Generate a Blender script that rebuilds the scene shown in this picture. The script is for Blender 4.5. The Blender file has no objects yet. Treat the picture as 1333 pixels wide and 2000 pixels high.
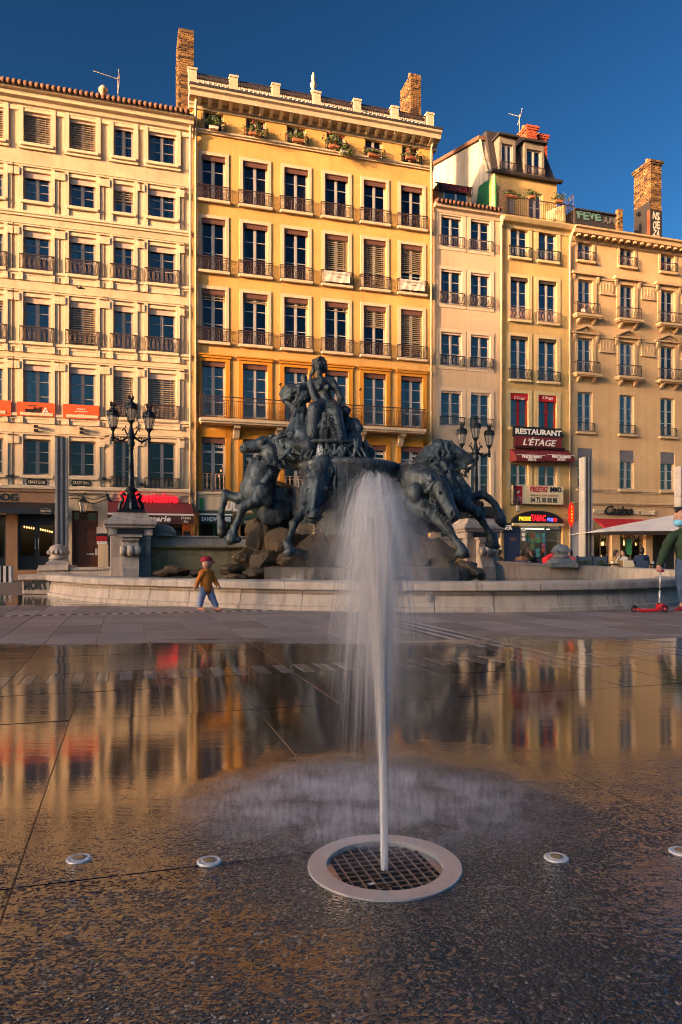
import bpy, bmesh, math, random
import numpy as np
from mathutils import Vector, Matrix
random.seed(7); np.random.seed(7)
R = math.radians
S = bpy.context.scene
COL = S.collection

# ------------------------------------------------------------------ camera, sky, sun, exposure
CAMH, FPX, CX, HY = 0.9, 1412.0, 666.5, 1088.0      # eye height (m), focal length and horizon of the photograph
cam_d = bpy.data.cameras.new('camera'); cam = bpy.data.objects.new('camera', cam_d); COL.objects.link(cam)
cam.location = (0, 0, CAMH); cam.rotation_euler = (R(90), 0, 0)
cam_d.sensor_width = 36; cam_d.lens = FPX/2000*36; cam_d.shift_y = (HY-1000)/2000
cam_d.clip_end = 3000; cam_d.clip_start = 0.05
S.camera = cam

TH = math.atan(0.2981)                               # the square is turned this much against the view
UX = Vector((math.cos(TH), math.sin(TH), 0)); VX = Vector((-math.sin(TH), math.cos(TH), 0))
SKY = [1.0, 0.66, 2.0, 0.068, 3.6, 0.485]              # saturation, value, contrast, strength, dust, hue
SUN_EL = R(9.5)
sun_t = (UX*0.95 + VX*0.312).normalized()           # the way the light travels, level part
w = bpy.data.worlds.new('World'); S.world = w; w.use_nodes = True
nt = w.node_tree; nt.nodes.clear()
sky = nt.nodes.new('ShaderNodeTexSky'); sky.sky_type = 'NISHITA'; sky.sun_disc = False
sky.sun_elevation = SUN_EL; sky.sun_rotation = math.atan2(-sun_t.x, -sun_t.y)
sky.altitude = 200; sky.air_density = 1.0; sky.dust_density = SKY[4]; sky.ozone_density = 3.0
hs = nt.nodes.new('ShaderNodeHueSaturation'); hs.inputs['Saturation'].default_value = SKY[0]; hs.inputs['Value'].default_value = SKY[1]; hs.inputs['Hue'].default_value = SKY[5]
gm = nt.nodes.new('ShaderNodeGamma'); gm.inputs['Gamma'].default_value = SKY[2]
bgn = nt.nodes.new('ShaderNodeBackground'); bgn.inputs['Strength'].default_value = SKY[3]
wo = nt.nodes.new('ShaderNodeOutputWorld')
nt.links.new(sky.outputs[0], hs.inputs['Color']); nt.links.new(hs.outputs[0], gm.inputs['Color']); nt.links.new(gm.outputs[0], bgn.inputs['Color']); nt.links.new(bgn.outputs[0], wo.inputs['Surface'])
sd = bpy.data.lights.new('sun', 'SUN'); sun = bpy.data.objects.new('sun', sd); COL.objects.link(sun)
sd.energy = 4.9; sd.angle = R(1.2); sd.color = (1.0, 0.55, 0.245)
sun.rotation_euler = Vector((sun_t.x*math.cos(SUN_EL), sun_t.y*math.cos(SUN_EL), -math.sin(SUN_EL))).to_track_quat('-Z', 'Y').to_euler()
sun.location = (-40, -40, 30)
S.view_settings.view_transform = 'Standard'; S.view_settings.look = 'None'
S.view_settings.exposure = 1.35; S.view_settings.gamma = 1; S.view_settings.use_curve_mapping = False
S.render.engine = 'CYCLES'
cy = S.cycles
cy.max_bounces = 8; cy.diffuse_bounces = 4; cy.glossy_bounces = 4; cy.transmission_bounces = 4
cy.transparent_max_bounces = 48; cy.volume_bounces = 3; cy.use_denoising = True
cy.sample_clamp_indirect = 6; cy.caustics_reflective = False; cy.caustics_refractive = False
cy.volume_step_rate = 0.5; cy.filter_width = 1.05

# ------------------------------------------------------------------ points from measurements on the photograph
def P(x, y, Y):
    return Vector(((x-CX)/FPX*Y, Y, CAMH+(HY-y)/FPX*Y))
def pix(x, y, V):                                    # a pixel on the upright plane v = V -> (u, z)
    a = (x-CX)/FPX; t = V/(UX.x - UX.y*a)
    return t*(UX.x*a+UX.y), CAMH+(HY-y)/FPX*t
def G(u, v, z=0):
    return UX*u + VX*v + Vector((0, 0, z))
def ground_px(x, y):                                 # a pixel on the ground -> world
    Y = FPX*CAMH/(y-HY); return Vector(((x-CX)/FPX*Y, Y, 0))
FV = 31.82                                           # distance of the house fronts

# ------------------------------------------------------------------ mesh helpers
class MB:
    def __init__(s): s.v = []; s.f = []; s.m = []; s.cur = 0
    def add(s, vs, fs):
        b = len(s.v); s.v += [tuple(p) for p in vs]
        for f in fs: s.f.append(tuple(b+i for i in f)); s.m.append(s.cur)
        return s
    def quad(s, a, b, c, d): return s.add([a, b, c, d], [(0, 1, 2, 3)])
    def box(s, x0, x1, y0, y1, z0, z1):
        vs = [(x, y, z) for z in (z0, z1) for x, y in ((x0, y0), (x1, y0), (x1, y1), (x0, y1))]
        return s.add(vs, [(3, 2, 1, 0), (4, 5, 6, 7), (0, 1, 5, 4), (1, 2, 6, 5), (2, 3, 7, 6), (3, 0, 4, 7)])
    def prism(s, pts, y0, y1, axis='y'):             # outline in (x, z) pushed from y0 to y1, or in (x, y) for axis z
        n = len(pts)
        if axis == 'y': A = [(x, y0, z) for x, z in pts]; B = [(x, y1, z) for x, z in pts]
        elif axis == 'x': A = [(y0, x, z) for x, z in pts]; B = [(y1, x, z) for x, z in pts]
        else: A = [(x, y, y0) for x, y in pts]; B = [(x, y, y1) for x, y in pts]
        fs = [tuple(range(n)), tuple(range(2*n-1, n-1, -1))]
        fs += [(i, n+i, n+(i+1) % n, (i+1) % n) for i in range(n)]
        return s.add(A+B, fs)
    def tube(s, path, r, n=6, cap=True):
        path = [Vector(p) for p in path]; k = len(path)
        rr = r if isinstance(r, (list, tuple)) else [r]*k
        rings = []; ref = None
        for i, p in enumerate(path):
            t = (path[min(i+1, k-1)]-path[max(i-1, 0)])
            t = t.normalized() if t.length > 1e-9 else Vector((0, 0, 1))
            if ref is None: ref = Vector((0, 0, 1)) if abs(t.z) < .9 else Vector((1, 0, 0))
            a = t.cross(ref); a = a.normalized() if a.length > 1e-6 else t.orthogonal().normalized()
            b = a.cross(t).normalized(); ref = b
            rings.append([p + (a*math.cos(2*math.pi*j/n)+b*math.sin(2*math.pi*j/n))*rr[i] for j in range(n)])
        vs = [q for ring in rings for q in ring]
        fs = [(i*n+j, i*n+(j+1) % n, (i+1)*n+(j+1) % n, (i+1)*n+j) for i in range(k-1) for j in range(n)]
        if cap: fs += [tuple(range(n-1, -1, -1)), tuple((k-1)*n+j for j in range(n))]
        return s.add(vs, fs)
    def bar(s, p, q, r, n=4): return s.tube([p, q], r, n)
    def lathe(s, prof, n=16, c=(0, 0, 0), rot=0.0):
        k = len(prof)
        vs = [(c[0]+r*math.cos(rot+2*math.pi*j/n), c[1]+r*math.sin(rot+2*math.pi*j/n), c[2]+z) for r, z in prof for j in range(n)]
        fs = [(i*n+j, i*n+(j+1) % n, (i+1)*n+(j+1) % n, (i+1)*n+j) for i in range(k-1) for j in range(n)]
        fs += [tuple(range(n-1, -1, -1)), tuple((k-1)*n+j for j in range(n))]
        return s.add(vs, fs)
    def mesh(s, name, mats, smooth=False):
        me = bpy.data.meshes.new(name); me.from_pydata(s.v, [], s.f)
        for m in (mats if isinstance(mats, (list, tuple)) else [mats]): me.materials.append(m)
        if any(s.m): me.polygons.foreach_set('material_index', s.m)
        if smooth: me.polygons.foreach_set('use_smooth', [True]*len(s.f))
        me.update(); return me
    def build(s, name, mats, parent=None, smooth=False, bevel=0):
        me = s.mesh(name, mats, smooth)
        if bevel: bevel_mesh(me, bevel)
        return link(name, me, parent)
def bevel_mesh(me, w, seg=1):
    bm = bmesh.new(); bm.from_mesh(me)
    bmesh.ops.recalc_face_normals(bm, faces=bm.faces)
    ed = [e for e in bm.edges if len(e.link_faces) == 2 and e.calc_face_angle(0) > .4]
    bmesh.ops.bevel(bm, geom=ed, offset=w, segments=seg, affect='EDGES', clamp_overlap=True)
    bm.to_mesh(me); bm.free()
def link(name, data, parent=None, loc=None, kind=None):
    o = bpy.data.objects.new(name, data); COL.objects.link(o)
    if parent is not None: o.parent = parent
    if loc is not None: o.location = loc
    if kind: o['kind'] = kind
    return o
def tag(o, label=None, cat=None, group=None, kind=None):
    if label: o['label'] = label
    if cat: o['category'] = cat
    if group: o['group'] = group
    if kind: o['kind'] = kind
    return o
def thing(name, label, cat, loc=(0, 0, 0), rz=0, group=None, kind=None):
    o = bpy.data.objects.new(name, None); COL.objects.link(o); o.empty_display_size = .2
    o.location = loc; o.rotation_euler = (0, 0, rz)
    return tag(o, label, cat, group, kind)
def copy_tree(o, parent=None):
    kids = list(o.children)
    c = o.copy(); COL.objects.link(c); c.parent = parent
    for k in kids: copy_tree(k, c)
    return c
def text(s, size, mat, parent, x, y, z, name='lettering', w=None, shear=0, ext=.006, align='CENTER', bold=0, rx=90):
    c = bpy.data.curves.new(name, 'FONT'); c.body = s; c.size = size; c.align_x = align; c.align_y = 'CENTER'
    c.extrude = ext; c.shear = shear; c.offset = bold; c.resolution_u = 2
    c.materials.append(mat)
    o = bpy.data.objects.new(name, c); COL.objects.link(o); o.parent = parent
    o.location = (x, y, z); o.rotation_euler = (R(rx), 0, 0); TEXTS.append((o, w))
    return o
TEXTS = []
def texts_to_mesh():                                 # lettering becomes plain mesh, fitted to its measured width
    bpy.context.view_layer.update(); dg = bpy.context.evaluated_depsgraph_get()
    todo = []
    for o, w in TEXTS:
        me = bpy.data.meshes.new_from_object(o.evaluated_get(dg)); xs = [v.co.x for v in me.vertices] or [0, 1]
        k = w/max(max(xs)-min(xs), 1e-4) if w else 1
        me.transform(Matrix.Diagonal((k, 1, 1, 1))); todo.append((o, me))
    for o, me in todo:
        n = link(o.name, me, o.parent, o.location); n.rotation_euler = o.rotation_euler
        nm = o.name; bpy.data.objects.remove(o); n.name = nm
    TEXTS.clear()

# ------------------------------------------------------------------ shapes grown from a distance field (statues, people, rocks)
def surface(D, org, h):
    neg = D < 0
    nx, ny, nz = D.shape
    c = [neg[i:nx-1+i, j:ny-1+j, k:nz-1+k] for i in (0, 1) for j in (0, 1) for k in (0, 1)]
    cnt = sum(a.astype(np.int8) for a in c)
    act = (cnt > 0) & (cnt < 8)
    ids = -np.ones(act.shape, np.int64); idx = np.argwhere(act); ids[act] = np.arange(len(idx))
    acc = np.zeros((len(idx), 3)); num = np.zeros(len(idx))
    cor = [(0, 0, 0), (1, 0, 0), (0, 1, 0), (1, 1, 0), (0, 0, 1), (1, 0, 1), (0, 1, 1), (1, 1, 1)]
    edges = [(0, 1), (2, 3), (4, 5), (6, 7), (0, 2), (1, 3), (4, 6), (5, 7), (0, 4), (1, 5), (2, 6), (3, 7)]
    val = [D[idx[:, 0]+a, idx[:, 1]+b, idx[:, 2]+d] for a, b, d in cor]
    for a, b in edges:
        va, vb = val[a], val[b]; m = (va < 0) != (vb < 0)
        t = np.where(m, va/np.where(m, va-vb, 1), 0)
        pa = np.array(cor[a]); pb = np.array(cor[b])
        acc += np.where(m[:, None], pa+(pb-pa)*t[:, None], 0); num += m
    verts = (idx + acc/num[:, None])*h + org
    faces = []
    for ax in range(3):
        sl0 = [slice(1, -1)]*3; sl1 = [slice(1, -1)]*3
        sl0[ax] = slice(0, -1); sl1[ax] = slice(1, None)
        A = neg[tuple(sl0)]; B = neg[tuple(sl1)]
        e = np.argwhere(A != B)
        if not len(e): continue
        off = np.array([1, 1, 1]); off[ax] = 0; g = e+off
        sgn = A[tuple(e.T)]
        b, d = [(1, 2), (2, 0), (0, 1)][ax]
        def cid(db, dd):
            q = g.copy(); q[:, b] += db; q[:, d] += dd; return ids[q[:, 0], q[:, 1], q[:, 2]]
        q = np.stack([cid(-1, -1), cid(0, -1), cid(0, 0), cid(-1, 0)], 1)
        q[~sgn] = q[~sgn][:, ::-1]
        faces.append(q)
    return verts, np.concatenate(faces)
def prim_d(pts, pr):
    kind = pr[0]
    if kind == 'c':
        _, a, ra, b, rb = pr[:5]
        a = np.array(a); b = np.array(b); ab = b-a; L = max(ab @ ab, 1e-9)
        t = np.clip(((pts-a) @ ab)/L, 0, 1)
        return np.linalg.norm(pts-(a+t[..., None]*ab), axis=-1) - (ra+(rb-ra)*t)
    _, c, rad = pr[:3]; rad = np.array(rad)
    q = pts-np.array(c)
    if len(pr) > 5 and pr[5] is not None: q = q @ np.array(pr[5])
    k = np.linalg.norm(q/rad, axis=-1); k2 = np.linalg.norm(q/(rad*rad), axis=-1)
    return np.where(k2 > 1e-6, k*(k-1)/np.maximum(k2, 1e-6), -rad.min())
def bounds(pr):
    if pr[0] == 'c':
        a = np.array(pr[1]); b = np.array(pr[3]); return np.minimum(a-pr[2], b-pr[4]), np.maximum(a+pr[2], b+pr[4])
    c = np.array(pr[1]); m = max(pr[2]) if (len(pr) > 5 and pr[5] is not None) else np.array(pr[2]); return c-m, c+m
def sculpt(name, prims, h, k, mats, parent=None, cut=(), origin=(0, 0, 0), noise=0, nscale=6, smooth=True):
    """prims: ('c', p, r, q, r, mat) round cones, ('e', centre, radii, _, mat, rot) ellipsoids, joined smoothly into one surface."""
    bb = [bounds(p) for p in prims]
    lo = np.min([b[0] for b in bb], 0)-3*h-k*.5; hi = np.max([b[1] for b in bb], 0)+3*h+k*.5
    n = np.ceil((hi-lo)/h).astype(int)+1
    D = np.full(n, 9.0, np.float32)
    ax = [lo[i]+h*np.arange(n[i]) for i in range(3)]
    def apply(pr, b, sub):
        i0 = np.clip(np.floor((b[0]-lo-k-2*h)/h).astype(int), 0, n-1); i1 = np.clip(np.ceil((b[1]-lo+k+2*h)/h).astype(int)+1, 1, n)
        s = tuple(slice(i0[i], i1[i]) for i in range(3))
        g = np.stack(np.meshgrid(*[ax[i][s[i]] for i in range(3)], indexing='ij'), -1)
        d = prim_d(g, pr); o = D[s]
        if sub:
            kk = k*.3; d = -d; hh = np.clip(.5+.5*(d-o)/kk, 0, 1)
            D[s] = np.where(hh > 0, o+(d-o)*hh + kk*hh*(1-hh), o)
        else:
            hh = np.clip(.5+.5*(o-d)/k, 0, 1); D[s] = o+(d-o)*hh - k*hh*(1-hh)
    for p, b in zip(prims, bb): apply(p, b, False)
    for p in cut: apply(p, bounds(p), True)
    V, F = surface(D, lo, h)
    fm = None
    if isinstance(mats, (list, tuple)) and len(mats) > 1:
        cen = V[F].mean(1); best = np.full(len(F), 9.0); fm = np.zeros(len(F), np.int32)
        for p in prims:
            d = prim_d(cen, p); m = d < best; best[m] = d[m]; fm[m] = (p[5] if p[0] == 'c' and len(p) > 5 else (p[4] if p[0] == 'e' and len(p) > 4 else 0))
    if noise:
        q = V*nscale
        dn = np.stack([np.sin(q[:, 1]*1.3+2.1*np.sin(q[:, 2]*.9)), np.sin(q[:, 2]*1.1+1.7*np.sin(q[:, 0]*1.2)), np.sin(q[:, 0]*1.2+1.9*np.sin(q[:, 1]*.8))], 1)
        dn += .5*np.stack([np.sin(q[:, 2]*2.9+q[:, 1]*1.7), np.sin(q[:, 0]*3.1+q[:, 2]*1.3), np.sin(q[:, 1]*2.7+q[:, 0]*1.9)], 1)
        V = V+dn*noise
    V = V-np.array(origin)
    me = bpy.data.meshes.new(name); me.from_pydata(V.tolist(), [], F.tolist())
    for m in (mats if isinstance(mats, (list, tuple)) else [mats]): me.materials.append(m)
    if fm is not None: me.polygons.foreach_set('material_index', fm)
    if smooth: me.polygons.foreach_set('use_smooth', [True]*len(F))
    me.update()
    return link(name, me, parent)

# ------------------------------------------------------------------ materials
class NT:
    def __init__(s, name):
        s.m = bpy.data.materials.new(name); s.m.use_nodes = True; s.t = s.m.node_tree; s.t.nodes.clear()
        s.out = s.t.nodes.new('ShaderNodeOutputMaterial')
    def n(s, typ, **kw):
        nd = s.t.nodes.new('ShaderNode'+typ)
        for k, v in kw.items():
            if k.startswith('i_'):
                key = k[2:].replace('_', ' '); key = int(key) if key.isdigit() else key
                s.set(nd.inputs[key], v)
            else: setattr(nd, k, v)
        return nd
    def set(s, sock, v):
        if isinstance(v, bpy.types.NodeSocket): s.t.links.new(v, sock)
        elif isinstance(v, bpy.types.Node): s.t.links.new(v.outputs[0], sock)
        elif isinstance(v, tuple) and len(v) == 3 and sock.type == 'RGBA': sock.default_value = (*v, 1)
        else: sock.default_value = v
    def math(s, op, a, b=0.0, clamp=False):
        nd = s.t.nodes.new('ShaderNodeMath'); nd.operation = op; nd.use_clamp = clamp
        s.set(nd.inputs[0], a); s.set(nd.inputs[1], b); return nd.outputs[0]
    def ramp(s, fac, stops):
        nd = s.t.nodes.new('ShaderNodeValToRGB'); e = nd.color_ramp.elements
        while len(e) < len(stops): e.new(.5)
        for el, (p, c) in zip(e, stops):
            el.position = p; el.color = (c, c, c, 1) if not isinstance(c, tuple) else (*c, 1)
        s.set(nd.inputs[0], fac); return nd.outputs[0]
    def mix(s, fac, a, b, mode='MIX'):
        nd = s.t.nodes.new('ShaderNodeMix'); nd.data_type = 'RGBA'; nd.blend_type = mode
        s.set(nd.inputs[0], fac); s.set(nd.inputs[6], a); s.set(nd.inputs[7], b); return nd.outputs[2]
    def smooth(s, x, a, b):
        nd = s.t.nodes.new('ShaderNodeMapRange'); nd.interpolation_type = 'SMOOTHSTEP'
        s.set(nd.inputs[0], x); nd.inputs[1].default_value = a; nd.inputs[2].default_value = b; return nd.outputs[0]
    def noise(s, vec, scale, detail=4, rough=.55, dist=0):
        nd = s.n('TexNoise', i_Scale=scale, i_Detail=detail, i_Roughness=rough, i_Distortion=dist)
        s.set(nd.inputs['Vector'], vec); return nd.outputs[0]
    def mapv(s, vec, sc, loc=(0, 0, 0)):
        nd = s.n('Mapping'); nd.inputs['Scale'].default_value = sc; nd.inputs['Location'].default_value = loc
        s.set(nd.inputs['Vector'], vec); return nd.outputs[0]
    def bump(s, hgt, strength, dist=.01, normal=None):
        nd = s.n('Bump', i_Strength=strength, i_Distance=dist); s.set(nd.inputs['Height'], hgt)
        if normal is not None: s.set(nd.inputs['Normal'], normal)
        return nd.outputs[0]
    def principled(s, col, rough=.8, **kw):
        nd = s.n('BsdfPrincipled'); s.set(nd.inputs['Base Color'], col); s.set(nd.inputs['Roughness'], rough)
        for k, v in kw.items(): s.set(nd.inputs[k.replace('_', ' ')], v)
        s.t.links.new(nd.outputs[0], s.out.inputs[0]); return nd
def scl(c, k): return tuple(min(1, x*k) for x in c)
def plaster(name, col, streak=.45, patch=.32, rough=.9, bmp=.25):
    t = NT(name); tc = t.n('TexCoord').outputs['Object']
    big = t.noise(tc, .45, 6, .6, .3); med = t.noise(tc, 2.6, 5, .65)
    st = t.noise(t.mapv(tc, (2.2, 2.2, .12)), 1.6, 5, .6)
    c = t.mix(t.ramp(big, [(.3, 0.), (.72, 1.)]), scl(col, 1-patch), scl(col, 1+patch*.35))
    c = t.mix(t.math('MULTIPLY', t.ramp(st, [(.48, 0.), (.72, 1.)]), min(1, streak*1.35)), c, scl((col[0]*.62, col[1]*.58, col[2]*.55), 1))
    c = t.mix(t.math('MULTIPLY', t.ramp(med, [(.55, 0.), (.75, 1.)]), .22), c, scl((col[0]*.8, col[1]*.78, col[2]*.72), 1))
    fine = t.noise(tc, 38, 4, .7)
    t.principled(c, rough, Normal=t.bump(t.math('ADD', fine, t.math('MULTIPLY', med, 1.5)), bmp, .01))
    return t.m
def simple(name, col, rough=.6, metal=0, var=.2, scale=8, bmp=0, spec=.5):
    t = NT(name); tc = t.n('TexCoord').outputs['Object']
    nz = t.noise(tc, scale, 4, .6)
    kw = dict(Metallic=float(metal), Specular_IOR_Level=float(spec))
    if bmp: kw['Normal'] = t.bump(t.noise(tc, scale*4, 4), bmp, .008)
    t.principled(t.mix(t.ramp(nz, [(.3, 0.), (.7, 1.)]), scl(col, 1-var), scl(col, 1+var*.5)), rough, **kw); return t.m
def stone(name, col, dirt=(.12, .10, .08), rough=.8, bmp=.35):
    t = NT(name); tc = t.n('NewGeometry').outputs['Position']
    a = t.noise(tc, 1.7, 6, .62, .4); b = t.noise(tc, 9, 5, .65); s = t.noise(t.mapv(tc, (3, 3, .35)), 2.2, 5)
    c = t.mix(t.ramp(a, [(.3, 0.), (.7, 1.)]), scl(col, .78), scl(col, 1.1))
    c = t.mix(t.math('MULTIPLY', t.ramp(s, [(.48, 0.), (.72, 1.)]), .55), c, dirt)
    c = t.mix(t.math('MULTIPLY', t.ramp(b, [(.52, 0.), (.7, 1.)]), .4), c, scl(col, .55))
    t.principled(c, rough, Normal=t.bump(t.math('ADD', b, t.math('MULTIPLY', t.noise(tc, 45, 4, .7), .5)), bmp, .012 if bmp < .5 else .05)); return t.m
def emit(name, col, k):
    t = NT(name); e = t.n('Emission', i_Color=col, i_Strength=k); t.t.links.new(e.outputs[0], t.out.inputs[0]); return t.m

M = {}
M['b1'] = plaster('plaster_cream', (.66, .52, .34))
M['b1trim'] = plaster('plaster_cream_trim', (.70, .56, .38), .2, .15)
M['b2'] = plaster('plaster_yellow', (.66, .39, .12), .25, .25)
M['b2trim'] = plaster('stone_trim_pale', (.60, .48, .33), .3, .15)
M['b2orange'] = plaster('plaster_orange', (.56, .235, .02), .2, .15)
M['b3'] = plaster('plaster_rose_beige', (.60, .45, .30), .3, .2)
M['b3trim'] = plaster('plaster_rose_trim', (.62, .49, .36), .25, .12)
M['b4'] = plaster('plaster_straw', (.58, .40, .16), .4, .3)
M['b4trim'] = plaster('plaster_straw_trim', (.60, .47, .26), .4, .2)
M['b5'] = plaster('plaster_tan', (.60, .41, .22), .3, .25)
M['b5trim'] = plaster('plaster_tan_trim', (.56, .40, .23), .5, .25)
M['pale'] = plaster('plaster_pale_gable', (.48, .42, .34), .7, .3)
M['frame'] = simple('window_paint_grey', (.30, .275, .265), .55, var=.1)
M['framewhite'] = simple('window_paint_white', (.42, .39, .37), .5, var=.08)
M['framered'] = simple('window_paint_red', (.30, .012, .018), .45, var=.15)
M['iron'] = simple('wrought_iron_rust', (.075, .042, .032), .65, .3, .35, 20)
M['irondark'] = simple('wrought_iron_dark', (.022, .022, .026), .5, .4, .3, 20)
M['ironlamp'] = simple('cast_iron_lamp', (.018, .024, .030), .42, .5, .3, 20)
M['ironrose'] = simple('painted_iron_rose', (.33, .20, .14), .65, 0, .25, 20)
M['val_pale'] = simple('valance_cream', (.58, .44, .36), .75, 0, .15, 5)
M['val_brown'] = simple('valance_brown', (.13, .055, .042), .7, 0, .2, 5)
M['val_dark'] = simple('valance_dark', (.055, .042, .036), .7, 0, .25, 5)
M['val_grey'] = simple('valance_grey', (.14, .14, .17), .7, 0, .2, 5)
M['blind'] = simple('blind_slat_wood', (.42, .33, .22), .6, 0, .25, 3)
M['room'] = simple('dark_room', (.15, .145, .14), .9, 0, .3, 1)
M['curtain'] = simple('curtain_pale', (.74, .76, .72), .9, 0, .15, 3)
M['curtaingreen'] = simple('curtain_sea_green', (.40, .64, .62), .9, 0, .15, 3)
M['roofdark'] = simple('roof_zinc_dark', (.045, .040, .042), .6, .2, .25, 2)
M['tile'] = simple('roof_tile_clay', (.16, .075, .045), .85, 0, .4, 6, .2)
M['brick'] = None
M['zinc'] = simple('zinc_pipe', (.48, .38, .26), .55, .1, .2, 4)
M['stone'] = stone('limestone_pale', (.47, .405, .35), (.17, .125, .09))
M['stonewarm'] = stone('limestone_warm', (.48, .34, .16), (.15, .10, .045))
M['rock'] = stone('rock_brown', (.085, .052, .024), (.02, .018, .012), .5, bmp=1.0)
M['black'] = simple('black_paint', (.012, .012, .014), .5)
M['white'] = simple('white_paint', (.75, .73, .70), .6, var=.08)
M['red'] = simple('red_paint', (.50, .012, .015), .5, var=.12)
M['redcloth'] = simple('awning_red_cloth', (.42, .008, .02), .8, var=.12, scale=3)
M['maroon'] = simple('awning_maroon_cloth', (.13, .010, .018), .8, var=.2, scale=3)
M['darkred'] = simple('awning_dark_cloth', (.05, .012, .012), .8, var=.2, scale=3)
M['orange'] = simple('banner_orange', (.75, .085, .012), .6, var=.08, scale=2)
M['cream'] = simple('sign_cream', (.66, .56, .36), .6, var=.1, scale=3)
M['bannerwhite'] = simple('banner_cloth_white', (.66, .58, .50), .8, var=.12, scale=4)
M['brownfascia'] = simple('shop_fascia_brown', (.30, .17, .09), .6, var=.15, scale=2)
M['wood'] = simple('door_wood_brown', (.15, .045, .014), .5, var=.3, scale=5)
M['darkshop'] = simple('shop_front_dark', (.020, .022, .026), .4, var=.2)
M['green'] = simple('paint_green', (.02, .16, .05), .6, var=.2)
M['darkgreen'] = simple('awning_dark_green', (.008, .035, .02), .7, var=.2)
M['navy'] = simple('paint_navy', (.020, .035, .085), .5, var=.15)
M['steel'] = simple('brushed_steel', (.60, .57, .56), .38, .45, .12, 30, .05)
M['discsteel'] = simple('pale_disc_steel', (.80, .78, .76), .35, .25, .08, 60)
M['steeldark'] = simple('wet_steel', (.36, .33, .33), .3, .85, .15, 40)
M['leaf'] = simple('leaf_green', (.07, .11, .025), .7, 0, .5, 9)
M['flower'] = simple('geranium_bloom', (.42, .05, .03), .7, 0, .4, 9)
M['pot'] = simple('terracotta', (.34, .12, .06), .8, 0, .2, 6)
M['skin'] = simple('skin', (.46, .24, .16), .6, 0, .1, 6)
M['hair'] = simple('hair_dark', (.022, .014, .010), .6, 0, .3, 30)
M['neonred'] = emit('neon_red', (1, .015, .025), .8)
M['neongreen'] = emit('neon_green', (.05, 1, .25), .5)
M['neonyellow'] = emit('neon_yellow', (1, .62, .03), .6)
M['neonblue'] = emit('neon_blue', (.12, .15, 1), .9)
M['bulb'] = emit('warm_bulb', (1, .42, .12), 5)
M['bottleglow'] = emit('bottle_glow', (1, .55, .18), 3)  # glow put into some grocery bottles, not a lamp

def glass_mat(name, tint, boost, rough=.02, spec=(.9, .95, 1)):
    t = NT(name); fr = t.n('Fresnel', i_IOR=1.5); tc = t.n('TexCoord').outputs['Object']
    nrm = t.bump(t.noise(tc, 1.6, 2), .05, .02)
    t.set(fr.inputs['Normal'], nrm)
    g = t.n('BsdfGlossy', i_Color=spec, i_Roughness=rough); t.set(g.inputs['Normal'], nrm)
    tr = t.n('BsdfTransparent', i_Color=tint); mx = t.n('MixShader')
    t.set(mx.inputs[0], t.math('MULTIPLY_ADD', fr, boost)); mx.inputs[0].links[0].from_node.inputs[2].default_value = .06
    mx.inputs[0].links[0].from_node.use_clamp = True
    t.set(mx.inputs[1], tr.outputs[0]); t.set(mx.inputs[2], g.outputs[0]); t.t.links.new(mx.outputs[0], t.out.inputs[0]); return t.m
M['glass'] = glass_mat('window_glass', (.70, .72, .73), 1.7, spec=(1.0, .96, .88))
M['glassdark'] = glass_mat('window_glass_dim', (.40, .40, .40), .45, spec=(.88, .88, .88))
M['glassshop'] = glass_mat('shop_glass', (.75, .75, .75), 1.2)
def lampglass():
    t = NT('lantern_glass'); d = t.n('BsdfTranslucent', i_Color=(.75, .70, .62)); d2 = t.n('BsdfDiffuse', i_Color=(.7, .66, .6)); tr = t.n('BsdfTransparent', i_Color=(.9, .88, .84))
    a = t.n('MixShader', i_0=.5); t.set(a.inputs[1], d.outputs[0]); t.set(a.inputs[2], d2.outputs[0])
    b = t.n('MixShader', i_0=.45); t.set(b.inputs[1], a.outputs[0]); t.set(b.inputs[2], tr.outputs[0]); t.t.links.new(b.outputs[0], t.out.inputs[0]); return t.m
M['lampglass'] = lampglass()
def bronze():
    t = NT('bronze_patina'); tc = t.n('NewGeometry').outputs['Position']
    a = t.noise(tc, 2.3, 6, .65, .6); b = t.noise(tc, 11, 5, .7); s = t.noise(t.mapv(tc, (6, 6, .8)), 1.8, 5)
    c = t.mix(t.ramp(a, [(.32, 0.), (.68, 1.)]), (.011, .016, .021), (.062, .090, .115))
    c = t.mix(t.math('MULTIPLY', t.ramp(s, [(.5, 0.), (.7, 1.)]), .55), c, (.16, .215, .23))
    c = t.mix(t.math('MULTIPLY', t.ramp(t.noise(t.mapv(tc, (5, 5, .7), (3, 1, 0)), 2.3, 5), [(.56, 0.), (.7, 1.)]), .5), c, (.075, .055, .035))
    c = t.mix(t.math('MULTIPLY', t.ramp(b, [(.5, 0.), (.72, 1.)]), .5), c, (.012, .012, .014))
    t.principled(c, t.ramp(b, [(.3, .32), (.7, .6)]), Metallic=.35, Normal=t.bump(t.math('ADD', t.math('ADD', b, a), t.math('MULTIPLY', t.noise(tc, 28, 4, .65), .8)), .6, .03)); return t.m
M['bronze'] = bronze()
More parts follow.
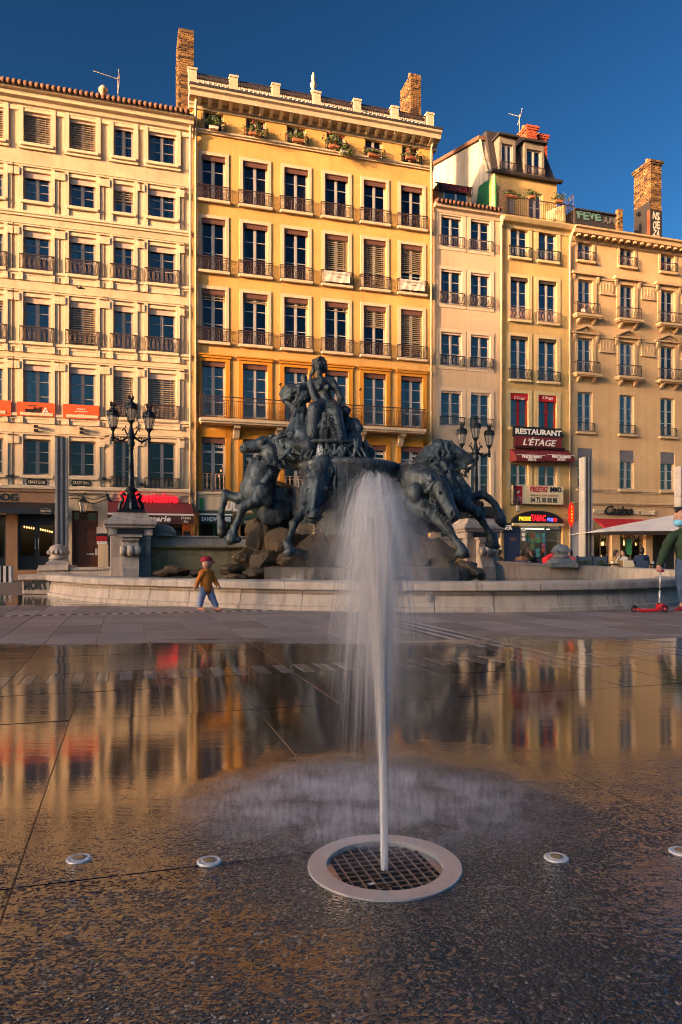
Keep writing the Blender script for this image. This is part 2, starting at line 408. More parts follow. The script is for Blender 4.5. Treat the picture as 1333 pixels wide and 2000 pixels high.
def brickmat():
    t = NT('chimney_brick'); ob = t.n('TexCoord').outputs['Object']
    fl = t.n('VectorMath', operation='FLOOR'); t.set(fl.inputs[0], t.mapv(ob, (3.34, 3.34, 9.52), (.31, .17, 0)))
    v = t.n('TexWhiteNoise', noise_dimensions='3D'); t.set(v.inputs['Vector'], fl.outputs[0])
    c = t.ramp(v.outputs['Value'], [(.12, (.035, .02, .012)), (.38, (.19, .10, .035)), (.65, (.31, .18, .06)), (.95, (.12, .05, .022))])
    nz = t.noise(ob, 14, 5)
    t.principled(t.mix(t.math('MULTIPLY', t.ramp(nz, [(.4, 0.), (.7, 1.)]), .6), c, (.05, .032, .022)), .9, Normal=t.bump(nz, .4, .02)); return t.m
M['brick'] = brickmat()
M['brickred'] = simple('brick_red', (.42, .085, .035), .85, 0, .45, 7, .3)
M['mortar'] = simple('mortar_dark', (.09, .06, .04), .95, 0, .4, 6)
# ------------------------------------------------------------------ the square: wet granite
def ground_mat(name, cols, marble=False):
    t = NT(name); pos = t.n('NewGeometry').outputs['Position']
    sx = t.n('SeparateXYZ'); t.set(sx.inputs[0], pos); Yd = sx.outputs[1]; Xd = sx.outputs[0]
    wob = t.noise(t.mapv(pos, (.55, 1.6, 1)), 1.0, 6, .62, .5)
    yy = t.math('ADD', Yd, t.math('MULTIPLY', t.math('SUBTRACT', wob, .5), 3.6))
    yy = t.math('ADD', yy, t.math('MULTIPLY', Xd, -.06))
    dry = t.math('MULTIPLY', t.smooth(yy, 7.5, 8.0), t.math('SUBTRACT', 1.0, t.smooth(yy, 13.4, 13.9)))
    near = t.math('SUBTRACT', 1.0, t.smooth(t.math('ADD', t.math('ADD', Yd, t.math('MULTIPLY', t.smooth(Xd, .1, -1.0), .75)), t.math('MULTIPLY', t.math('SUBTRACT', wob, .5), 1.2)), 2.0, 3.5))
    # crushed granite: pebbles of several colours
    vo = t.n('TexVoronoi', i_Scale=104.0, i_Randomness=1.0); t.set(vo.inputs['Vector'], pos)
    vo2 = t.n('TexVoronoi', i_Scale=47.0); t.set(vo2.inputs['Vector'], t.mapv(pos, (1, 1, 1), (3.1, 1.7, 0)))
    peb = t.ramp(vo.outputs['Color'], [(.08, cols[0]), (.35, cols[1]), (.66, cols[2]), (.80, cols[2]), (.93, cols[3])])
    grime = t.noise(pos, 1.1, 6, .6)
    c = t.mix(t.math('MULTIPLY', t.ramp(grime, [(.42, 0.), (.72, 1.)]), .45), peb, scl(cols[0], .8))
    wet = t.math('SUBTRACT', 1.0, dry)
    c = t.mix(t.math('MULTIPLY', t.math('SUBTRACT', 1.0, near), .75), c, scl(cols[0], .9))
    dryc = t.mix(t.ramp(grime, [(.35, 0.), (.65, 1.)]), cols[4], cols[5])
    fleck = t.noise(pos, 60, 3, .6)
    dryc = t.mix(t.math('MULTIPLY', t.ramp(fleck, [(.45, 0.), (.65, 1.)]), .3), dryc, cols[1])
    col = t.mix(dry, c, dryc)
    oi = t.n('ObjectInfo'); col = t.mix(1.0, col, t.ramp(oi.outputs['Random'], [(0, .74), (1, 1.22)]), 'MULTIPLY')
    dvec = t.n('VectorMath', operation='LENGTH'); t.set(dvec.inputs[0], t.mapv(pos, (1/.74, 1/.80, 0), (-.17/.74, -2.52/.80, 0)))
    dist_ = t.math('ADD', dvec.outputs['Value'], t.math('MULTIPLY', t.math('SUBTRACT', t.noise(pos, 4.5, 5, .6), .5), .55))
    splash = t.math('SUBTRACT', 1.0, t.smooth(dist_, .62, 1.12))
    # relief of the grit, and of the ripples running over the film of water
    grit = t.math('ADD', t.math('MULTIPLY', vo.outputs['Distance'], -1.0), t.math('MULTIPLY', vo2.outputs['Distance'], -.7))
    gb = t.bump(grit, t.math('ADD', .12, t.math('MULTIPLY', near, .35)), .006)
    rip = t.noise(t.mapv(pos, (1.7, 11, 1)), 1.0, 5, .6, .8)
    rip2 = t.noise(t.mapv(pos, (6, 42, 1)), 1.0, 4, .65, .6)
    calm = t.ramp(t.noise(pos, .55, 3), [(.4, .25), (.62, 1.)])
    # puddles fill the grit in patches near the camera
    pud = t.ramp(t.noise(t.mapv(pos, (2.1, 2.6, 1), (.4, .9, 0)), 1.0, 6, .65, .4), [(.44, 1.), (.52, 0.)])
    rb = t.bump(rip, t.math('MULTIPLY', calm, .020), .05)
    rb = t.bump(rip2, t.math('MULTIPLY', calm, t.math('ADD', .016, t.math('MULTIPLY', near, .05))), .02, rb)
    rip3 = t.noise(t.mapv(pos, (13, 80, 1)), 1.0, 3, .6, 1.0)
    rb = t.bump(rip3, t.math('MULTIPLY', near, .10), .012, rb)
    lvl = t.noise(t.mapv(pos, (1.3, 1.9, 1), (.7, .2, 0)), 1.0, 6, .66, .5)
    grain = t.math('ADD', t.math('MULTIPLY', t.noise(pos, 75, 2, .55), .75), t.math('MULTIPLY', t.noise(pos, 24, 3, .6), .45))
    grain = t.math('ADD', grain, t.math('MULTIPLY', lvl, .55))
    xg = t.math('SUBTRACT', t.math('MULTIPLY', t.smooth(Xd, -1.5, .4), .115), t.math('MULTIPLY', t.smooth(Xd, .45, .95), .075))
    proud = t.math('MULTIPLY', t.smooth(t.math('ADD', t.math('ADD', grain, xg), -.075), .83, .93), t.math('MAXIMUM', near, splash))             # grains that stand out of the film
    gn = t.math('MULTIPLY', near, t.math('ADD', .45, t.math('MULTIPLY', pud, -.22)))
    cn = t.bump(grit, t.math('ADD', t.math('ADD', t.math('ADD', t.math('MULTIPLY', gn, .12), t.math('MULTIPLY', proud, .85)), t.math('MULTIPLY', splash, .5)), t.math('MULTIPLY', wet, .006)), .018, rb)
    b = t.principled(col, t.math('ADD', .42, t.math('MULTIPLY', dry, .2)), Normal=gb, Specular_IOR_Level=.10)
    t.set(b.inputs['Coat Weight'], t.math('MULTIPLY', t.math('ADD', t.math('MULTIPLY', wet, .98), t.math('MULTIPLY', dry, .10)), t.math('SUBTRACT', 1.0, t.math('MULTIPLY', proud, .60))))
    t.set(b.inputs['Coat Roughness'], t.math('ADD', .008, t.math('ADD', t.math('ADD', t.math('MULTIPLY', near, .03), t.math('MULTIPLY', splash, .12)), t.math('MULTIPLY', dry, .25))))
    b.inputs['Coat IOR'].default_value = 2.2; t.set(b.inputs['Coat Normal'], cn)
    return t.m
GR = ground_mat('wet_granite', [(.007, .005, .004), (.014, .010, .007), (.034, .022, .015), (.30, .23, .18), (.25, .205, .195), (.34, .28, .265)])
GR2 = ground_mat('wet_granite_brown', [(.008, .005, .0035), (.016, .010, .006), (.038, .022, .013), (.30, .21, .15), (.27, .21, .185), (.35, .28, .25)])
GDARK = ground_mat('wet_granite_black', [(.004, .004, .005), (.010, .010, .011), (.02, .02, .022), (.07, .07, .07), (.06, .045, .042), (.085, .065, .06)])
GWHITE = ground_mat('wet_marble_stripe', [(.16, .15, .14), (.30, .28, .26), (.40, .37, .34), (.5, .48, .45), (.42, .37, .34), (.5, .45, .42)])
GMID = ground_mat('wet_granite_grey', [(.19, .165, .15), (.22, .195, .18), (.25, .22, .205), (.24, .21, .2), (.3, .26, .24), (.36, .32, .3)])
JOINT = simple('wet_joint_mortar', (.030, .024, .020), .4, 0, .3, 30, .2)
PAVE = stone('far_paving', (.17, .14, .12), (.07, .055, .045), .55)

RING = Vector((.127, 2.112, 0)); RO, RI = .2245, .169
ground = thing('ground', None, None, kind='structure')
g = MB()                                              # the bed under the slabs reaches the horizon, with an opening under the nozzle
q = .21
for x0, x1, y0, y1 in ((-900, 900, -500, RING.y-q), (-900, RING.x-q, RING.y-q, RING.y+q), (RING.x+q, 900, RING.y-q, RING.y+q), (-900, 900, RING.y+q, 1600)):
    g.quad((x0, y0, -.0042), (x1, y0, -.0042), (x1, y1, -.0042), (x0, y1, -.0042))
g.build('bed', JOINT, ground)

# basin plan (x, y of the outer foot), the front as the photograph shows it
BASIN = [(-7.05, 17.6), (-6.87, 16.95), (-6.0, 15.75), (-5.31, 14.87), (-4.62, 14.25), (-3.55, 13.6), (-2.45, 12.97), (-1.09, 12.3), (.28, 11.9),
         (1.52, 11.74), (2.5, 11.76), (3.62, 11.96), (4.98, 12.5), (6.1, 13.3), (6.75, 14.15), (6.98, 14.9)]
def in_basin(p):
    pts = BASIN+[(7.1, 24), (-7.0, 24)]; c = False; j = len(pts)-1
    for i in range(len(pts)):
        (xi, yi), (xj, yj) = pts[i], pts[j]
        if (yi > p[1]) != (yj > p[1]) and p[0] < (xj-xi)*(p[1]-yi)/(yj-yi)+xi: c = not c
        j = i
    return c
def px_of(p): return CX+FPX*p[0]/p[1], HY+FPX*CAMH/p[1]
vrows = [-.02, 2.137, 4.24, 5.10, 5.52, 5.95, 6.99, 8.04, 9.09, 10.14, 11.19, 11.93, 12.15, 13.2, 14.25, 15.3, 16.35, 17.4, 18.45]
US = [.2225+.5175*n for n in range(-26, 30)]
STR_U = (US[33], US[34]) if False else None
slabs = []
NEARU = [.858-.6*2*k_ for k_ in range(-4, 5)][::-1]
NU = sorted(.8625*k_ for k_ in NEARU)
for r in range(len(vrows)-1):
    v0, v1 = vrows[r], vrows[r+1]
    for i in range(len(US)-1 if r > 1 else len(NU)-1):
        u0, u1 = (US[i], US[i+1]) if r > 1 else (NU[i], NU[i+1])
        if r < 2 and u0 > .6:
            if r == 1: continue
            v1 = vrows[2]
        else: v1 = vrows[r+1]
        cs = [G(u, v) for u, v in ((u0, v0), (u1, v0), (u1, v1), (u0, v1))]
        if max(c.y for c in cs) < .9: continue
        pr = [px_of((c.x, max(c.y, .5))) for c in cs]
        if max(p[0] for p in pr) < -60 or min(p[0] for p in pr) > 1393 or min(p[1] for p in pr) > 2100: continue
        if all(in_basin(c) for c in cs): continue
        slabs.append((r, i, u0, u1, v0, v1))
def slab(u0, u1, v0, v1, mat, name='paving_slab', gap=None, top=0.0, parent=None, tilt=0.0):
    me = bpy.data.meshes.new(name)
    gap = gap or (.0010 if v0 < 4.2 else (.0028 if v0 < 6 else .0055))
    x0, x1, y0, y1 = u0+gap, u1-gap, v0+gap, v1-gap; ch = min(.0022, (x1-x0)*.2)
    z = [top+random.uniform(-tilt, tilt) for _ in range(4)]
    cs = [(x0, y0), (x1, y0), (x1, y1), (x0, y1)]; ci = [(x0+ch, y0+ch), (x1-ch, y0+ch), (x1-ch, y1-ch), (x0+ch, y1-ch)]
    vs = [(x, y, -.033) for x, y in cs]+[(x, y, k-.0022) for (x, y), k in zip(cs, z)]+[(x, y, k) for (x, y), k in zip(ci, z)]
    fs = [(8, 9, 10, 11)]+[(a+i, a+(i+1) % 4, a+4+(i+1) % 4, a+4+i) for a in (0, 4) for i in range(4)]
    me.from_pydata(vs, [], fs); me.materials.append(mat); me.update()
    o = link(name, me, parent); o.rotation_euler = (0, 0, TH); return o
KSTRIPE = set()
for i in range(len(US)-1):                            # the two striped bands that run away from the camera
    k = (US[i]+US[i+1])/2/.8625
    if 4.15 < k < 4.75 or -3.15 < k < -2.55: KSTRIPE.add(i)
def place_slab(u0, u1, v0, v1, mat, name, tilt=.0016):
    o = slab(u0, u1, v0, v1, mat, name, parent=ground, tilt=tilt)
    ru, rv = RING.x*UX.x+RING.y*UX.y, -RING.x*UX.y+RING.y*UX.x
    if u0-.3 < ru < u1+.3 and v0-.3 < rv < v1+.3:
        o.rotation_euler = (0, 0, 0)                  # cut round the nozzle: bake the turn, then subtract the pit
        o.data.transform(Matrix.Rotation(TH, 4, 'Z'))
        bm = bmesh.new(); bmesh.ops.create_cone(bm, cap_ends=True, segments=72, radius1=.205, radius2=.205, depth=.5)
        bmesh.ops.translate(bm, verts=bm.verts, vec=RING); cme = bpy.data.meshes.new('cutter'); bm.to_mesh(cme); bm.free()
        co = bpy.data.objects.new('cutter', cme); COL.objects.link(co)
        bm = bmesh.new(); bm.from_mesh(o.data); bmesh.ops.contextual_create(bm, geom=[bm.verts[k] for k in ()]) if False else None
        bm.verts.ensure_lookup_table(); bm.faces.new([bm.verts[k] for k in (3, 2, 1, 0)]); bmesh.ops.recalc_face_normals(bm, faces=bm.faces); bm.to_mesh(o.data); bm.free()
        md = o.modifiers.new('cut', 'BOOLEAN'); md.operation = 'DIFFERENCE'; md.object = co; md.solver = 'EXACT'
        bpy.context.view_layer.update()
        me = bpy.data.meshes.new_from_object(o.evaluated_get(bpy.context.evaluated_depsgraph_get()))
        o.modifiers.clear(); o.data = me
        bpy.data.objects.remove(co)
    return o
n_slab = 0
for r, i, u0, u1, v0, v1 in sorted(slabs, key=lambda s: s[4]):
    if r in (4, 11):                                  # the chequered bands across
        n = 6
        for k in range(n):
            a, b = u0+(u1-u0)*k/n, u0+(u1-u0)*(k+1)/n
            if r == 11 and in_basin(G((a+b)/2, v0)): continue
            dark = k % 2 == 0
            o = slab(a, b, v0, v1, GDARK if dark else (GMID if r == 4 else GWHITE), 'chequer_block', .0018, parent=ground, tilt=.0004)
    elif i in KSTRIPE and r > 2:
        for k in range(6):
            a, b = u0+(u1-u0)*k/6, u0+(u1-u0)*(k+1)/6
            slab(a, b, v0, v1, GDARK if k % 2 == 0 else GWHITE, 'stripe_block', .0012, parent=ground, tilt=.0004)
    else:
        n_slab += 1
        place_slab(u0, u1, v0, v1, GR2 if random.random() < .3 else GR, 'paving_slab')
# paving farther off, beyond the slabs one can tell apart: courses joined into one relief
m = MB()
for v in np.arange(18.5, 31.6, 1.05):
    for u in np.arange(-14, 34, .8):
        m.box(u+.006, u+.794, v+.006, v+1.044, -.033, random.uniform(-.001, .001))
o = m.build('paving_slab', PAVE, ground); o.rotation_euler = (0, 0, TH); o['kind'] = 'stuff'

# ------------------------------------------------------------------ ground nozzle and its lights
noz = thing('water_nozzle', 'round steel ring and grate set in the wet granite, water jet rising from it', 'fountain nozzle', RING)
noz.rotation_euler = (0, 0, TH)
m = MB()
pr = [(RI, -.02), (RI, .003), (RI+.0015, .0045), (RO-.002, .0045), (RO, .003), (RO, -.006)]
n = 96
vs = [(r*math.cos(2*math.pi*j/n), r*math.sin(2*math.pi*j/n), z) for r, z in pr for j in range(n)]
m.add(vs, [(i*n+j, i*n+(j+1) % n, (i+1)*n+(j+1) % n, (i+1)*n+j) for i in range(len(pr)-1) for j in range(n)])
m.build('ring', M['steel'], noz)
m = MB(); m.lathe([(RI+.012, -.3), (RI+.012, -.012)], 48); pit = m.build('pit', simple('pit_black', (.008, .008, .009), .6), noz)
m = MB(); m.lathe([(RI+.002, -.012), (RI+.002, -.009), ], 48); 
m = MB(); GS = .0305; hw = RI-.028
for k in range(-5, 6):
    c = k*GS; L = min(math.sqrt(max(RI*RI-c*c, 0)), .168)
    if abs(c) <= hw+.004: m.box(c-.0014, c+.0014, -L, L, -.022, -.006)
    L2 = min(math.sqrt(max(RI*RI-c*c, 0)), hw)
    m.box(-L2, L2, c-.0013, c+.0013, -.0215, -.0075)
gr = m.build('grate', M['steeldark'], noz)
for s in (-1, 1):                                     # side plates filling the circle beside the grate
    a0 = math.acos(hw/RI); pts = [(s*RI*math.cos(a), RI*math.sin(a)) for a in np.linspace(-a0, a0, 14)]
    MB().prism(pts if s > 0 else pts[::-1], -.018, -.010, 'z').build('plate', M['steeldark'], noz)
lf = thing('fallen_leaf', 'curled brown leaf caught on the near edge of the grate', 'leaf', RING+Vector((-.01, -.135, -.003)))
mb = MB(); 
for k in range(7):
    x = -.02+k*.0066; wv = .007*math.sin(math.pi*(k+.6)/7.2)
    mb.v += [(x, -wv, .004+.004*math.sin(k*1.3)), (x, 0, .001+.002*math.sin(k*1.1)), (x, wv, .005+.003*math.cos(k))]
mb.f = [(3*k+j, 3*k+3+j, 3*k+4+j, 3*k+1+j) for k in range(6) for j in range(2)]; mb.m = [0]*len(mb.f)
mb.build('blade', simple('dead_leaf', (.17, .06, .025), .7, 0, .4, 60), lf)
lf2 = tag(MB().add([(-.012, 0, .004), (0, -.006, .002), (.014, 0, .006), (.004, .007, .003), (-.006, .006, .002)], [(0, 1, 2, 3, 4)]).build('paper_scrap', M['white']), 'tiny pale scrap lying beside the brown leaf on the grate', 'scrap')
lf2.location = RING+Vector((-.045, -.118, -.004))

def floor_light(x, y, label):
    c = ground_px(x, y); t = thing('ground_light', label, 'ground light', c, group='small round lights set in the granite')
    m = MB(); m.lathe([(.036, -.004), (.0365, .002), (.034, .0045), (.026, .005), (.0255, .0035), (.0235, .0035), (.023, .0055), (.020, .0055)], 40); m.build('ring', M['discsteel'], t, True)
    m = MB(); m.lathe([(.0198, .002), (.0196, .006), (.012, .007), (.004, .0073)], 32); m.build('lens', simple('lens_amber', (.28, .20, .11), .15, 0, .2, 80), t, True)
    for a in range(3):
        m = MB(); m.lathe([(.002, .004), (.002, .006)], 6, (.030*math.cos(a*2.1), .030*math.sin(a*2.1), 0)); m.build('screw', M['steeldark'], t)
floor_light(154.5, 1678, 'small steel ground light in orange wet granite, leftmost of the four')
floor_light(409, 1683, 'small steel ground light on dark granite just left of the spray mist')
floor_light(1087, 1676, 'small steel ground light on grey granite right of the big ring')
floor_light(1331, 1664, 'small steel ground light cut by the right edge of the photo')
# ------------------------------------------------------------------ houses along the far side of the square
def pixu(x, y, U):                                   # a pixel on the upright plane u = U -> (v, z)
    a = (x-CX)/FPX; t = U/(UX.x*a+UX.y); return t*(UX.x-UX.y*a), CAMH+(HY-y)/FPX*t
CACHE = {}
WR = random.Random(21)
def cached(key, fn):
    if key not in CACHE: CACHE[key] = fn()
    return CACHE[key]
def r2(x): return round(x, 2)
def hole_wall(mb, x0, x1, z0, z1, holes, rev=.26, y=0.0):
    xs = sorted({x0, x1, *[h[0] for h in holes], *[h[1] for h in holes]}); zs = sorted({z0, z1, *[h[2] for h in holes], *[h[3] for h in holes]})
    xs = [v for v in xs if x0 <= v <= x1]; zs = [v for v in zs if z0 <= v <= z1]
    vid = {}; V = []; Fs = []
    def vi(i, j):
        if (i, j) not in vid: vid[(i, j)] = len(V); V.append((xs[i], y, zs[j]))
        return vid[(i, j)]
    for i in range(len(xs)-1):
        cx = (xs[i]+xs[i+1])/2
        hh = [h for h in holes if h[0] < cx < h[1]]
        for j in range(len(zs)-1):
            cz = (zs[j]+zs[j+1])/2
            if any(h[2] < cz < h[3] for h in hh): continue
            Fs.append((vi(i, j), vi(i+1, j), vi(i+1, j+1), vi(i, j+1)))
    mb.add(V, Fs)
    for a, b, c, d in holes:
        q = y+rev
        mb.quad((a, y, c), (a, y, d), (a, q, d), (a, q, c)); mb.quad((b, y, d), (b, y, c), (b, q, c), (b, q, d))
        mb.quad((a, y, d), (b, y, d), (b, q, d), (a, q, d)); mb.quad((b, y, c), (a, y, c), (a, q, c), (b, q, c))
class House:
    def __init__(s, name, label, xl, xr, top, wall, trim, depth=9.0, group='old houses along the square'):
        s.u0 = pix(xl, HY, FV)[0]; s.u1 = pix(xr, HY, FV)[0]; s.w = s.u1-s.u0; s.top = top; s.wallm = wall; s.trim = trim; s.depth = depth
        s.root = thing(name, label, 'house', G(s.u0, FV), TH, group); s.holes = []; s.rooms = MB(); s.trimmb = MB()
    def L(s, x, y, d=0.0):                            # pixel -> local x and z on the front pushed out by d
        u, z = pix(x, y, FV-d); return u-s.u0, z
    def X(s, x, d=0.0): return s.L(x, HY, d)[0]
    def Z(s, pts, d=0.0): return sum(s.L(x, y, d)[1] for x, y in pts)/len(pts)
    def hole(s, a, b, c, d, room=1.2, rev=.26):
        s.holes.append((a, b, c, d)); y0, y1 = rev-.01, rev+room; e = .12
        A = [(a-e, y0, c-e), (b+e, y0, c-e), (b+e, y0, d+e), (a-e, y0, d+e)]; B = [(p[0], y1, p[2]) for p in A]
        s.rooms.add(A+B, [(4, 5, 6, 7)]+[(i, (i+1) % 4, 4+(i+1) % 4, 4+i) for i in range(4)])
    def band(s, z, h, d, x0=0.0, x1=None, mb=None, profile=None):
        x1 = s.w if x1 is None else x1; pr = profile or [(0, z), (-d*.55, z), (-d*.55, z+h*.35), (-d, z+h*.5), (-d, z+h*.92), (-d*.9, z+h), (0.01, z+h+.03), (.01, z)]
        q_ = MB(); q_.prism(pr, x0, x1, 'x'); q_.build('moulding', s.trim, s.root)
    def finish(s, z0=-.05):
        m = MB(); hole_wall(m, 0, s.w, z0, s.top, s.holes)
        D = s.depth
        m.quad((0, D, z0), (0, 0, z0), (0, 0, s.top), (0, D, s.top)).quad((s.w, 0, z0), (s.w, D, z0), (s.w, D, s.top), (s.w, 0, s.top)).quad((0, D, s.top), (0, 0, s.top), (s.w, 0, s.top), (s.w, D, s.top)).quad((s.w, D, z0), (0, D, z0), (0, D, s.top), (s.w, D, s.top))
        m.build('wall', s.wallm, s.root); s.rooms.build('interior', M['room'], s.root)
        if s.trimmb.v: s.trimmb.build('moulding', s.trim, s.root)
def frame_mesh(w, h, rows, mat, tr, q=.0):
    m = MB(); y0, y1 = .12, .18; fo = .055; mu = .045; bt = .016
    m.box(-w/2, -w/2+fo, y0, y1, 0, h).box(w/2-fo, w/2, y0, y1, 0, h).box(-w/2+fo, w/2-fo, y0, y1, h-fo, h).box(-w/2+fo, w/2-fo, y0, y1, 0, fo+.05)
    m.box(-mu, mu, y0-.012, y1, fo+.05, h-fo)
    xs = (-w/2+fo, -mu, mu, w/2-fo)
    for a, b in ((xs[0], xs[1]), (xs[2], xs[3])):
        for k in range(1, rows):
            z = fo+.05+(h-2*fo-.05)*k/rows; m.box(a, b, y0+.012, y1-.012, z-bt, z+bt)
        m.box(a, a+.03, y0+.006, y1-.004, fo+.05, h-fo).box(b-.03, b, y0+.006, y1-.004, fo+.05, h-fo)
    if tr: m.box(-w/2+fo, w/2-fo, y0-.006, y1-.002, h*tr-.045, h*tr+.045)
    return m.mesh('window', mat)
def pane_mesh(w, h, mat): m = MB(); m.box(-w/2, w/2, -.003, .003, 0, h); return m.mesh('pane', mat)
def valance_mesh(w, h, mat):
    n = max(5, int(w/.085)); pts = [(-w/2, h), (-w/2, .03)]
    for k in range(n):
        x = -w/2+w*k/n; pts += [(x+w/n*.25, .004), (x+w/n*.6, .0), (x+w/n*.95, .03)]
    pts += [(w/2, .03), (w/2, h)]
    m = MB(); m.prism(pts[::-1], .03, .055); m.box(-w/2, w/2, .055, .12, h-.05, h); return m.mesh('valance', mat)
def blind_mesh(w, h, mat):
    m = MB(); n = int(h/.092)
    for k in range(n):
        z = h-.03-k*.092; m.add([(-w/2, .075, z), (w/2, .075, z), (w/2, .108, z-.012), (-w/2, .108, z-.012), (-w/2, .078, z+.022), (w/2, .078, z+.022), (w/2, .111, z+.010), (-w/2, .111, z+.010)],
              [(3, 2, 1, 0), (4, 5, 6, 7), (0, 1, 5, 4), (2, 3, 7, 6), (1, 2, 6, 5), (3, 0, 4, 7)])
    m.box(-w/2, w/2, .07, .115, 0, .03)
    for x in (-w*.32, w*.32): m.box(x-.006, x+.006, .071, .074, 0, h)
    return m.mesh('blind', mat)
def rail_mesh(kind, w, h, mat, d=.13):
    m = MB(); y = -d; a, b = -w/2, w/2; r = .010
    def bar(p, q, rr=r, n=4): m.bar((p[0], y, p[1]), (q[0], y, q[1]), rr, n)
    def ring(cx, cz, rx, rz, rr=.007, n=10):
        m.tube([(cx+rx*math.cos(2*math.pi*k/n), y, cz+rz*math.sin(2*math.pi*k/n)) for k in range(n+1)], rr, 4, False)
    m.box(a, b, y-.018, y+.018, h-.02, h+.012); m.box(a, b, y-.010, y+.010, .03, .05)
    for s in (a, b):
        m.box(s-.012, s+.012, y+.018, .0, h-.012, h+.008); m.box(s-.010, s+.010, y+.010, .0, .03, .05); m.box(s-.012, s+.012, y-.012, y+.012, .0, h-.02)
    if kind == 'bars':
        n = max(6, int(w/.105))
        for k in range(1, n): bar((a+w*k/n, .05), (a+w*k/n, h-.02), .008)
    elif kind == 'scroll':
        m.box(a, b, y-.008, y+.008, h*.80, h*.83)
        n = 3
        for k in range(n):
            x0, x1 = a+w*k/n, a+w*(k+1)/n; c = (x0+x1)/2; bar((x0, .05), (x0, h*.8), .009)
            bar((x0, .05), (x1, h*.8), .007); bar((x1, .05), (x0, h*.8), .007); ring(c, h*.425, w/n*.17, h*.2); ring(c, h*.425, w/n*.38, h*.34)
        for k in range(9): ring(a+w*(k+.5)/9, h*.9, w/20, h*.05, .005, 6)
    elif kind == 'loops':
        n = max(5, int(w/.17))
        for k in range(n):
            c = a+w*(k+.5)/n; ring(c, h*.47, w/n*.36, h*.33, .009, 10); bar((a+w*k/n, .05), (a+w*k/n, h-.02), .007); ring(c, h*.88, w/n*.2, h*.05, .006, 6)
    elif kind == 'cross':
        n = max(5, int(w/.16))
        for k in range(n):
            x0, x1 = a+w*k/n, a+w*(k+1)/n
            bar((x0, .05), (x1, h-.02), .008); bar((x1, .05), (x0, h-.02), .008); ring((x0+x1)/2, h*.5, w/n*.25, h*.16, .007, 8)
    elif kind == 'baluster':
        n = max(4, int(w/.17))
        for k in range(n):
            c = a+w*(k+.5)/n
            m.lathe([(.02, .05), (.035, .12), (.045, .3*h+.1), (.022, .5*h), (.035, .7*h), (.03, h-.09), (.02, h-.02)], 6, (c, y, 0))
    return m.mesh('railing', mat)
def window(H, a, b, c, d, st, label=None):
    """One window with its opening; a..b across, c..d upwards in the house's own metres."""
    w, h = r2(b-a), r2(d-c); x = (a+b)/2; a, b, d = x-w/2, x+w/2, c+h; rows = st.get('rows', 3); fm = st.get('frame', M['frame']); tr = st.get('transom', 0)
    H.hole(a, b, c, d)
    o = link('window', cached(('f', w, h, rows, fm.name, tr), lambda: frame_mesh(w, h, rows, fm, tr)), H.root, (x, 0, c))
    if label: o['label'] = label
    fo, mu = .085, .045+.03; pw = r2((w/2-fo-mu)+.012); ph = (h-.16)/rows; gm_ = st.get('glass', M['glass']); pm = cached(('p', pw, r2(ph), gm_.name), lambda: pane_mesh(pw, ph-.028, gm_))
    for sx in (-1, 1):
        for k in range(rows): link('pane', pm, o, (sx*(mu+pw/2-.006), .152, .105+k*ph+.014))
    top = h
    if st.get('val'):
        vh = st.get('vh', .19); link('valance', cached(('v', w, vh, st['val'].name), lambda: valance_mesh(w, vh, st['val'])), o, (0, 0, h-vh)); top = h-vh
    f = st.get('blind', 0)
    if f:
        bh = r2((h-.05)*f); bo = link('blind', cached(('b', w, bh, st.get('blindm', M['blind']).name), lambda: blind_mesh(w-.02, bh, st.get('blindm', M['blind']))), o, (0, 0, h-.02-bh)); bo['kind'] = 'stuff'
    cu = st.get('curtain')
    if not cu and not f and WR.random() < .5: cu = WR.choice([M['curtain'], M['curtain'], M['curtaingreen'], M['val_pale']]); st = dict(st, closed=WR.random() < .45)
    if cu:
        m = MB()
        for sx in (-1, 1):
            n = 10; p0, p1 = sx*.03 if st.get('closed') else sx*w*.24, sx*(w/2-.02); A = []
            for k in range(n+1):
                xx = p0+(p1-p0)*k/n; yy = .215+.02*math.sin(k*2.1); A += [(xx, yy, .06), (xx, yy, h-.04)]
            m.add(A, [(2*k, 2*k+2, 2*k+3, 2*k+1) for k in range(n)])
        m.build('curtain', cu, o, True)
    if st.get('sill', True):
        sm = st.get('sillm', H.trim); ws = st.get('sw', .12)
        def mk(): q = MB(); q.box(-w/2-ws, w/2+ws, -.15, .12, -.13, -.002); me = q.mesh('sill', sm); bevel_mesh(me, .015); return me
        link('sill', cached(('s', w, ws, sm.name), mk), o)
    if st.get('rail'):
        rw, rh = w+st.get('rw', .2), st.get('rh', .62)
        link('railing', cached(('r', st['rail'], r2(rw), rh, st['railm'].name), lambda: rail_mesh(st['rail'], rw, rh, st['railm'], st.get('rd', .14))), o, (0, 0, st.get('rz', .0)))
    sf = st.get('surround')
    if sf:
        def mk():
            q = MB(); sf(q, w, h); return q.mesh('surround', st.get('surm', H.trim))
        link('surround', cached(('sur', w, h, sf.__name__, H.trim.name, st.get('surm', H.trim).name), mk), o)
    return o
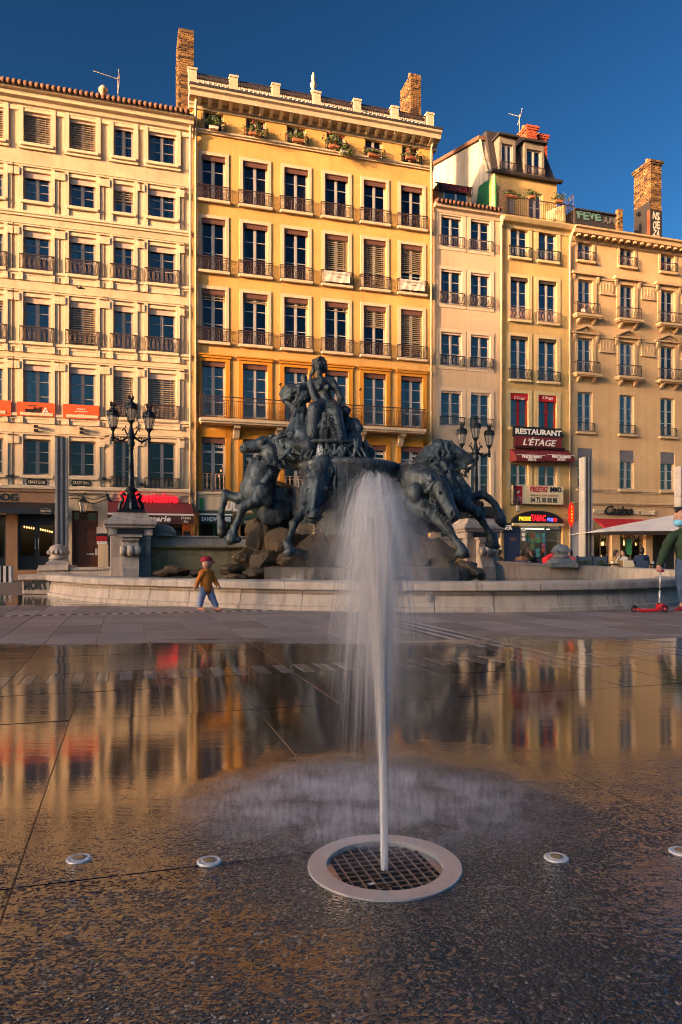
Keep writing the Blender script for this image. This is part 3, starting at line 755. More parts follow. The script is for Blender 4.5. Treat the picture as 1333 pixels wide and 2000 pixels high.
def grid(H, cols, rows):
    """rows: list of (style, [(xl, xr, yt, yb) ...] per column); columns and rows are squared up in the house's own frame."""
    nc = max(len(r[1]) for r in rows); out = []
    ca = [[H.L(r[1][i][0], 0)[0] for r in rows if i < len(r[1]) and r[1][i]] for i in range(nc)]; cb = [[H.L(r[1][i][1], 0)[0] for r in rows if i < len(r[1]) and r[1][i]] for i in range(nc)]
    ca = [sum(q)/len(q) for q in ca]; cb = [sum(q)/len(q) for q in cb]
    for ri, (st, ws) in enumerate(rows):
        zs = [(H.L((q[0]+q[1])/2, q[2])[1], H.L((q[0]+q[1])/2, q[3])[1]) for q in ws if q]
        zt = sum(z[0] for z in zs)/len(zs); zb = sum(z[1] for z in zs)/len(zs)
        for ci, q in enumerate(ws):
            if not q: continue
            s2 = dict(st); s2.update(st.get('over', {}).get(ci, {}))
            cw = (ca[ci], cb[ci]); out.append((ri, ci, window(H, cw[0], cw[1], zb, zt, s2), cw, zb, zt))
    return out

# ---- house 1: cream front with framed bays
H1 = House('cream_house', 'cream house with framed window bays and orange banners, at the far left', -190, 376.5, 0, M['b1'], M['b1trim'])
H1.top = H1.Z([(0, 165), (370, 222)], .45)
def sur1(q, w, h):                                    # tall framed bay: jambs, capped head, apron
    e = w/2
    for s in (-1, 1):
        q.box(min(s*(e+.02), s*(e+.17)), max(s*(e+.02), s*(e+.17)), -.09, .02, -.42, h+.18)
        q.box(min(s*(e+.17), s*(e+.32)), max(s*(e+.17), s*(e+.32)), -.05, .02, -.42, h+.02)
        q.box(min(s*(e+.15), s*(e+.36)), max(s*(e+.15), s*(e+.36)), -.12, .02, h-.20, h+.10)
    q.box(-e-.02, e+.02, -.055, .02, h+.012, h+.14)
    q.box(-e-.36, e+.36, -.10, .02, h+.14+.042, h+.25); q.box(-e-.39, e+.39, -.125, .02, h+.252, h+.29)
    q.box(-e-.02, e+.02, -.04, .02, -.42, -.14)
def sur1low(q, w, h): sur1(q, w, h)
def sur1top(q, w, h):
    e = w/2
    for s in (-1, 1): q.box(min(s*(e+.01), s*(e+.20)), max(s*(e+.01), s*(e+.20)), -.08, .02, -.24, h+.20)
    q.box(-e-.01, e+.01, -.078, .02, h+.01, h+.20); q.box(-e-.01, e+.01, -.078, .02, -.24, -.13)
B1S = dict(frame=M['frame'], val=M['val_pale'], vh=.24, surround=sur1, sillm=M['b1trim'])
def shift(rows_px, dx): return rows_px
bl1 = dict(blind=.86, val=M['val_pale'])
g1 = grid(H1, None, [
    (dict(B1S, surround=sur1top, rows=3, over={0: dict(blind=.97), 1: dict(blind=.97), 2: dict(blind=.9)}), [(-42, 7, 206, 272), (46.5, 101.4, 214.5, 282), (135.6, 188.4, 228, 297), (222.7, 260, 241.6, 305.5), (290, 343.6, 254.5, 321)]),
    (dict(B1S, rows=3, over={3: dict(blind=.55)}), [(-42, 7, 328, 384), (46.5, 99, 336, 394), (136.5, 187.5, 349.6, 406.6), (221, 262.6, 361.6, 417), (290, 343.6, 373.6, 427.6)]),
    (dict(B1S, rows=3, rail='loops', railm=M['iron'], rw=.30, rh=.62, rz=-.02), [(-42, 7, 443, 519), (48, 99, 453, 529), (136.5, 187.5, 463.6, 540), (222.7, 261, 474, 547.6), (290, 343.6, 481.6, 555)]),
    (dict(B1S, rows=3, rail='loops', railm=M['iron'], rw=.30, rh=.62, rz=-.02, over={2: dict(blind=.93), 0: dict(blind=.3)}), [(-42, 7, 575, 664), (47, 99, 583, 669), (136, 188, 590, 676), (222.7, 261, 597, 682), (290, 343.6, 604, 688)]),
    (dict(B1S, rows=3, rail='loops', railm=M['iron'], rw=.30, rh=.62, rz=-.02, over={1: dict(rail=None), 2: dict(rail=None), 0: dict(rail=None), 3: dict(blind=.95), 4: dict(blind=.95)}), [(-42, 7, 705, 801), (47, 99, 712, 808), (136, 188, 719.5, 812), (222.7, 261, 727, 816), (290, 343.6, 731.5, 820)]),
    (dict(B1S, rows=3, val=None, glass=M['glassdark']), [(-42, 7, 856, 926), (47, 97.5, 859, 929.6), (136, 184, 860.5, 931), None, None]),
    (dict(B1S, rows=3, val=None, glass=M['glassdark'], surround=sur1low, rail='loops', railm=M['irondark'], rw=.30, rh=.45), [None, None, None, (224, 260, 862, 953.6), (291, 343.6, 863.6, 955)]),
])
for pts, hh, dd in (([(0, 411), (375, 458)], .20, .10), ([(0, 527), (377, 567)], .20, .10), ([(0, 671.5), (375, 697)], .22, .11), ([(0, 811), (377, 829)], .22, .12), ([(0, 951), (375, 965)], .26, .20)):
    z = H1.Z(pts); H1.band(z-hh/2, hh, dd, 0, H1.w-.12)
# eaves: cornice, and clay tiles of which each ridge shows
zt = H1.top; m = MB()
m.prism([(.3, zt-.72), (-.06, zt-.72), (-.06, zt-.52), (-.16, zt-.48), (-.20, zt-.34), (-.34, zt-.28), (-.36, zt-.12), (-.50, zt-.08), (-.52, zt+.02), (.3, zt+.02)], -.0, H1.w+.02, 'x')
m.build('cornice', M['b1trim'], H1.root)
tm = MB(); n = 5
tm.tube([(0, -.62, .02), (0, 1.6, .56)], [.11, .10], 8); tme = tm.mesh('tile', M['tile'], True)
for k in range(int(H1.w/.21)): link('tile', tme, H1.root, (.1+k*.21, 0, zt+.05))
m = MB(); m.prism([(-.55, zt+.025), (5.2, zt+1.6), (9, zt+.5), (9, zt), (-.5, zt+.022)], 0, H1.w, 'x'); m.build('roof', M['tile'], H1.root)
m = MB(); xp = H1.w-.10
m.tube([(xp, -.13, .1), (xp, -.13, zt-.8), (xp, -.3, zt-.35)], .05, 8); m.build('drainpipe', M['zinc'], H1.root, True)

# ---- house 2: tall yellow house
H2 = House('yellow_house', 'tall yellow house with six window columns, balustraded roof and two brick chimneys', 377, 846, 0, M['b2'], M['b2trim'])
H2.top = H2.Z([(369, 163), (849, 252)], .66)
def sur2(q, w, h):
    e = w/2; m = .15
    for s in (-1, 1): q.box(min(s*(e+.005), s*(e+m)), max(s*(e+.005), s*(e+m)), -.035, .02, -.02, h+m)
    q.box(-e-.005, e+.005, -.034, .02, h+.006, h+m)
def sur2o(q, w, h):
    e = w/2
    for s in (-1, 1): q.box(min(s*(e+.005), s*(e+.20)), max(s*(e+.005), s*(e+.20)), -.05, .02, -.9, h+.14)
    q.box(-e-.005, e+.005, -.049, .02, h+.006, h+.14); q.box(-e-.24, e+.24, -.10, .02, h+.142, h+.24); q.box(-e-.27, e+.27, -.14, .02, h+.242, h+.30)
def sur2f(q, w, h):
    e = w/2
    for s in (-1, 1): q.box(min(s*(e+.005), s*(e+.22)), max(s*(e+.005), s*(e+.22)), -.05, .02, -.25, h+.34)
    q.box(-e-.005, e+.005, -.049, .02, h+.006, h+.34); q.box(-e-.005, e+.005, -.06, .02, -.25, -.14)
B2S = dict(glass=M['glassdark'], frame=M['framewhite'], val=M['val_brown'], vh=.22, surround=sur2, rail='scroll', railm=M['iron'], rw=.42, rh=.60, rz=-.02, sillm=M['b2trim'], sw=.2)
c2 = [(394, 440.6), (475, 523.5), (555.5, 602.5), (635, 681), (710.5, 754.5), (783.5, 826)]
def row2(ys): return [(*c2[i], *ys[i]) for i in range(len(ys))]
ga = grid(H2, None, [(dict(B2S, surround=None, sill=False, rows=3, rail='bars', rh=.36, rw=.16, vh=.2), [(397.7, 437.5, 203, 255.5), (480.4, 519.4, 214.5, 269), (560.4, 597.5, 228, 281), (638.4, 674.7, 242, 294.5), (713.3, 747.6, 255.5, 310), (785.5, 819, 267, 318)])])
gb = grid(H2, None, [
    (dict(B2S, rows=3), row2([(306, 392), (318, 403.7), (329.6, 415.5), (342.5, 425), (353, 435), (366.7, 444.7)])),
    (dict(B2S, rows=3, over={3: dict(blind=.95), 4: dict(blind=.95), 5: dict(blind=.58)}), row2([(429, 530.7), (438.8, 538), (449, 547.5), (459.4, 555), (468.8, 566), (478, 574)])),
    (dict(B2S, rows=3, over={4: dict(blind=.42), 5: dict(blind=.97), 0: dict(blind=.19), 1: dict(blind=.17), 2: dict(blind=.17), 3: dict(blind=.16)}), row2([(568, 667.6), (574, 677), (582, 682.6), (590.7, 688), (598, 694), (605.7, 699.5)])),
    (dict(B2S, rows=4, glass=M['glass'], rail=None, sill=False, surround=sur2o, surm=M['b2orange'], over={1: dict(curtain=M['curtain'], closed=True), 2: dict(curtain=M['curtaingreen']), 3: dict(curtain=M['curtaingreen'], closed=True), 4: dict(curtain=M['curtaingreen'], closed=True), 5: dict(curtain=M['curtaingreen'])}), row2([(707, 818), (712.6, 820), (718, 823), (723, 826), (729.5, 829), (737, 833)])),
    (dict(B2S, rows=4, val=M['val_brown'], vh=.26, rail='baluster', railm=M['ironrose'], rw=.05, rh=.78, rd=.02, sill=False, surround=sur2f, surm=M['b2orange'], transom=.74), row2([(859, 962), (861, 963), (863, 964), (865, 965), (867, 966), (869, 967)])),
])
zt = H2.top; m = MB()
m.prism([(.3, zt-.62), (-.05, zt-.62), (-.07, zt-.5), (-.12, zt-.46), (-.14, zt-.36), (-.52, zt-.34), (-.56, zt-.16), (-.66, zt-.10), (-.68, zt+.0), (.3, zt+.0)], -.18, H2.w+.18, 'x'); m.build('cornice', M['b2trim'], H2.root)
mm = MB(); mm.prism([(-.14, -.18), (-.18, -.2), (-.36, -.10), (-.50, -.02), (-.14, -.02)], -.075, .075, 'x'); mme = mm.mesh('modillion', M['b2trim'])
for k in range(25): link('modillion', mme, H2.root, (.25+k*(H2.w-.5)/24, 0, zt-.345))
m = MB(); m.box(-.2, H2.w+.2, -.70, -.58, zt-.002, zt+.10); m.build('gutter', M['roofdark'], H2.root)
zb = H2.Z([(377, 258), (846, 330)]); H2.band(zb-.06, .16, .14)
pxs = [(376, 145), (456.5, 158), (538.5, 172), (618, 186), (697, 198), (770, 212), (839, 232)]
ph = .74; xs = [H2.X(p[0], .35) for p in pxs]
for x in xs:
    q = MB(); q.box(x-.17, x+.17, -.50, -.2, zt, zt+ph).box(x-.20, x+.20, -.53, -.17, zt+ph+.002, zt+ph+.09); q.build('pier', M['b2trim'], H2.root)
for a, b in zip(xs, xs[1:]):
    q = MB(); q.box(a+.17, b-.17, -.37, -.33, zt+ph-.06, zt+ph-.02).box(a+.17, b-.17, -.37, -.33, zt+.08, zt+.11); n = int((b-a)/.10)
    for k in range(1, n): xx = a+(b-a)*k/n; q.box(xx-.009, xx+.009, -.36, -.34, zt+.11, zt+ph-.06)
    q.build('railing', M['iron'], H2.root)
q = MB(); q.box(.2, H2.w-.2, .5, .6, zt, zt+ph+.30); q.build('terrace_wall', M['bannerwhite'], H2.root)
sl = MB(); sl.add([(-.05, -.1, 0), (.05, -.1, 0), (.05, .35, .22), (-.05, .35, .22), (-.05, -.1, .02), (.05, -.1, .02), (.05, .35, .24), (-.05, .35, .24)], [(3, 2, 1, 0), (4, 5, 6, 7), (0, 1, 5, 4), (1, 2, 6, 5), (2, 3, 7, 6), (3, 0, 4, 7)]); slm = sl.mesh('slat', M['white'])
for k in range(int((H2.w-.6)/.2)): link('slat', slm, H2.root, (.35+k*.2, .1, zt+.60))
q = MB(); q.box(-.1, H2.w+.1, .42, .75, zt+ph+.302, zt+ph+.42); q.build('roof_edge', M['roofdark'], H2.root)
x0 = H2.X(613.5, .35); 
q = MB(); q.lathe([(.12, 0), (.13, .06), (.07, .1), (.10, .2), (.15, .33), (.10, .46), (.06, .52), (.10, .6), (.09, .72), (.05, .84), (.02, .9)], 10, (x0-.03, -.36, zt+ph+.09)); q.build('finial', M['b2trim'], H2.root, True)
for xp in (.12, H2.w-.14):
    q = MB(); q.tube([(xp, -.13, .2), (xp, -.13, zt-.7), (xp, -.4, zt-.25)], .055, 8); q.build('drainpipe', M['zinc'], H2.root, True)
# chimneys: brick by brick on a mortar core
def chimney(H, x0, x1, d0, d1, z0, z1, mat, cap=True, pots=3, graffiti=False):
    root = thing('chimney', None, None); root.parent = H.root
    q = MB(); e = .02; q.box(x0+e, x1-e, d0+e, d1-e, z0, z1-.02); core = q.build('core', M['mortar'], root)
    bl, bh = .30, .105; q = MB()
    n = int((z1-z0)/bh)
    for j in range(n):
        z = z0+j*bh; off = (j % 2)*bl*.5
        for axis in (0, 1):
            a, b = (x0, x1) if axis == 0 else (d0, d1); k = a-off
            while k < b:
                p, r_ = max(a, k)+.008, min(b, k+bl)-.008; k += bl
                if r_-p < .05: continue
                pr = random.uniform(-.006, .012)
                if axis == 0: q.box(p, r_, d0-pr, d0+.05, z+.008, z+bh-.008)
                else:
                    q.box(x0-pr, x0+.05, p+.055, r_-.0, z+.008, z+bh-.008); q.box(x1-.05, x1+pr, p+.055, r_, z+.008, z+bh-.008)
    b = q.build('brick', mat, root); b['kind'] = 'stuff'
    if cap:
        q = MB(); q.box(x0-.05, x1+.05, d0-.05, d1+.05, z1-.22, z1-.12).box(x0-.09, x1+.09, d0-.09, d1+.09, z1-.118, z1); q.build('crown', mat, root)
    for k in range(pots):
        q = MB(); c = (x0+(x1-x0)*(k+.5)/pots, d0+(d1-d0)*.3, z1+.002); q.lathe([(.13, 0), (.12, .08), (.09, .2), (.11, .24), (.08, .26)], 10, c); q.build('chimney_pot', M['pot'], root, True)
    return root
V2 = FV+1.5
def LV(H, x, y, V): u, z = pix(x, y, V); return u-H.u0, z
a, z1 = LV(H2, 349, 52, V2); b, _ = LV(H2, 379.5, 52, V2)
chimney(H2, a, b, 1.5, 3.2, H2.top-2.2, z1, M['brick'], False, 2)
V2 = FV+2.5
a, z1 = LV(H2, 803, 142, V2); b, _ = LV(H2, 823, 142, V2)
chimney(H2, a, b, 2.5, 4.0, H2.top-.5, z1, M['brick'], False, 2)
# long balcony on the first floor with its consoles
zs = H2.Z([(390, 817), (832, 837)], .75); x0, x1 = H2.X(391, .6), H2.X(831, .6)
q = MB(); q.box(x0, x1, -.72, .02, zs-.10, zs+.02).box(x0+.05, x1-.05, -.66, .02, zs-.18, zs-.102); bal = q.build('balcony', M['b2trim'], H2.root)
q = MB(); q.box(x0, x1, -.70, -.66, zs+.92, zs+.96).box(x0, x1, -.69, -.67, zs+.06, zs+.085).box(x0, x1, -.69, -.67, zs+.78, zs+.80)
n = int((x1-x0)/.085)
for k in range(n+1): xx = x0+.02+(x1-x0-.04)*k/n; q.box(xx-.006, xx+.006, -.686, -.674, zs+.085, zs+.78)
for k in range(n//2):
    c = x0+.09+(x1-x0-.18)*k/(n//2); q.tube([(c+.03*math.cos(t_), -.68, zs+.86+.045*math.sin(t_)) for t_ in np.linspace(0, 6.28, 8)], .006, 4, False)
for s in (x0+.01, x1-.01): q.box(s-.01, s+.01, -.66, 0, zs+.92, zs+.95); [q.box(s-.006, s+.006, -.66+k*.09-.006, -.66+k*.09+.006, zs+.02, zs+.92) for k in range(1, 8)]
for fx in (440, 548, 700, 782): # wider ornamental posts
    xx = H2.X(fx, .68)
    for k in range(5): q.tube([(xx+.10*math.cos(t_)*(.9-.0*k), -.68, zs+.17+k*.14+.065*math.sin(t_)) for t_ in np.linspace(0, 6.28, 10)], .009, 4, False)
q.build('railing', M['iron'], bal)
for fx in (463, 545, 708, 785):
    q = MB(); xx = H2.X(fx, .3); q.prism([(0, zs-.75), (-.12, zs-.72), (-.22, zs-.55), (-.30, zs-.38), (-.52, zs-.32), (-.56, zs-.19), (0, zs-.19)], xx-.13, xx+.13, 'x'); q.build('console', M['b2trim'], bal)
# bulbs in the lower window, wall lamps between the upper ones
for fx, fy in ((438, 897), (436, 911), (432, 919), (428, 929)):
    x, z = H2.L(fx, fy, -.8); q = MB(); q.lathe([(.005, .06), (.035, .0), (.03, -.04), (.004, -.06)], 8, (x, .8, z)); q.build('pendant_bulb', M['bulb'], H2.root)
x, z = H2.L(435, 750, -.8); q = MB(); q.lathe([(.005, .06), (.04, .0), (.03, -.04), (.004, -.06)], 8, (x, .8, z)); q.build('pendant_bulb', M['bulb'], H2.root)
for fx, fy in ((543, 752), (698, 762)):
    x, z = H2.L(fx, fy); q = MB(); q.tube([(x+.12, .0, z-.35), (x+.12, -.05, z), (x+.10, -.3, z+.02)], .015, 5); q.tube([(x+.02, -.34, z-.06), (x+.12, -.28, z+.03)], [.05, .025], 6); q.build('wall_lamp', M['irondark'], H2.root)

# ---- house 3: narrow rose-beige house
H3 = House('rose_beige_house', 'narrow rose beige house with two window columns and low tiled eave', 846.5, 980, 0, M['b3'], M['b3trim'])
H3.top = H3.Z([(846, 395), (978, 412)], .25)
def sur3(q, w, h):
    e = w/2
    for s in (-1, 1): q.box(min(s*(e+.005), s*(e+.2)), max(s*(e+.005), s*(e+.2)), -.03, .02, -.18, h+.17)
    q.box(-e-.005, e+.005, -.029, .02, h+.006, h+.17); q.box(-e-.005, e+.005, -.029, .02, -.18, -.004)
B3S = dict(frame=M['framewhite'], val=M['val_pale'], vh=.10, surround=sur3, sill=False, rw=.18, rh=.52, railm=M['iron'], rail='bars', rows=3)
grid(H3, None, [
    (dict(B3S, rh=.45), [(860.5, 901.5, 422, 483), (919, 957, 430, 488.6)]),
    (dict(B3S, rail='cross', over={0: dict(curtain=M['curtain']), 1: dict(curtain=M['curtain'])}), [(860.5, 901.5, 527, 594.5), (919, 957, 535, 600)]),
    (dict(B3S, rail='loops', railm=M['irondark'], rh=.46, curtain=M['curtaingreen'], closed=True), [(862, 903, 650, 715), (920, 958.5, 655, 719)]),
    (dict(B3S, rail='bars', railm=M['irondark'], rh=.4, curtain=M['curtaingreen'], closed=True), [(862, 903, 764, 832), (920, 958.5, 768, 834)]),
    (dict(B3S, rail=None, val=None, rows=4), [(864, 903, 884, 968), (921, 958.5, 886, 970)]),
])
zt = H3.top; m = MB(); m.prism([(.3, zt-.36), (-.05, zt-.36), (-.1, zt-.22), (-.24, zt-.16), (-.30, zt-.0), (.3, zt)], 0, H3.w, 'x'); m.build('cornice', M['b3trim'], H3.root)
tm = MB(); tm.tube([(0, -.38, .02), (0, 1.9, .34)], [.11, .10], 8); t3 = tm.mesh('tile', M['tile'], True)
for k in range(int(H3.w/.215)): link('tile', t3, H3.root, (.11+k*.215, 0, zt+.03))
m = MB(); m.prism([(-.3, zt+.01), (2.2, zt+.36), (8, zt+.36), (8, zt+.005), (-.3, zt+.005)], 0, H3.w, 'x'); m.build('roof', M['tile'], H3.root)
q = MB(); q.tube([(H3.w-.06, -.1, .2), (H3.w-.06, -.1, zt-.5), (H3.w-.06, -.24, zt-.15)], .055, 8); q.tube([(H3.w-.06, -.2, zt-.62), (H3.w-.06, -.2, zt-.2)], [.07, .13], 8); q.build('drainpipe', M['zinc'], H3.root, True)
# low dormer with rail on its roof
a, z0 = LV(H3, 866, 398, FV+1.4); b, z1 = LV(H3, 912, 374, FV+1.4)
q = MB(); q.box(a-.25, b+.25, 1.4, 3.2, zt, z1+.12); q.build('roof_dormer', M['b3'], H3.root)
q = MB(); q.box(a, b, 1.33, 1.398, z0+.1, z1).box(a-.3, b+.3, 1.3, 3.3, z1+.122, z1+.16); q.build('dormer_frame', M['white'], H3.root)
for k in range(2):
    q = MB(); q.box(a+.06+k*(b-a)/2, a-.06+(k+1)*(b-a)/2, 1.318, 1.328, z0+.12, z1-.08); q.build('pane', M['glass'], H3.root)
# ---- house 4: straw-coloured, terrace, mansard
H4 = House('straw_yellow_house', 'narrow straw yellow house with terrace, dark mansard dormers and red chimney', 980.5, 1112, 0, M['b4'], M['b4trim'])
H4.top = H4.Z([(985, 424), (1108, 440)], .2)
B4S = dict(frame=M['framewhite'], val=M['val_dark'], vh=.16, surround=sur3, sill=True, sillm=M['b4trim'], rw=.22, rh=.5, railm=M['iron'], rail='cross', rows=3)
grid(H4, None, [
    (dict(B4S, val=M['val_pale'], vh=.12, rail='loops', railm=M['irondark']), [(996, 1030.5, 444, 504), (1051, 1087, 452, 510)]),
    (dict(B4S, railm=M['ironrose'], rh=.52), [(996, 1030.5, 542.5, 625), (1051, 1087, 549, 631)]),
    (dict(B4S, railm=M['irondark'], rail='cross', curtain=M['curtaingreen'], closed=True), [(997, 1033, 658, 742), (1052, 1088, 662, 746)]),
    (dict(B4S, frame=M['framered'], val=M['redcloth'], vh=.32, rail=None, rows=2), [(998, 1034, 769, 836), (1052.5, 1088.6, 772, 838)]),
    (dict(B4S, val=None, rail=None, sill=False, rows=2), [(999, 1033, 907, 950), (1053.5, 1088.6, 909, 952)]),
])
zt = H4.top
q = MB(); q.prism([(.2, zt-.42), (-.04, zt-.42), (-.1, zt-.26), (-.30, zt-.2), (-.42, zt-.06), (-.45, zt), (.2, zt)], -.05, H4.w+.1, 'x'); q.build('cornice', M['b4trim'], H4.root)
zr = .92; q = MB(); q.box(-.02, H4.w+.05, -.40, -.36, zt+zr, zt+zr+.035).box(-.02, H4.w+.05, -.39, -.37, zt+.08, zt+.1)
for k in range(34): xx = (H4.w+.02)*k/33; q.box(xx-.008, xx+.008, -.386, -.374, zt+.02, zt+zr)
for k in range(9): xx = .3+k*(H4.w-.6)/8; q.tube([(xx+.09*math.cos(t_), -.38, zt+zr-.12+.07*math.sin(t_)) for t_ in np.linspace(0, 6.28, 9)], .009, 4, False)
q.build('railing', M['iron'], H4.root)
for xx in (.02, H4.w+.0):                              # tall trellises closing the terrace
    q = MB()
    for k in range(7): y = -.38+k*.11; q.tube([(xx, y, zt+.0), (xx, y, zt+1.5), (xx, y+.05, zt+1.65)], .010, 4)
    for k in range(6): q.box(xx-.008, xx+.008, -.38, .3, zt+.2+k*.25, zt+.215+k*.25)
    q.build('trellis', M['iron'], H4.root)
q = MB(); q.prism([(-.3, zt), (-.3, zt+1.0), (1.3, zt+1.35), (1.3, zt)], H4.w-.52, H4.w-.40, 'x'); q.build('partition', M['b4trim'], H4.root)
SB = 1.35
a = LV(H4, 962, 350, FV+SB)[0]; b = LV(H4, 1088, 360, FV+SB)[0]; zA = (LV(H4, 962, 340, FV+SB)[1]+LV(H4, 1088, 357, FV+SB)[1])/2
hole4 = []
q = MB(); wins4 = []
for xl, xr, yt, yb in ((993, 1007, 370, 425), (1034, 1060, 374, 430)):
    x0_, z1_ = LV(H4, xl, yt, FV+SB); x1_, _ = LV(H4, xr, yt, FV+SB); wins4.append((x0_, x1_, zt+.05, z1_))
hole_wall(q, a, b, zt, zA, wins4, .2, SB); q.quad((a, SB+7, zt), (a, SB, zt), (a, SB, zA), (a, SB+7, zA)).quad((b, SB, zt), (b, SB+7, zt), (b, SB+7, zA), (b, SB, zA)); q.build('attic_wall', M['b4'], H4.root)
for x0_, x1_, z0_, z1_ in wins4:
    w_, h_ = r2(x1_-x0_), r2(z1_-z0_); o = link('window', frame_mesh(w_, h_, 3, M['framewhite'], 0), H4.root, ((x0_+x1_)/2, SB, z0_)); 
    q = MB(); q.box(-w_/2, w_/2, .16, .17, 0, h_); q.build('pane', M['glass'], o); q = MB(); q.box(-w_/2-.1, w_/2+.1, .6, .62, -.1, h_+.1); q.build('interior', M['room'], o)
zB = LV(H4, 1000, 262, FV+SB+.75)[1]-.05
q = MB(); q.prism([(SB-.22, zA-.02), (SB-.26, zA+.10), (SB-.02, zA+.14), (SB-.02, zA-.02)], a-.12, b+.22, 'x'); q.build('gutter', M['roofdark'], H4.root)
q = MB()
q.add([(a, SB, zA+.02), (b, SB, zA+.02), (b-.55, SB+.75, zB), (a+.05, SB+.75, zB), (a, SB+7, zA+.02), (b, SB+7, zA+.02), (b-.55, SB+6.2, zB), (a+.05, SB+6.2, zB)],
      [(0, 1, 2, 3), (1, 5, 6, 2), (5, 4, 7, 6), (4, 0, 3, 7), (3, 2, 6, 7)]); q.build('mansard_roof', M['roofdark'], H4.root)
for xl, xr in ((972, 1006), (1021, 1062)):
    x0_, z1_ = LV(H4, xl, 266 if xl < 1000 else 277, FV+SB+.02); x1_, _ = LV(H4, xr, 270, FV+SB+.02); z0_ = zA+.16
    wr = thing('dormer', None, None); wr.parent = H4.root
    x0_ += .08; wx0, wx1 = x0_+.14, x1_-.14; q = MB(); hole_wall(q, x0_, x1_, z0_, z1_, [(wx0, wx1, z0_+.06, z1_-.34)], .2, SB-.04)
    q.quad((x0_, SB+1.2, z0_), (x0_, SB-.04, z0_), (x0_, SB-.04, z1_), (x0_, SB+1.2, z1_)).quad((x1_, SB-.04, z0_), (x1_, SB+1.2, z0_), (x1_, SB+1.2, z1_), (x1_, SB-.04, z1_)); q.build('cheek', simple('dormer_zinc_grey', (.20, .17, .14), .6, 0, .2, 4), wr)
    q = MB(); q.box(x0_-.12, x1_+.12, SB-.22, SB+1.5, z1_+.002, z1_+.10); q.build('dormer_roof', M['roofdark'], wr)
    w_, h_ = r2(wx1-wx0), r2(z1_-.34-z0_-.06); q = MB(); o = link('window', frame_mesh(w_, h_, 1, M['framewhite'], 0), wr, ((wx0+wx1)/2, SB-.04, z0_+.06))
    for sx in (-1, 1): q = MB(); q.box(sx*w_/4-.5*(w_/2-.15), sx*w_/4+.5*(w_/2-.15), .148, .154, .1, h_-.06); q.build('pane', M['glass'], o)
    q = MB(); q.box(-w_/2, w_/2, .4, .42, 0, h_); q.build('interior', M['room'], o)
    link('railing', rail_mesh('loops', w_+.25, .42, M['iron'], .1), wr, ((wx0+wx1)/2, SB-.04, z0_+.02))
# left gable wall of the upper floors, seen over the neighbour's low roof
UL = H4.u0
pts = [pixu(x, y, UL) for x, y in ((953, 334), (938.7, 275), (844, 327), (842, 400), (958, 420))]
q = MB(); q.prism([(v-FV, z) for v, z in pts], .0, .25, 'x'); q.build('gable_wall', M['pale'], H4.root)
p1, p2 = pts[1], pts[2]; q = MB(); q.prism([(p1[0]-FV-.1, p1[1]+.02), (p2[0]-FV, p2[1]+.02), (p2[0]-FV, p2[1]+.22), (p1[0]-FV-.1, p1[1]+.22)], -.14, .9, 'x'); q.build('verge', M['tile'], H4.root)
p0 = pts[0]; q = MB(); q.tube([(-.02, p0[0]-FV-.05, p0[1]-.1), (-.02, (p0[0]+p1[0])/2-FV+.05, (p0[1]+p1[1])/2), (-.02, p1[0]-FV, p1[1]+.15)], .07, 6); q.build('flashing', M['zinc'], H4.root)
a1, z1_ = LV(H4, 1030, 244, FV+4.2); b1_, _ = LV(H4, 1050, 244, FV+4.2); chimney(H4, a1, b1_, 4.2, 5.9, zB-1, z1_, M['brickred'], True, 4)
a1, z1_ = LV(H4, 1055, 262, FV+4.4); b1_, _ = LV(H4, 1070, 262, FV+4.4); chimney(H4, a1, b1_, 4.4, 5.6, zB-2.2, z1_, M['brickred'], True, 2)
q = MB(); q.tube([(H4.w-.02, -.1, .3), (H4.w-.02, -.1, zt-.9), (H4.w-.0, -.3, zt-.35)], .055, 8); q.build('drainpipe', M['zinc'], H4.root, True)
# painted screen on the left of the terrace
scr = thing('terrace_screen', 'green painted screen panel standing at the left end of the roof terrace', 'screen', G(H4.u0, FV, zt), TH)
pg = [pixu(x, y, UL-.05) for x, y in ((970, 341), (937, 364), (931, 402), (970, 424))]
q = MB(); q.prism([(v-FV, z-zt) for v, z in pg], -.09, -.05, 'x'); q.build('board', M['green'], scr)
q = MB(); q.prism([(v-FV, z-zt) for v, z in (pixu(970.5, 339, UL), pixu(961, 347, UL), pixu(961, 420, UL), pixu(970.5, 424, UL))], -.13, -.095, 'x'); q.build('post', M['b4trim'], scr)
q = MB(); q.prism([(v-FV, z-zt) for v, z in (pixu(965, 346, UL), pixu(962, 350, UL), pixu(962, 392, UL), pixu(965, 396, UL))], -.14, -.131, 'x'); q.build('paint_stripe', simple('paint_lime', (.25, .42, .04), .6), scr)

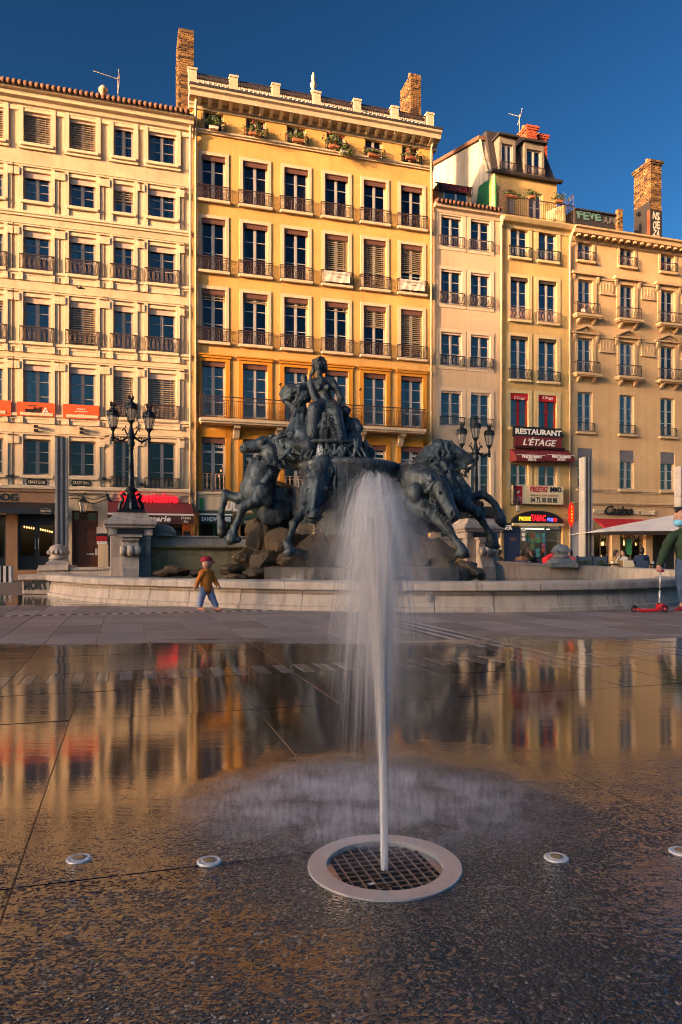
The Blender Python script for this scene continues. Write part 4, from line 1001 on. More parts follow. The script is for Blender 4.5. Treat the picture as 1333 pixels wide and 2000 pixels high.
# ---- house 5: tan house with pediments
H5 = House('tan_house', 'tan house with small pediments and bracketed balconies above the red awning', 1112.5, 1470, 0, M['b5'], M['b5trim'])
H5.top = H5.Z([(1115, 440), (1330, 473)], .45)
def cap5(q, w, h):
    e = w/2; q.box(-e-.2, -e-.005, -.06, .02, -.1, h+.2).box(e+.005, e+.2, -.06, .02, -.1, h+.2).box(-e-.005, e+.005, -.058, .02, h+.006, h+.2)
    for s in (-1, 1): q.prism([(0, h-.2), (-.06, h-.1), (-.16, h+.15), (-.16, h+.2), (0, h+.2)], min(s*(e+.2), s*(e+.34)), max(s*(e+.2), s*(e+.34)), 'x')
    q.box(-e-.42, e+.42, -.22, .02, h+.22, h+.34).box(-e-.36, e+.36, -.14, .02, h+.345, h+.40)
def ped5(q, w, h):
    e = w/2; q.box(-e-.16, -e-.005, -.05, .02, -.1, h+.16).box(e+.005, e+.16, -.05, .02, -.1, h+.16).box(-e-.005, e+.005, -.048, .02, h+.006, h+.16)
    for s in (-1, 1): q.prism([(0, h-.25), (-.06, h-.15), (-.16, h+.1), (-.16, h+.16), (0, h+.16)], min(s*(e+.16), s*(e+.30)), max(s*(e+.16), s*(e+.30)), 'x')
    q.box(-e-.40, e+.40, -.20, .02, h+.175, h+.25); H = .42
    q.prism([(-e-.40, h+.252), (-e-.28, h+.252), (0, h+.252+H-.12), (e+.28, h+.252), (e+.40, h+.252), (0, h+.252+H)][::-1], -.22, .02)
    q.prism([(-e-.26, h+.254), (e+.26, h+.254), (0, h+.252+H-.13)][::-1], -.06, .02); q.lathe([(.09, -.05), (.08, .05)], 8, (0, -.07, h+.40))
def orn5(q, w, h):
    e = w/2; q.box(-e-.13, -e-.005, -.04, .02, -.12, h+.1).box(e+.005, e+.13, -.04, .02, -.12, h+.1).box(-e-.005, e+.005, -.039, .02, h+.006, h+.1)
    for s in (-1, 1): q.tube([(s*.04, -.06, h+.26), (s*.2, -.07, h+.34), (s*.36, -.06, h+.22), (s*.5, -.06, h+.26), (s*(e+.2), -.05, h+.14)], [.06, .05, .05, .04, .03], 6)
    q.lathe([(.02, -.12), (.10, 0), (.02, .12)], 8, (0, -.06, h+.30))
c5 = [(1128.5, 1158), (1210.8, 1239), (1290.5, 1318), (1366, 1392), (1438, 1463)]
def row5(t): return [(*c5[i], *t[i]) for i in range(len(t))]
B5S = dict(frame=M['framewhite'], val=None, surround=cap5, sillm=M['b5trim'], rw=.45, rh=.56, railm=M['iron'], rail='cross', rows=3, rd=.30)
g5 = grid(H5, None, [
    (dict(B5S, surround=orn5, rw=.14, rd=.12, rh=.46), row5([(465, 513), (473, 521), (484, 531), (494, 541), (504, 550)])),
    (dict(B5S, rows=3, over={0: dict(curtain=M['curtain'])}), row5([(550, 622), (560, 627), (568, 635), (575, 640), (583, 646)])),
    (dict(B5S, surround=ped5, railm=M['irondark'], over={0: dict(curtain=M['curtaingreen'])}), row5([(663, 731), (669.5, 738), (677, 744), (684, 750), (690, 755)])),
    (dict(B5S, surround=None, rail='bars', rh=.46, rw=.08, rd=.08, railm=M['irondark'], rows=3, over={0: dict(curtain=M['curtaingreen'], closed=True), 1: dict(curtain=M['curtain']), 2: dict(curtain=M['curtain'])}), row5([(769, 844), (773, 849), (778, 853), (782, 857), (786, 861)])),
    (dict(B5S, surround=None, rail=None, rows=4, val=M['val_grey'], vh=.62, sill=True), row5([(881, 955), (880, 956), (883, 959), (886, 961), (889, 963)])),
])
for ri, ci, o, cw, zb, ztp in g5:                    # stone balcony slabs on brackets, friezes between the windows
    if ri in (1, 2):
        q = MB(); x = (cw[0]+cw[1])/2; e = (cw[1]-cw[0])/2+.32
        q.box(x-e, x+e, -.40, .02, zb-.14, zb-.02).box(x-e+.06, x+e-.06, -.34, .02, zb-.20, zb-.142)
        for s in (-1, 1): q.prism([(0, zb-.5), (-.1, zb-.42), (-.24, zb-.28), (-.28, zb-.202), (0, zb-.202)], x+s*.45-.07, x+s*.45+.07, 'x')
        q.build('balcony', M['b5trim'], H5.root)
        if ci < 4:
            nx = g5[[i for i, g_ in enumerate(g5) if g_[0] == ri and g_[1] == ci+1][0]][3]; p0, p1 = cw[1]+.45, nx[0]-.45; zf = ztp-.25
            q = MB(); q.box(p0, p1, -.045, .02, zf-.30, zf+.32).box(p0-.05, p1+.05, -.10, .02, zf+.325, zf+.40).box(p0-.05, p1+.05, -.10, .02, zf-.40, zf-.305)
            for k in range(4): xx = p0+(p1-p0)*(k+.5)/4; q.box(xx-.12, xx-.09, -.06, -.04, zf-.2, zf+.2).box(xx+.09, xx+.12, -.06, -.04, zf-.2, zf+.2)
            q.build('frieze', M['b5trim'], H5.root)
zt = H5.top; q = MB()
q.prism([(.3, zt-.55), (-.05, zt-.55), (-.1, zt-.42), (-.14, zt-.30), (-.46, zt-.27), (-.5, zt-.1), (-.6, zt-.05), (-.62, zt+.03), (.3, zt+.03)], 0, H5.w, 'x'); q.build('cornice', M['b5trim'], H5.root)
mm = MB(); mm.box(-.08, .08, -.42, -.1, -.12, -.001); mme = mm.mesh('modillion', M['b5trim'])
for k in range(int(H5.w/.42)): link('modillion', mme, H5.root, (.3+k*.42, 0, zt-.273))
q = MB(); q.prism([(-.6, zt+.032), (5, zt+1.3), (9, zt+.2), (9, zt), (-.55, zt+.031)], 0, H5.w, 'x'); q.build('roof', M['roofdark'], H5.root)
V5 = FV+1.6
a, z1 = LV(H5, 1124, 410, V5); b, _ = LV(H5, 1214, 418, V5); q = MB(); q.box(a, b, 1.6, 3.4, zt, z1).box(a-.05, b+.05, 1.5, 3.5, z1+.002, z1+.08); q.build('roof_box', M['roofdark'], H5.root)
a, z1 = LV(H5, 1207, 412, V5-.2); b, _ = LV(H5, 1216, 412, V5-.2); q = MB(); q.box(a, b, 1.35, 1.59, zt, z1+.1); q.build('roof_pier', M['brick'], H5.root)
V5 = FV+1.2
a, z1 = LV(H5, 1271, 312, V5); b, _ = LV(H5, 1292.5, 312, V5); ch5 = chimney(H5, a, b, 1.2, 2.55, zt-.1, z1, M['brick'], True, 3)
# lettering sprayed on the chimney foot and on the roof box
def graffiti(st, size, mat, back, root, x, y, z, w_, seed):
    rg = random.Random(seed); n_ = len(st)
    for i_, c_ in enumerate(st):
        xx = x-w_/2+w_*(i_+.5)/n_; zz = z+rg.uniform(-.06, .06)*size; rot = rg.uniform(-.22, .22); sz = size*rg.uniform(.95, 1.2)
        for m_, dy, bo in ((back, 0, .07), (mat, -.006, .025)):
            o_ = text(c_, sz, m_, root, xx, y+dy, zz, w=w_/n_*(1.25 if bo > .05 else 1.0), ext=.002, bold=bo*size*1.6, shear=rg.uniform(-.2, .3) if m_ is back else 0, name='sprayed_lettering'); o_.rotation_euler[1] = rot
spr = simple('spray_paint_pale', (.55, .50, .44), .7, 0, .2, 10); sprb = simple('spray_paint_black', (.02, .018, .02), .7); sprr = simple('spray_paint_red', (.55, .05, .02), .7, 0, .2, 10); sprg = simple('spray_paint_teal', (.10, .22, .20), .7, 0, .2, 10)
q = MB(); q.box(a-.018, b+.016, 1.18, 1.19, zt, zt+2.4).box(a-.020, a-.016, 1.19, 2.5, zt, zt+2.9); q.build('painted_patch', sprb, ch5)
[graffiti(g_, .5, spr, sprb, ch5, (a+b)/2, 1.178, zt+z_, .46, k_) for k_, (g_, z_) in enumerate((('NS', 2.05), ('OE', 1.57), ('ZA', 1.10)))]
q = MB(); q.box(a-.026, a-.021, 1.22, 1.42, zt+.9, zt+2.4); q.build('painted_stripe', sprr, ch5)
xa, za = LV(H5, 1165, 424, FV+1.57); graffiti('FEVE', .5, sprg, sprb, H5.root, xa-.45, 1.585, za, 1.5, 4); graffiti('AFE', .45, simple('spray_paint_grey', (.12, .12, .13), .7), sprb, H5.root, xa+.95, 1.585, za-.1, 1.0, 5)
# finish the walls once their shop openings are known
def shop_hole(H, xl, xr, yt, yb=None, room=2.2, rev=.3):
    a, zt_ = H.L(xl, yt); b, _ = H.L(xr, yt); zb_ = .02 if yb is None else H.L((xl+xr)/2, yb)[1]
    H.hole(a, b, zb_, zt_, room, rev); return a, b, zb_, zt_
def on(H, x, y, d=.0):                                # world point on the front of a house, pushed out by d
    u, z = pix(x, y, FV-d); return G(u, FV-d, z)
def sign(name, label, cat, x, y, d=.0, group=None):
    return thing(name, label, cat, on(None, x, y, d), TH, group)
def wm(xa, xb, y=HY, d=0.0): return pix(xb, y, FV-d)[0]-pix(xa, y, FV-d)[0]
def hm(x, ya, yb, d=0.0): return pix(x, ya, FV-d)[1]-pix(x, yb, FV-d)[1]

# ---- ground floor of the cream house
a, b, c, d = shop_hole(H1, -120, 12, 1003, None); a2, b2, c2_, d2 = shop_hole(H1, 35, 108, 1003, 1113); a3, b3, c3, d3 = shop_hole(H1, 141, 192, 997, None, .3, .35); a4, b4, c4, d4 = shop_hole(H1, 212, 374, 1014, None)
q = MB(); x0, z0 = H1.L(0, 986); x1, _ = H1.L(109, 986); _, z1 = H1.L(0, 957)
q.box(0, x1, -.07, .01, z0, z1).box(0, x1+.05, -.14, -.071, z1-.04, z1+.06); fas = q.build('shop_fascia', M['brownfascia'], H1.root)
text('CRAZY DOG', .42, M['darkshop'], fas, H1.X(-28), -.085, (z0+z1)/2, w=wm(-112, 18), bold=.012)
q = MB(); q.box(H1.X(12), H1.X(35), -.05, .04, .02, z0-.02).box(H1.X(108), H1.X(110), -.05, .04, .02, z0-.02); q.build('shop_pier', M['brownfascia'], H1.root)
aw = sign('shop_awning', 'dark rolled awning with small hexagon badge above the dark glazed shop doors', 'awning', 54, 996)
wA = wm(-100, 107)
q = MB(); q.prism([(0, .28), (-.12, .30), (-.7, .06), (-.72, -.20), (-.70, -.20), (-.68, .02), (0, .2)], -wA*.75, wm(54, 107), 'x'); q.build('cloth', M['darkshop'], aw)
def hexbadge(root, x, y, z, w_, h_, mat, rim, s, tm, sub=True):
    pts = [(-.5*w_, 0), (-.42*w_, -.32*h_), (-.2*w_, -.36*h_), (0, -.5*h_), (.2*w_, -.36*h_), (.42*w_, -.32*h_), (.5*w_, 0), (.42*w_, .32*h_), (.2*w_, .36*h_), (0, .5*h_), (-.2*w_, .36*h_), (-.42*w_, .32*h_)][::-1]
    q = MB(); q.prism([(x+p[0], z+p[1]) for p in pts], y, y+.012); q.build('badge_rim', rim, root)
    q = MB(); q.prism([(x+p[0]*.93, z+p[1]*.9) for p in pts], y-.006, y-.001); o = q.build('badge', mat, root)
    text(s, h_*.36, tm, root, x, y-.012, z, w=w_*.80, bold=.004)
    if sub:
        for dz in (-.3, .3): q = MB(); q.box(x-w_*.2, x+w_*.2, y-.012, y-.007, z+dz*h_-.012, z+dz*h_+.012); q.build('badge_line', tm, root)
hexbadge(aw, wm(54, 94), -.74, -.08, .42, .26, M['darkshop'], M['cream'], 'CRAZY DOG', M['cream'], False)
def glazed_door(H, a, b, c, d, leaves, mat, kick=.55):
    o = thing('shop_door', None, None, (0, 0, 0)); o.parent = H.root
    q = MB(); y = .14
    q.box(a, b, y, y+.09, d-.35, d); w_ = (b-a)/leaves
    for k in range(leaves):
        p, r_ = a+k*w_+.01, a+(k+1)*w_-.01
        q.box(p, p+.09, y, y+.07, c, d-.352).box(r_-.09, r_, y, y+.07, c, d-.352).box(p+.09, r_-.09, y, y+.07, d-.47, d-.352).box(p+.09, r_-.09, y+.01, y+.06, c, c+kick)
        q.box(p+.16, r_-.16, y-.005, y+.009, c+.1, c+kick-.1)
    q.build('frame', mat, o)
    for k in range(leaves):
        p, r_ = a+k*w_+.1, a+(k+1)*w_-.1; q = MB(); q.box(p, r_, y+.03, y+.038, c+kick, d-.47); q.build('pane', M['glassshop'], o)
        hx = (a+(k+1)*w_-.06) if k == 0 else a+k*w_+.06
        q = MB(); q.tube([(hx, y-.01, c+.85), (hx, y-.06, c+.88), (hx, y-.06, c+1.25), (hx, y-.01, c+1.28)], .012, 6); q.build('handle', M['steel'], o)
    return o
glazed_door(H1, a2, b2, c2_, d2, 2, M['darkshop'])
glazed_door(H1, a, b, c, d, 3, M['darkshop'])
q = MB(); q.box(a2-.15, b2+.1, -.25, .3, -.02, c2_-.004).box(a2-.3, b2+.2, -.55, -.252, -.02, c2_*.45); q.build('doorstep', M['brownfascia'], H1.root)
m = MB()
for k in range(5): x, z = H1.L(48+k*4.6, 1029+k*.8, -1.4); m.lathe([(.004, .05), (.03, 0), (.004, -.05)], 6, (x, 1.4, z))
for k in range(6): x, z = H1.L(80+k*4.4, 1034+k*1.0, -1.4); m.lathe([(.004, .05), (.03, 0), (.004, -.05)], 6, (x, 1.4, z))
o = m.build('festoon_bulbs', M['bulb'], H1.root); o['kind'] = 'stuff'
# wooden street door
dr = thing('door', None, None); dr.parent = H1.root; y = .22
q = MB(); zl = H1.L(166, 1019)[1]
q.box(a3, b3, y, y+.09, zl-.04, zl+.06).box(a3, a3+.07, y, y+.09, .02, d3).box(b3-.07, b3, y, y+.09, .02, d3).box(a3+.07, b3-.07, y, y+.09, d3-.07, d3); q.build('door_frame', M['wood'], dr)
mx = (a3+b3)/2
for s, (p, r_) in enumerate(((a3+.075, mx-.004), (mx+.004, b3-.075))):
    q = MB(); q.box(p, r_, y+.03, y+.07, .03, zl-.05); h_ = zl-.1
    for z0_, z1_ in ((.15, h_*.42), (h_*.48, h_*.93)): q.box(p+.08, r_-.08, y+.012, y+.029, z0_, z1_).box(p+.14, r_-.14, y+.004, y+.0115, z0_+.07, z1_-.07)
    lf_ = q.build('leaf', M['wood'], dr)
    if s: q = MB(); q.box(mx+.05, mx+.35, y-.01, y+.003, 1.0, 1.05); q.build('handle', M['steel'], lf_)
q = MB(); q.box(a3+.08, b3-.08, y+.03, y+.04, zl+.065, d3-.075); q.build('transom_pane', M['glassshop'], dr)
for fx, fy, w_, h_, mt in ((199.5, 1036, .42, .30, 'bannerwhite'), (199.5, 1044, .42, .12, 'black'), (199.5, 1052, .42, .22, 'redcloth'), (199.5, 1060, .40, .12, 'white')):
    t = sign('notice_plate', 'small %s notice plate on the wall right of the wooden door' % {'bannerwhite': 'cream', 'black': 'black', 'redcloth': 'red', 'white': 'white'}[mt], 'notice', fx, fy); q = MB(); q.box(-w_/2, w_/2, -.03, -.004, -h_/2, h_/2); q.build('plate', M[mt], t)
t = sign('call_box', 'small pale intercom box at the lower right of the wooden door', 'intercom', 188.5, 1078, -.2); q = MB(); q.box(-.05, .05, -.03, -.002, -.14, .14); q.build('box', M['steel'], t)
# iron wall lantern over the door
t = sign('wall_lantern', 'black iron wall lantern hanging beside the striped pillar above the wooden door', 'lantern', 163, 985, .25)
q = MB(); q.tube([(.08, .24, .42), (.08, .0, .50), (.0, -.02, .42), (0, 0, .3)], .02, 6); q.lathe([(.02, .3), (.07, .26), (.20, .10), (.22, .08), (.02, .08)], 6); q.lathe([(.03, -.34), (.12, -.33), (.12, -.30), (.03, -.30)], 6)
for k in range(6): q.bar((.19*math.cos(k*1.047), .19*math.sin(k*1.047), .08), (.12*math.cos(k*1.047), .12*math.sin(k*1.047), -.31), .010)
q.build('frame', M['irondark'], t); q = MB(); q.lathe([(.112, -.30), (.18, .08)], 6); q.build('pane', M['lampglass'], t)
t = sign('wall_cables', 'tangle of sagging cables along the wall beside the striped pillar', 'cables', 170, 975, .04)
for dz, sg in ((0, .10), (.12, .05)):
    q = MB(); q.tube([(wm(170, 136+k*9), -.02, dz+.25*math.sin(k*.9)*.3-sg*math.sin(k/9*3.14)) for k in range(10)], .016, 5); q.build('cable', M['irondark'], t, True)
q = MB(); q.tube([(wm(170, 205+k*3), -.03, .35-.12*k+.08*math.sin(k*2)) for k in range(6)], .05, 5); q.build('cable', M['irondark'], t, True)
# badges on the aprons under two windows
for fx, side in ((72, 'left'), (159, 'right')):
    t = sign('shop_badge', 'dark hexagonal CRAZY DOG badge under the first floor window %s of the striped pillar' % side, 'sign', fx, 942 if fx < 100 else 943.5, .06)
    q = MB(); q.box(-.78, .78, .0, .05, -.30, .30); q.build('panel', M['b1trim'], t)
    hexbadge(t, 0, -.02, 0, .80, .46, M['black'], M['darkshop'], 'CRAZY DOG', M['cream'])
for fx, fy in ((70, 833), (70, 841), (159, 838), (159, 845), (22, 930), (203, 935), (276, 946)):
    t = sign('floodlight', {70: 'small black floodlight, %s of the pair above the first CRAZY DOG window' % ('upper' if fy < 837 else 'lower'), 159: 'small black floodlight, %s of the pair right of the striped pillar top' % ('upper' if fy < 841 else 'lower'), 22: 'small black floodlight on the wall at the far left', 203: 'small black floodlight right of the second CRAZY DOG badge', 276: 'small black floodlight between the two railed first floor windows'}[fx], 'floodlight', fx, fy, .1, 'floodlights on the cream house')
    q = MB(); q.box(-.06, .10, -.10, .06, -.05, .05).box(-.02, .02, .06, .10, -.02, .02); q.build('body', M['irondark'], t)
# orange banners
for fx, yy, w_, h_, s in ((-10, 796, 1.2, .62, None), (71, 799.5, 1.44, .56, 'multifA'), (159, 804.5, 1.42, .58, 'small')):
    t = sign('window_banner', {None: 'orange banner cut by the left edge, hung below a window', 'multifA': 'orange window banner with the dark word multifA', 'small': 'orange window banner with three small white lines'}[s], 'banner', fx, yy, .12, 'orange banners on the cream house')
    q = MB(); q.box(-w_/2, w_/2, -.012, .012, -h_/2, h_/2); q.build('cloth', M['orange'], t)
    if s == 'multifA':
        text('multif', .40, M['black'], t, -.12, -.02, -.06, w=.62, bold=.008); text('A', .38, M['white'], t, .36, -.02, -.06, w=.3)
        q = MB(); q.box(-.30, .02, -.02, -.013, .13, .16); q.build('line', M['black'], t)
    elif s:
        for k, (ww, zz) in enumerate(((.32, .12), (.50, .02), (.24, -.12))): text(('PALETTE', 'D\'ENTREPRISES', 'LYON')[k] if False else ('- - - -', '- - - - - - -', '- - -')[k], .14, M['white'], t, 0, -.02, zz, w=ww, bold=.012)
# brasserie: neon name, dark awning
t = sign('neon_sign', 'red neon Fontaine lettering on the cream wall behind the tall lamp', 'sign', 300, 973, .12)
text('la Fontaine', .55, M['neonred'], t, wm(300, 292), 0, 0, w=wm(236, 347), bold=.022, ext=.03)
aw = sign('brasserie_awning', 'dark red awning with white script BRASSERIE and Drinks Eat behind the lamp pedestal', 'awning', 293, 995)
wl, wr = wm(293, 212), wm(293, 374)
q = MB(); q.prism([(0, .25), (0, .33), (-1.2, -.20), (-1.2, -.24)], wl, wr, 'x'); q.build('cloth', M['maroon'], aw)
q = MB(); q.box(wl, wr, -1.23, -1.19, -.30, -.235); q.build('front_bar', M['white'], aw)
q = MB(); q.box(wl, wr, -1.215, -1.20, -.66, -.31); q.build('valance', M['darkred'], aw)
text('Brasserie', .34, M['white'], aw, wm(293, 296), -1.225, -.46, w=wm(258, 326), shear=.25, bold=.01); text('Drinks', .16, M['white'], aw, wm(293, 359), -1.225, -.41, w=.40, shear=.2); text('Eat', .16, M['white'], aw, wm(293, 359), -1.225, -.55, w=.2, shear=.2)
q = MB(); 
for k in range(4): p = a4+(b4-a4)*k/4; q.box(p, p+.08, .2, .3, .02, d4)
q.box(a4, b4, .2, .3, .02, .6).box(a4, b4, .2, .3, d4-.3, d4); q.build('shop_front', M['darkshop'], H1.root)
for k in range(4): p = a4+(b4-a4)*k/4+.08; q = MB(); q.box(p, p+(b4-a4)/4-.08, .24, .25, .6, d4-.3); q.build('pane', M['glassshop'], H1.root)
t = sign('menu_board', 'orange menu board with black panel at the right end of the brasserie', 'menu board', 365, 1040, .2); q = MB(); q.box(-.2, .2, -.04, 0, -.35, .5); q.build('board', simple('board_orange', (.5, .12, .03), .6), t); q = MB(); q.box(-.14, .14, -.05, -.041, -.35, .05); q.build('panel', M['darkshop'], t)

# ---- ground floor of the yellow house
a, b, c, d = shop_hole(H2, 388, 452, 1004, None); e1, e2, e3, e4 = shop_hole(H2, 470, 500, 1008, None); f1, f2, f3, f4 = shop_hole(H2, 700, 840, 1004, None)
q = MB(); z = H2.Z([(385, 968), (440, 969)]); q.box(0, H2.w, -.06, .02, z-1.9 if False else d+.12, z-.02); q.build('shop_fascia', M['cream'] if False else M['b2trim'], H2.root); H2.band(z-.02, .18, .12)
aw = sign('sandwich_awning', 'dark green awning reading SANDWICHES left of the rearing horse', 'awning', 420, 1012, .1)
q = MB(); w_ = wm(388, 451); q.prism([(.1, .36), (-.5, .17), (-.5, .12), (.1, .3)], -w_/2, w_/2, 'x'); q.build('cloth', M['darkgreen'], aw); q = MB(); q.box(-w_/2, w_/2, -.52, -.50, .10, .16); q.build('front_bar', M['white'], aw)
q = MB(); q.box(-w_/2, w_/2, -.51, -.495, -.28, .095); q.build('valance', M['darkgreen'], aw); text('SANDWICHES', .25, M['white'], aw, 0, -.52, -.08, w=w_*.9, bold=.01)
q = MB(); q.box(a, b, .2, .28, .02, .75).box(a, a+.1, .2, .28, .75, d).box(b-.1, b, .2, .28, .75, d).box((a+b)/2-.05, (a+b)/2+.05, .2, .28, .75, d); q.build('shop_front', M['green'], H2.root)
for p, r_ in ((a+.1, (a+b)/2-.05), ((a+b)/2+.05, b-.1)): q = MB(); q.box(p, r_, .24, .25, .75, d); q.build('pane', M['glassshop'], H2.root)
for fx, s in ((427, 'left'), (447, 'right')):
    t = sign('counter_crate', 'orange box standing in the green %s window of the sandwich shop' % s, 'box', fx, 1050, -.5); q = MB(); q.box(-.16, .16, -.12, .12, -.35, .25); q.build('body', simple('crate_orange', (.55, .17, .02), .6), t)
text('I', .55, M['green'], H2.root, H2.X(394), -.09, H2.L(394, 985)[1], w=.16, bold=.05, name='fascia_letter'); text('UL', .5, M['white'], H2.root, H2.X(452), -.10, H2.L(448, 990)[1], w=wm(440, 464), bold=.02, name='fascia_letter')
aw2 = sign('small_green_awning', 'small dark green awning behind the legs of the left rearing horse', 'awning', 484, 1016, .1); q = MB(); q.prism([(.1, .3), (-.4, .1), (-.4, -.25), (-.38, -.25), (-.36, .08), (.1, .25)], -.35, .35, 'x'); q.build('cloth', M['darkgreen'], aw2); text('SANDWICHES', .2, M['cream'], aw2, .1, -.41, -.1, w=.6)
q = MB(); q.box(f1, f2, .2, .28, .02, .7).box(f1, f1+.1, .2, .28, .7, f4).box(f2-.1, f2, .2, .28, .7, f4); q.build('shop_front', M['darkshop'], H2.root); q = MB(); q.box(f1+.1, f2-.1, .24, .25, .7, f4); q.build('pane', M['glassshop'], H2.root)
for fx, fy in ((429, 872), (740, 885), (812, 890), (484, 876)):
    x, z = H2.L(fx, fy); text("O'TACOS", .16, M['white'], H2.root, x, .135, z, w=.52, bold=.006, ext=.002)
for fx, fy, s in ((658.5, 541, "white cloth banner on the railing below the fourth window, two faint lines"), (806, 557, "white cloth banner on the railing below the sixth window, crumpled corner")):
    t = sign('cloth_banner', s, 'banner', fx, fy, .2, 'white banners on the yellow house'); w_ = 1.22; q = MB(); n = 14; A = []
    for i in range(n+1):
        for j in range(5): A.append((-w_/2+w_*i/n, -.02-.015*math.sin(i*1.7+j)-.012*math.sin(j*2+i*.6), .24-.48*j/4-.01*math.sin(i*.9)))
    q.add(A, [(i*5+j, i*5+j+1, (i+1)*5+j+1, (i+1)*5+j) for i in range(n) for j in range(4)]); q.add([(p[0], p[1]+.012, p[2]) for p in A], [(i*5+j, (i+1)*5+j, (i+1)*5+j+1, i*5+j+1) for i in range(n) for j in range(4)])
    q.build('cloth', M['bannerwhite'], t, True)
    gtx = simple('faded_ink', (.34, .30, .28), .8); text('COWORKING', .14, gtx, t, 0, -.055, .12, w=.8) if False else None
    for zz, ww in ((.13, .84), (0, .24)): q = MB(); [q.box(-ww/2+k*ww/12, -ww/2+k*ww/12+ww/18, -.052, -.048, zz-.03+random.uniform(0, .02), zz+.03) for k in range(12)]; q.build('print', gtx, t)

# ---- ground floor of the rose-beige house: ice cream bar
a, b, c, d = shop_hole(H3, 862, 978, 1040, None)
t = sign('bar_fascia', 'long black fascia reading BAR GLACIER behind the right lamp pedestal', 'sign', 925, 1030, .1)
w_ = wm(853, 1002); q = MB(); q.box(-w_/2, w_/2, -.06, .1, -.24, .24); q.build('board', M['black'], t); text('BAR', .3, M['white'], t, wm(925, 893), -.07, 0, w=wm(884, 905), bold=.01); text('GLACIER', .3, M['white'], t, wm(925, 978), -.07, 0, w=wm(957, 1000), bold=.01)
t = sign('neon_tube', 'green neon tube under the BAR lettering', 'neon', 888, 1039, .25); q = MB(); q.tube([(wm(888, 878+k*2.4), -.02, .03*math.sin(k)-.01*k) for k in range(9)], .025, 6); q.build('tube', M['neongreen'], t)
q = MB(); q.box(a, b, .22, .28, .02, .6).box(a, a+.08, .22, .28, .6, d).box(b-.08, b, .22, .28, .6, d); q.build('shop_front', M['darkshop'], H3.root); q = MB(); q.box(a+.08, b-.08, .24, .25, .6, d); q.build('pane', M['glassshop'], H3.root)
q = MB(); q.box(.02, H3.w-.2, -.08, .02, d+.1, H3.Z([(850, 985), (975, 992)])); q.build('shop_fascia', M['black'], H3.root)

# ---- ground floor of the straw-yellow house: signs and tobacco shop
t = sign('restaurant_sign', 'dark sign reading RESTAURANT in white capitals above red windows', 'sign', 1050, 845, .25)
w_ = wm(1003, 1098, d=.25); q = MB(); q.box(-w_/2, w_/2, -.04, .04, -.26, .26); q.build('board', M['black'], t); text('RESTAURANT', .36, M['white'], t, 0.03, -.05, 0, w=w_*.94, bold=.014)
t = sign('restaurant_banner', "maroon banner reading L'ÉTAGE in slanted white letters", 'banner', 1052, 864, .28)
w_ = wm(1007, 1098, d=.28); q = MB(); q.box(-w_/2, w_/2, -.02, .02, -.31, .27); q.build('cloth', M['maroon'], t); text("L'ÉTAGE", .44, M['white'], t, 0, -.03, -.03, w=w_*.72, shear=.3, bold=.008)
q = MB(); xa_, za_ = H4.L(1004, 838); xb_, zb_ = H4.L(1097, 876); q.box(xa_-.05, xb_+.02, -.3, .02, zb_-.1, zb_-.02).box(xa_-.03, xa_, -.28, 0, zb_, za_).box(xa_-.03, xb_, -.20, -.17, za_-.3, za_-.2); q.build('balcony', M['irondark'], H4.root)
for fx, s1 in ((1015.5, 'left'), (1070.5, 'right')):
    x, z = H4.L(fx, 777); text("L'étage", .2, M['white'], H4.root, x, -.002+.025, z, w=.6, shear=.3, name='valance_lettering')
for fx, s in ((1024, 'VENTE'), (1081, 'ACHAT')):
    t = sign('window_awning', "maroon box awning printed PRESTIG'IMMO %s" % s, 'awning', fx, 892, .02); w_ = wm(996, 1052); q = MB()
    q.prism([(.0, .34), (-.1, .34), (-.62, -.08), (-.64, -.30), (-.60, -.30), (0, -.30)], -w_/2+.01, w_/2-.01, 'x'); q.build('cloth', M['redcloth'] if False else M['maroon'], t)
    text("PRESTIG'IMMO", .17, M['white'], t, .05, -.66, -.10, w=w_*.66, bold=.006); text(s, .16, M['white'], t, .05, -.66, -.235, w=w_*.3, bold=.006)
    q = MB(); q.box(-w_/2+.01, w_/2-.01, -.647, -.641, -.01, .008); q.build('stripe', M['white'], t)
t = sign('estate_agent_sign', "cream sign reading PRESTIG'IMMO with a phone number", 'sign', 1051, 967, .22)
w_ = wm(1003, 1101, d=.22); q = MB(); q.box(-w_/2, w_/2, -.06, .1, -.45, .45); q.build('board', M['cream'], t)
q = MB(); q.box(-w_/2+.02, -w_/2+.5, -.07, -.061, -.43, .42); q.build('red_square', M['red'], t)
q = MB(); q.add([(-w_/2+.14, -.08, .05), (-w_/2+.28, -.08, .05), (-w_/2+.4, -.08, .2), (-w_/2+.25, -.08, .17), (-w_/2+.14, -.072, .05), (-w_/2+.28, -.072, .05), (-w_/2+.4, -.072, .2), (-w_/2+.25, -.072, .17)], [(0, 1, 2, 3), (7, 6, 5, 4), (0, 4, 5, 1), (1, 5, 6, 2), (2, 6, 7, 3), (3, 7, 4, 0)]); q.build('emblem', M['white'], t)
text('PRESTIG', .12, M['white'], t, -w_/2+.26, -.075, -.16, w=.40); text('IMMO', .12, M['white'], t, -w_/2+.26, -.075, -.29, w=.36)
text("PRESTIG'", .38, M['red'], t, .02, -.07, .27, w=.98, bold=.008); text('IMMO', .36, M['black'], t, .96, -.07, .27, w=.64, bold=.008)
text('AGENCE IMMOBILIERE', .14, simple('sign_tan_ink', (.42, .24, .12), .6), t, .32, -.07, -.02, w=1.6); text('04 72 00 88 88', .36, M['black'], t, .30, -.07, -.26, w=1.5, bold=.002)
q = MB(); q.box(-w_/2, -w_/2+.03, -.2, .2, -.5, .5); q.build('bracket', M['irondark'], t)
a, b, c, d = shop_hole(H4, 1018, 1100, 1024, None, 1.4)
